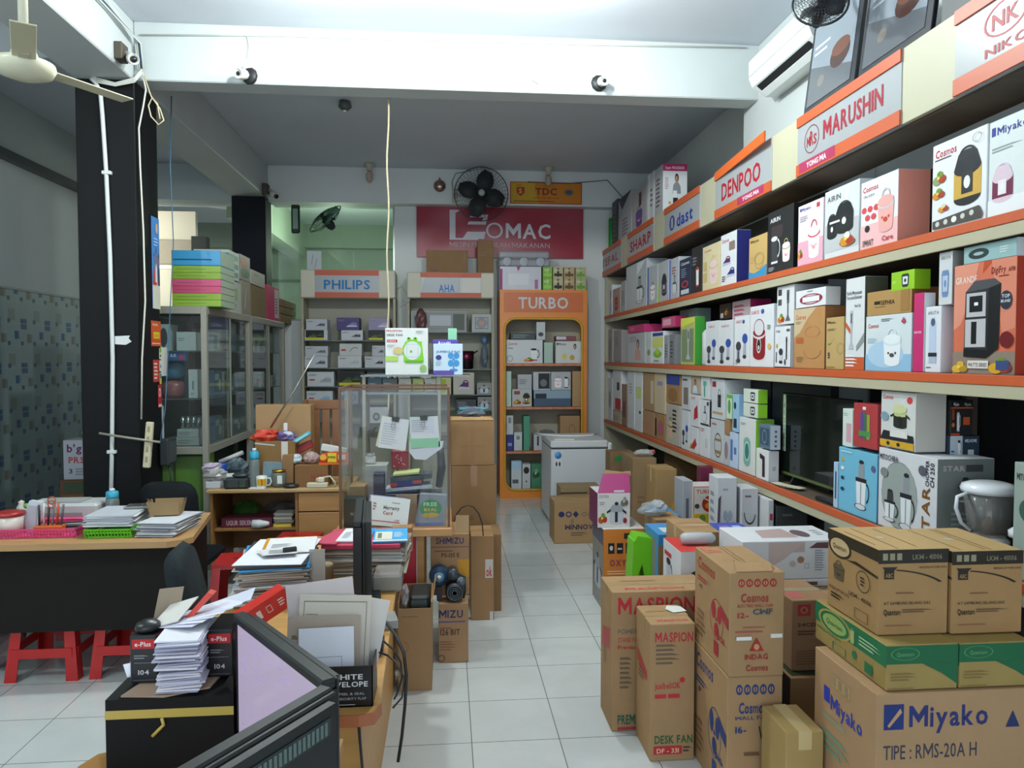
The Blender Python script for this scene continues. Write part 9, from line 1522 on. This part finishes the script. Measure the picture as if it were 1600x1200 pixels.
# lit screen
sc_ = bpy.data.materials.new('lit_lilac_screen'); sc_.use_nodes = True; bn = sc_.node_tree.nodes['Principled BSDF']; bn.inputs['Base Color'].default_value = (.02, .02, .02, 1); bn.inputs['Roughness'].default_value = .25; bn.inputs['Emission Color'].default_value = (*rgb('#c0b4d2'), 1); bn.inputs['Emission Strength'].default_value = .62
m = MB(); m.box(-L1_/2+.023, L1_/2-.023, .004, .006, zb1_+.031, zt1_-.023, sc_)
fS = Face(m, (-L1_/2+.023, .004, zb1_+.031), (L1_-.046, 0, 0), (0, 0, zt1_-zb1_-.054), .0004)
rw = random.Random(5)
for r_ in range(22):
    x = .06
    while x < .9:
        wd = rw.uniform(.02, .09)
        if rw.random() < .33: fS.rect(x, .12+.038*r_, wd, .007, emit('#9a86c0', .5)); fS.k = 1
        x += wd+.05
fS.rect(0, 0, 1, .045, emit('#1f3fae', .7)); fS.rect(.3, .01, .03, .025, emit('#c8d8ff', .8)); fS.rect(.36, .01, .03, .025, emit('#c8d8ff', .8))
m.build('screen', e1)
m = MB(); m.box(-.08, .08, -.03, .09, 0, .012, PL('#15181a', .35), .004); m.box(-.025, .025, .035, .055, .012, zb1_+.1, PL('#15181a')); m.build('stand', e1)
# second monitor: its back towards the camera
A2 = Vector((-.46, .90, 0)); B2 = at(536, 1056, Y=1.33); 
e2, L2_, zb2_, zt2_, _ = monitor('computer_monitor', 'large black monitor seen from behind at the bottom edge with a slotted vent', (B2.x, B2.y), (A2.x, A2.y), B2.z-.025, .36, depth=.03)
ly = Vector((-math.sin(e2.rotation_euler.z), math.cos(e2.rotation_euler.z), 0)); e2.location = e2.location-ly*.052
m = MB(); yv = .0302+.012+.0185
for k in range(38): x = -L2_/2+.055+k*(L2_-.1)/38; m.box(x, x+.006, yv, yv+.003, zt2_-.056, zt2_-.033, PL('#5a6a66', .4))
m.box(-L2_/2+.045, L2_/2-.045, yv, yv+.0015, zt2_-.06, zt2_-.029, PL('#2c3434', .4)); m.build('vent', e2)
m = MB(); m.ball((-L2_/2+.17, yv+.01, zt2_-.14), .012, MT('#8a8e90'), 10, 7); m.build('screw', e2)
m = MB(); m.box(-.09, .09, -.05, .1, 0, .012, PL('#15181a', .35), .004); m.box(-.03, .03, .06, .08, .012, zb2_+.12, PL('#15181a')); m.build('stand', e2)
# third monitor, seen edge-on
A3 = (at(552, 900, Y=2.68).x, 2.68); B3 = (at(552, 900, Y=2.68).x-.045, 3.14)
e3, L3_, zb3_, zt3_, _ = monitor('computer_monitor', 'dark grey monitor seen edge-on among the paper stacks', A3, B3, 1.1, .33, depth=.07) if False else monitor('computer_monitor', 'dark grey monitor seen edge-on among the paper stacks', B3, A3, 1.105, .335, depth=.035)
m = MB(); m.box(-L3_/2+.023, L3_/2-.023, .004, .006, zb3_+.031, zt3_-.023, mat('#0c0e12', .1, 'plastic')); m.build('screen', e3)
m = MB(); m.box(-.1, .1, -.08, .1, 0, .012, PL('#15181a', .35), .004); m.box(-.025, .025, .03, .06, .012, zb3_+.1, PL('#15181a')); m.build('stand', e3)
m = MB()
for k in range(5): m.lathe([(.006, 0), (.005, .003), (.001, .003)], PL('#4a5054'), (L3_/2+.0, .012, zb3_+.14+.025*k), axis='X')
m.build('button', e3) if False else None
m = MB(); m.box(L3_/2-.07, L3_/2-.035, .0655, .0665, zt3_-.09, zt3_-.04, PP('#9aa8a8')); m.build('sticker', e3)
# white envelope box in the front
eb = empty('envelope_box', 'open black box lettered in white, full of cards, on the front desk', 'box', (-.315, 2.055, DZ+.001))
m = MB(); w_, d_, h = .225, .12, .112; KBX = mat('#131416', .35, 'paper')
m.box(-w_/2, w_/2, -d_/2, -d_/2+.003, 0, h, KBX); m.box(-w_/2, w_/2, d_/2-.003, d_/2, 0, h, KBX); m.box(-w_/2, -w_/2+.003, -d_/2, d_/2, 0, h, KBX); m.box(w_/2-.003, w_/2, -d_/2, d_/2, 0, h, KBX); m.box(-w_/2, w_/2, -d_/2, d_/2, 0, .003, KBX)
f = Face(m, (-w_/2, -d_/2, 0), (w_, 0, 0), (0, 0, h)); draw(f, [('t',.5,.68,.38,.13,'WHITE','#e0e0e0'),('t',.42,.5,.52,.13,'ENVELOPE','#e0e0e0'),('t',.6,.3,.3,.06,'PEEL & SEAL','#a8a8aa'),('t',.6,.18,.32,.06,'SECURITY FLAP','#a8a8aa'),('o',.5,.24,.05,.1,.16,'#c8c8ca',4,45,405),('l',.56,.05,.36,.03,1,'#c8c8ca')]); f2 = Face(m, (w_/2, -d_/2, 0), (0, d_, 0), (0, 0, h)); draw(f2, [('r',.3,.7,.4,.16,'#b8302c'),('l',.3,.2,.4,.3,4,'#6a6a6c')]); m.build('body', eb)
def card(x, y, w_, h, rot, col, label, lean=-.16, ops=None, z=.0, kind='card', rad=None):
    m = MB(); m.X = Matrix.Rotation(rot, 4, 'Y') @ Matrix.Rotation(lean, 4, 'X'); m.box(-w_/2, w_/2, 0, .0022, 0, h, PP(col) if col[0] == '#' else col)
    f = Face(m, (-w_/2, 0, 0), (w_, 0, 0), (0, 0, h)); draw(f, ops); return tag(m.build('paper_card', None, (x, y, DZ+.005+z)), label, kind, 'cards in the open black box')
card(-.33, 2.015, .15, .2, -.02, '#dcdce4', 'small white envelope at the front of the open black box', ops=[('o',.5,.4,.4,.3,.03,'#8a8a92',4,45,405)])
card(-.345, 2.035, .2, .225, .01, '#a89888', 'grey brown envelope framing the small white one', ops=[('l',.06,.5,.1,.3,3,'#7a6c60')])
card(-.325, 2.055, .2, .275, .04, '#c9c0b0', 'cream certificate with a yellow spot in the open black box', ops=[('o',.5,.5,.62,.62,.02,'#7a7468',4,45,405),('e',.74,.76,.03,.025,'#d8b83a'),('l',.08,.58,.8,.02,1,'#8a8478'),('n',.1,.8,.16,.02,'memo','#5a5650')])
card(-.33, 2.078, .19, .31, -.12, '#c8bcb8', 'tall pale mauve folder rising behind the certificate')
card(-.275, 2.09, .12, .26, .2, '#d0c8c0', 'tilted pale card sticking out right of the open black box')
# stacks behind
paper_stack('paper_stack', 'low stack of cream letters between lilac monitor and open box', (-.52, 2.2, DZ+.001), .2, .26, 9, .004, .35, ('#dde0e6', '#d0d4da', '#e6e6e6'), seed=13, rot=.2)
m = MB(); m.X = Matrix.Rotation(.5, 4, 'Z') @ Matrix.Rotation(-.45, 4, 'Y'); m.box(-.13, .12, -.03, .03, 0, .07, PL('#c4281c', .45), .003); f = Face(m, (-.13, -.03, 0), (.25, 0, 0), (0, 0, .07)); draw(f, [('r',.55,.3,.06,.4,'#e0c8c0'),('o',.72,.5,.05,.24,.2,'#e0c8c0',4,45,405),('l',.85,.3,.1,.4,3,'#e0c8c0')]); o = m.build('red_box', None, (-.62, 2.45, DZ+.075)); tag(o, 'red box lid tilted up behind the lilac monitor', 'box')
ez, z = paper_stack('document_pile', 'broad pile of papers and folders at the left of the front desk', (-.69, 3.05, DZ+.001), .26, .4, 26, .0048, .12, ('#c8c4bc', '#b0a498', '#d4d4d2', '#8a7a6c', '#c4ccd0', '#a8b0a8'), seed=21, jit=.018, rot=.12)
for i, (c, hh, lab) in enumerate((('#2a8ac8', .008, 'bright blue folder in the left document pile'), ('#2a2c30', .014, 'black ring binder on the left document pile'), ('#dcdce0', .004, 'white sheet under the clipped forms on the left pile'))):
    m = MB(); m.box(-.13, .13, -.2, .2, 0, hh-.001, PL(c, .4) if i < 2 else PP(c), .002); o = m.build('folder' if i < 2 else 'paper_sheet', None, (-.69+.005*i, 3.04, DZ+.002+z), .18-.1*i); tag(o, lab, 'folder' if i < 2 else 'paper'); z += hh
m = MB(); m.box(-.1, .1, -.13, .13, 0, .003, P('#c88a1e')); m.box(-.085, .11, -.14, .11, .003, .006, PP('#d8d8d8')); f = Face(m, (-.085, -.14, .006), (.195, 0, 0), (0, .25, 0)); draw(f, [('l',.1,.1,.5,.5,7,'#8a8c90')]); tag(m.build('form_sheets', None, (-.66, 3.12, DZ+.003+z), .12), 'forms with an orange border on the left pile', 'paper')
m = MB(); 
for k in range(4): m.X = Matrix.Translation((.01*k, -.01*k, .002*k)) @ Matrix.Rotation(.4-.1*k, 4, 'Z'); m.box(-.06, .06, -.045, .045, 0, .0016, PP('#d0d0d2')); f = Face(m, (-.06, -.045, .0016), (.12, 0, 0), (0, .09, 0)); draw(f, [('l',.1,.1,.7,.7,6,'#8a8c90')])
m.X = Matrix.Identity(4); m.prism([(.04, -.06, .008), (.09, -.045, .008), (.085, -.02, .008), (.035, -.035, .008)], (0, 0, .014), PL('#16181a')); tag(m.build('clipped_forms', None, (-.69, 3.0, DZ+.01+z), .1), 'small forms held by a black binder clip on the left pile', 'paper')
ez, z = paper_stack('document_pile', 'thick pile of magazines in the middle of the front desk', (-.36, 3.36, DZ+.001), .34, .3, 21, .0052, -.04, ('#c4b8a8', '#a89a8a', '#c8ccc8', '#8c8074', '#d0d0cc', '#b4b49a'), seed=31, jit=.014, rot=.07)
m = MB(); m.box(-.17, .17, -.15, .15, 0, .022, PL('#c8405c', .35), .004); tag(m.build('pink_folder', None, (-.37, 3.36, DZ+.002+z), -.03), 'shiny pink folder on the middle pile', 'folder'); z += .023
m = MB(); m.prism([(-.1, -.1, 0), (.02, -.12, 0), (.06, .08, 0), (-.02, .12, .0)], (0, 0, .006), PL('#c84a68', .3)); tag(m.build('pink_wrapper', None, (-.5, 3.32, DZ+.003+z), 0), 'crumpled pink plastic sleeve spilling off the pink folder', 'sleeve')
def booklet(x, y, w_, d_, rz, label, base, ops, z_): m = MB(); m.box(-w_/2, w_/2, -d_/2, d_/2, 0, .006, PP(base)); f = Face(m, (-w_/2, -d_/2, .006), (w_, 0, 0), (0, d_, 0)); draw(f, ops); return tag(m.build('booklet', None, (x, y, z_), rz), label, 'booklet')
booklet(-.41, 3.36, .14, .24, -.06, 'white booklet with a blue block left of the edge-on monitor', '#d8dade', [('r',.5,.1,.5,.9,'#2f8ac8'),('e',.75,.45,.12,.1,'#c8e0f0'),('l',.1,.2,.3,.5,5,'#a8acb0')], DZ+.004+z)
booklet(-.255, 3.34, .15, .24, .05, 'blue and white certificate booklet right of the edge-on monitor', '#3a9ad0', [('r',.05,.15,.5,.6,'#d8d8c8'),('r',.12,.25,.12,.4,'#6a7a5a'),('l',.6,.3,.34,.4,4,'#c8e0ee'),('r',.0,.0,1,.1,'#dcdee0')], DZ+.004+z)
booklet(-.255, 3.3, .17, .27, -.08, 'plain white booklet under the blue certificate booklet', '#dcdce0', [('l',.1,.04,.8,.1,2,'#b0b4b8')], DZ-.003+z) if False else None
m = MB(); m.box(-.05, .05, -.03, .03, 0, .12, KRAFT('#976f4a'), .003); tag(m.build('kraft_block', None, (-.22, 3.62, DZ+.001)), 'small kraft box behind the middle pile near the desk edge', 'box')
m = MB(); m.box(-.03, .03, -.004, .004, 0, .2, glass('#c8c8c4', .5, .1, 'clear_ruler')); m.box(-.028, -.02, -.005, -.004, .01, .19, P('#8a8c8c')); m.X = Matrix.Rotation(-.08, 4, 'Y'); tag(m.build('ruler', None, (-.505, 2.9, DZ+.001)), 'wide clear ruler standing between the two document piles', 'ruler')
m = MB(); m.lathe([(.032, 0), (.032, .09), (.028, .1), (.001, .1)], KRAFT('#a0896b')); tag(m.build('tape_core', None, (-.50, 3.06, DZ+.001)), 'kraft cardboard core beside the clear ruler', 'core')
m = MB(); m.box(-.14, -.0, -.11, .1, 0, .002, PP('#dcdedc')); m.box(-.0, .07, -.05, .05, .002, .03, glass('#b8b8b4', .5, .1, 'plastic_wrap')); tag(m.build('loose_paper', None, (-.25, 2.6, DZ+.001), .2), 'white sheet with a plastic box on the right side of the front desk', 'paper')
m = MB(); m.box(-.06, .06, -.08, .08, 0, .07, glass('#b4b4ac', .55, .12, 'plastic_wrap'), .01); tag(m.build('plastic_box', None, (-.245, 3.05, DZ+.001)), 'cloudy plastic box below the middle pile', 'box')
m = MB(); m.box(-.035, .035, -.03, .05, 0, .05, PL('#1c1f20'), .01); m.lathe([(.016, 0), (.018, .07), (.001, .075)], PL('#2c3032'), (.01, -.03, 0)); tag(m.build('cable_adapter', None, (-.24, 2.36, DZ+.001)), 'black adapters behind the open box on the front desk', 'adapter')
BC = PL('#17191a', .5)
def cb_(pts, label, r=.006): m = MB(); m.tube(pts, r, BC, 6); return tag(m.build('power_cable'), label, 'cable')
def cab(pts, label, r): cb_([at(u, v, Y=y) for u, v, y in pts], label, r)
cab([(582, 945, 2.6), (600, 968, 2.55), (618, 992, 2.5), (631, 1020, 2.45), (635, 1055, 2.4), (633, 1100, 2.4), (628, 1150, 2.4), (622, 1190, 2.4)], 'thick black monitor cable sweeping over the desk edge', .006)
cab([(590, 992, 2.2), (604, 1006, 2.18), (616, 1016, 2.16), (626, 1034, 2.14), (628, 1060, 2.12), (620, 1085, 2.1), (616, 1092, 2.08)], 'thin black cable hanging over the right desk edge, inner one', .003)
cab([(588, 1018, 2.12), (606, 1024, 2.08), (618, 1034, 2.05), (632, 1060, 2.02), (628, 1090, 2.0), (614, 1106, 1.97)], 'thin black cable looping below the right desk edge', .003)
cb_([(-.235, 1.945, .72), (-.225, 1.94, .6), (-.25, 1.94, .5)], 'short black cable hanging at the front corner of the desk', .004)
m = MB(); m.ball((0, 0, .006), (.06, .04, .006), glass('#c8c8c0', .5, .15, 'plastic_wrap'), 10, 6, .4); tag(m.build('clear_film', None, (-.75, 1.62, DZ+.001)), 'scrap of clear film on the bottom oak desk', 'film')
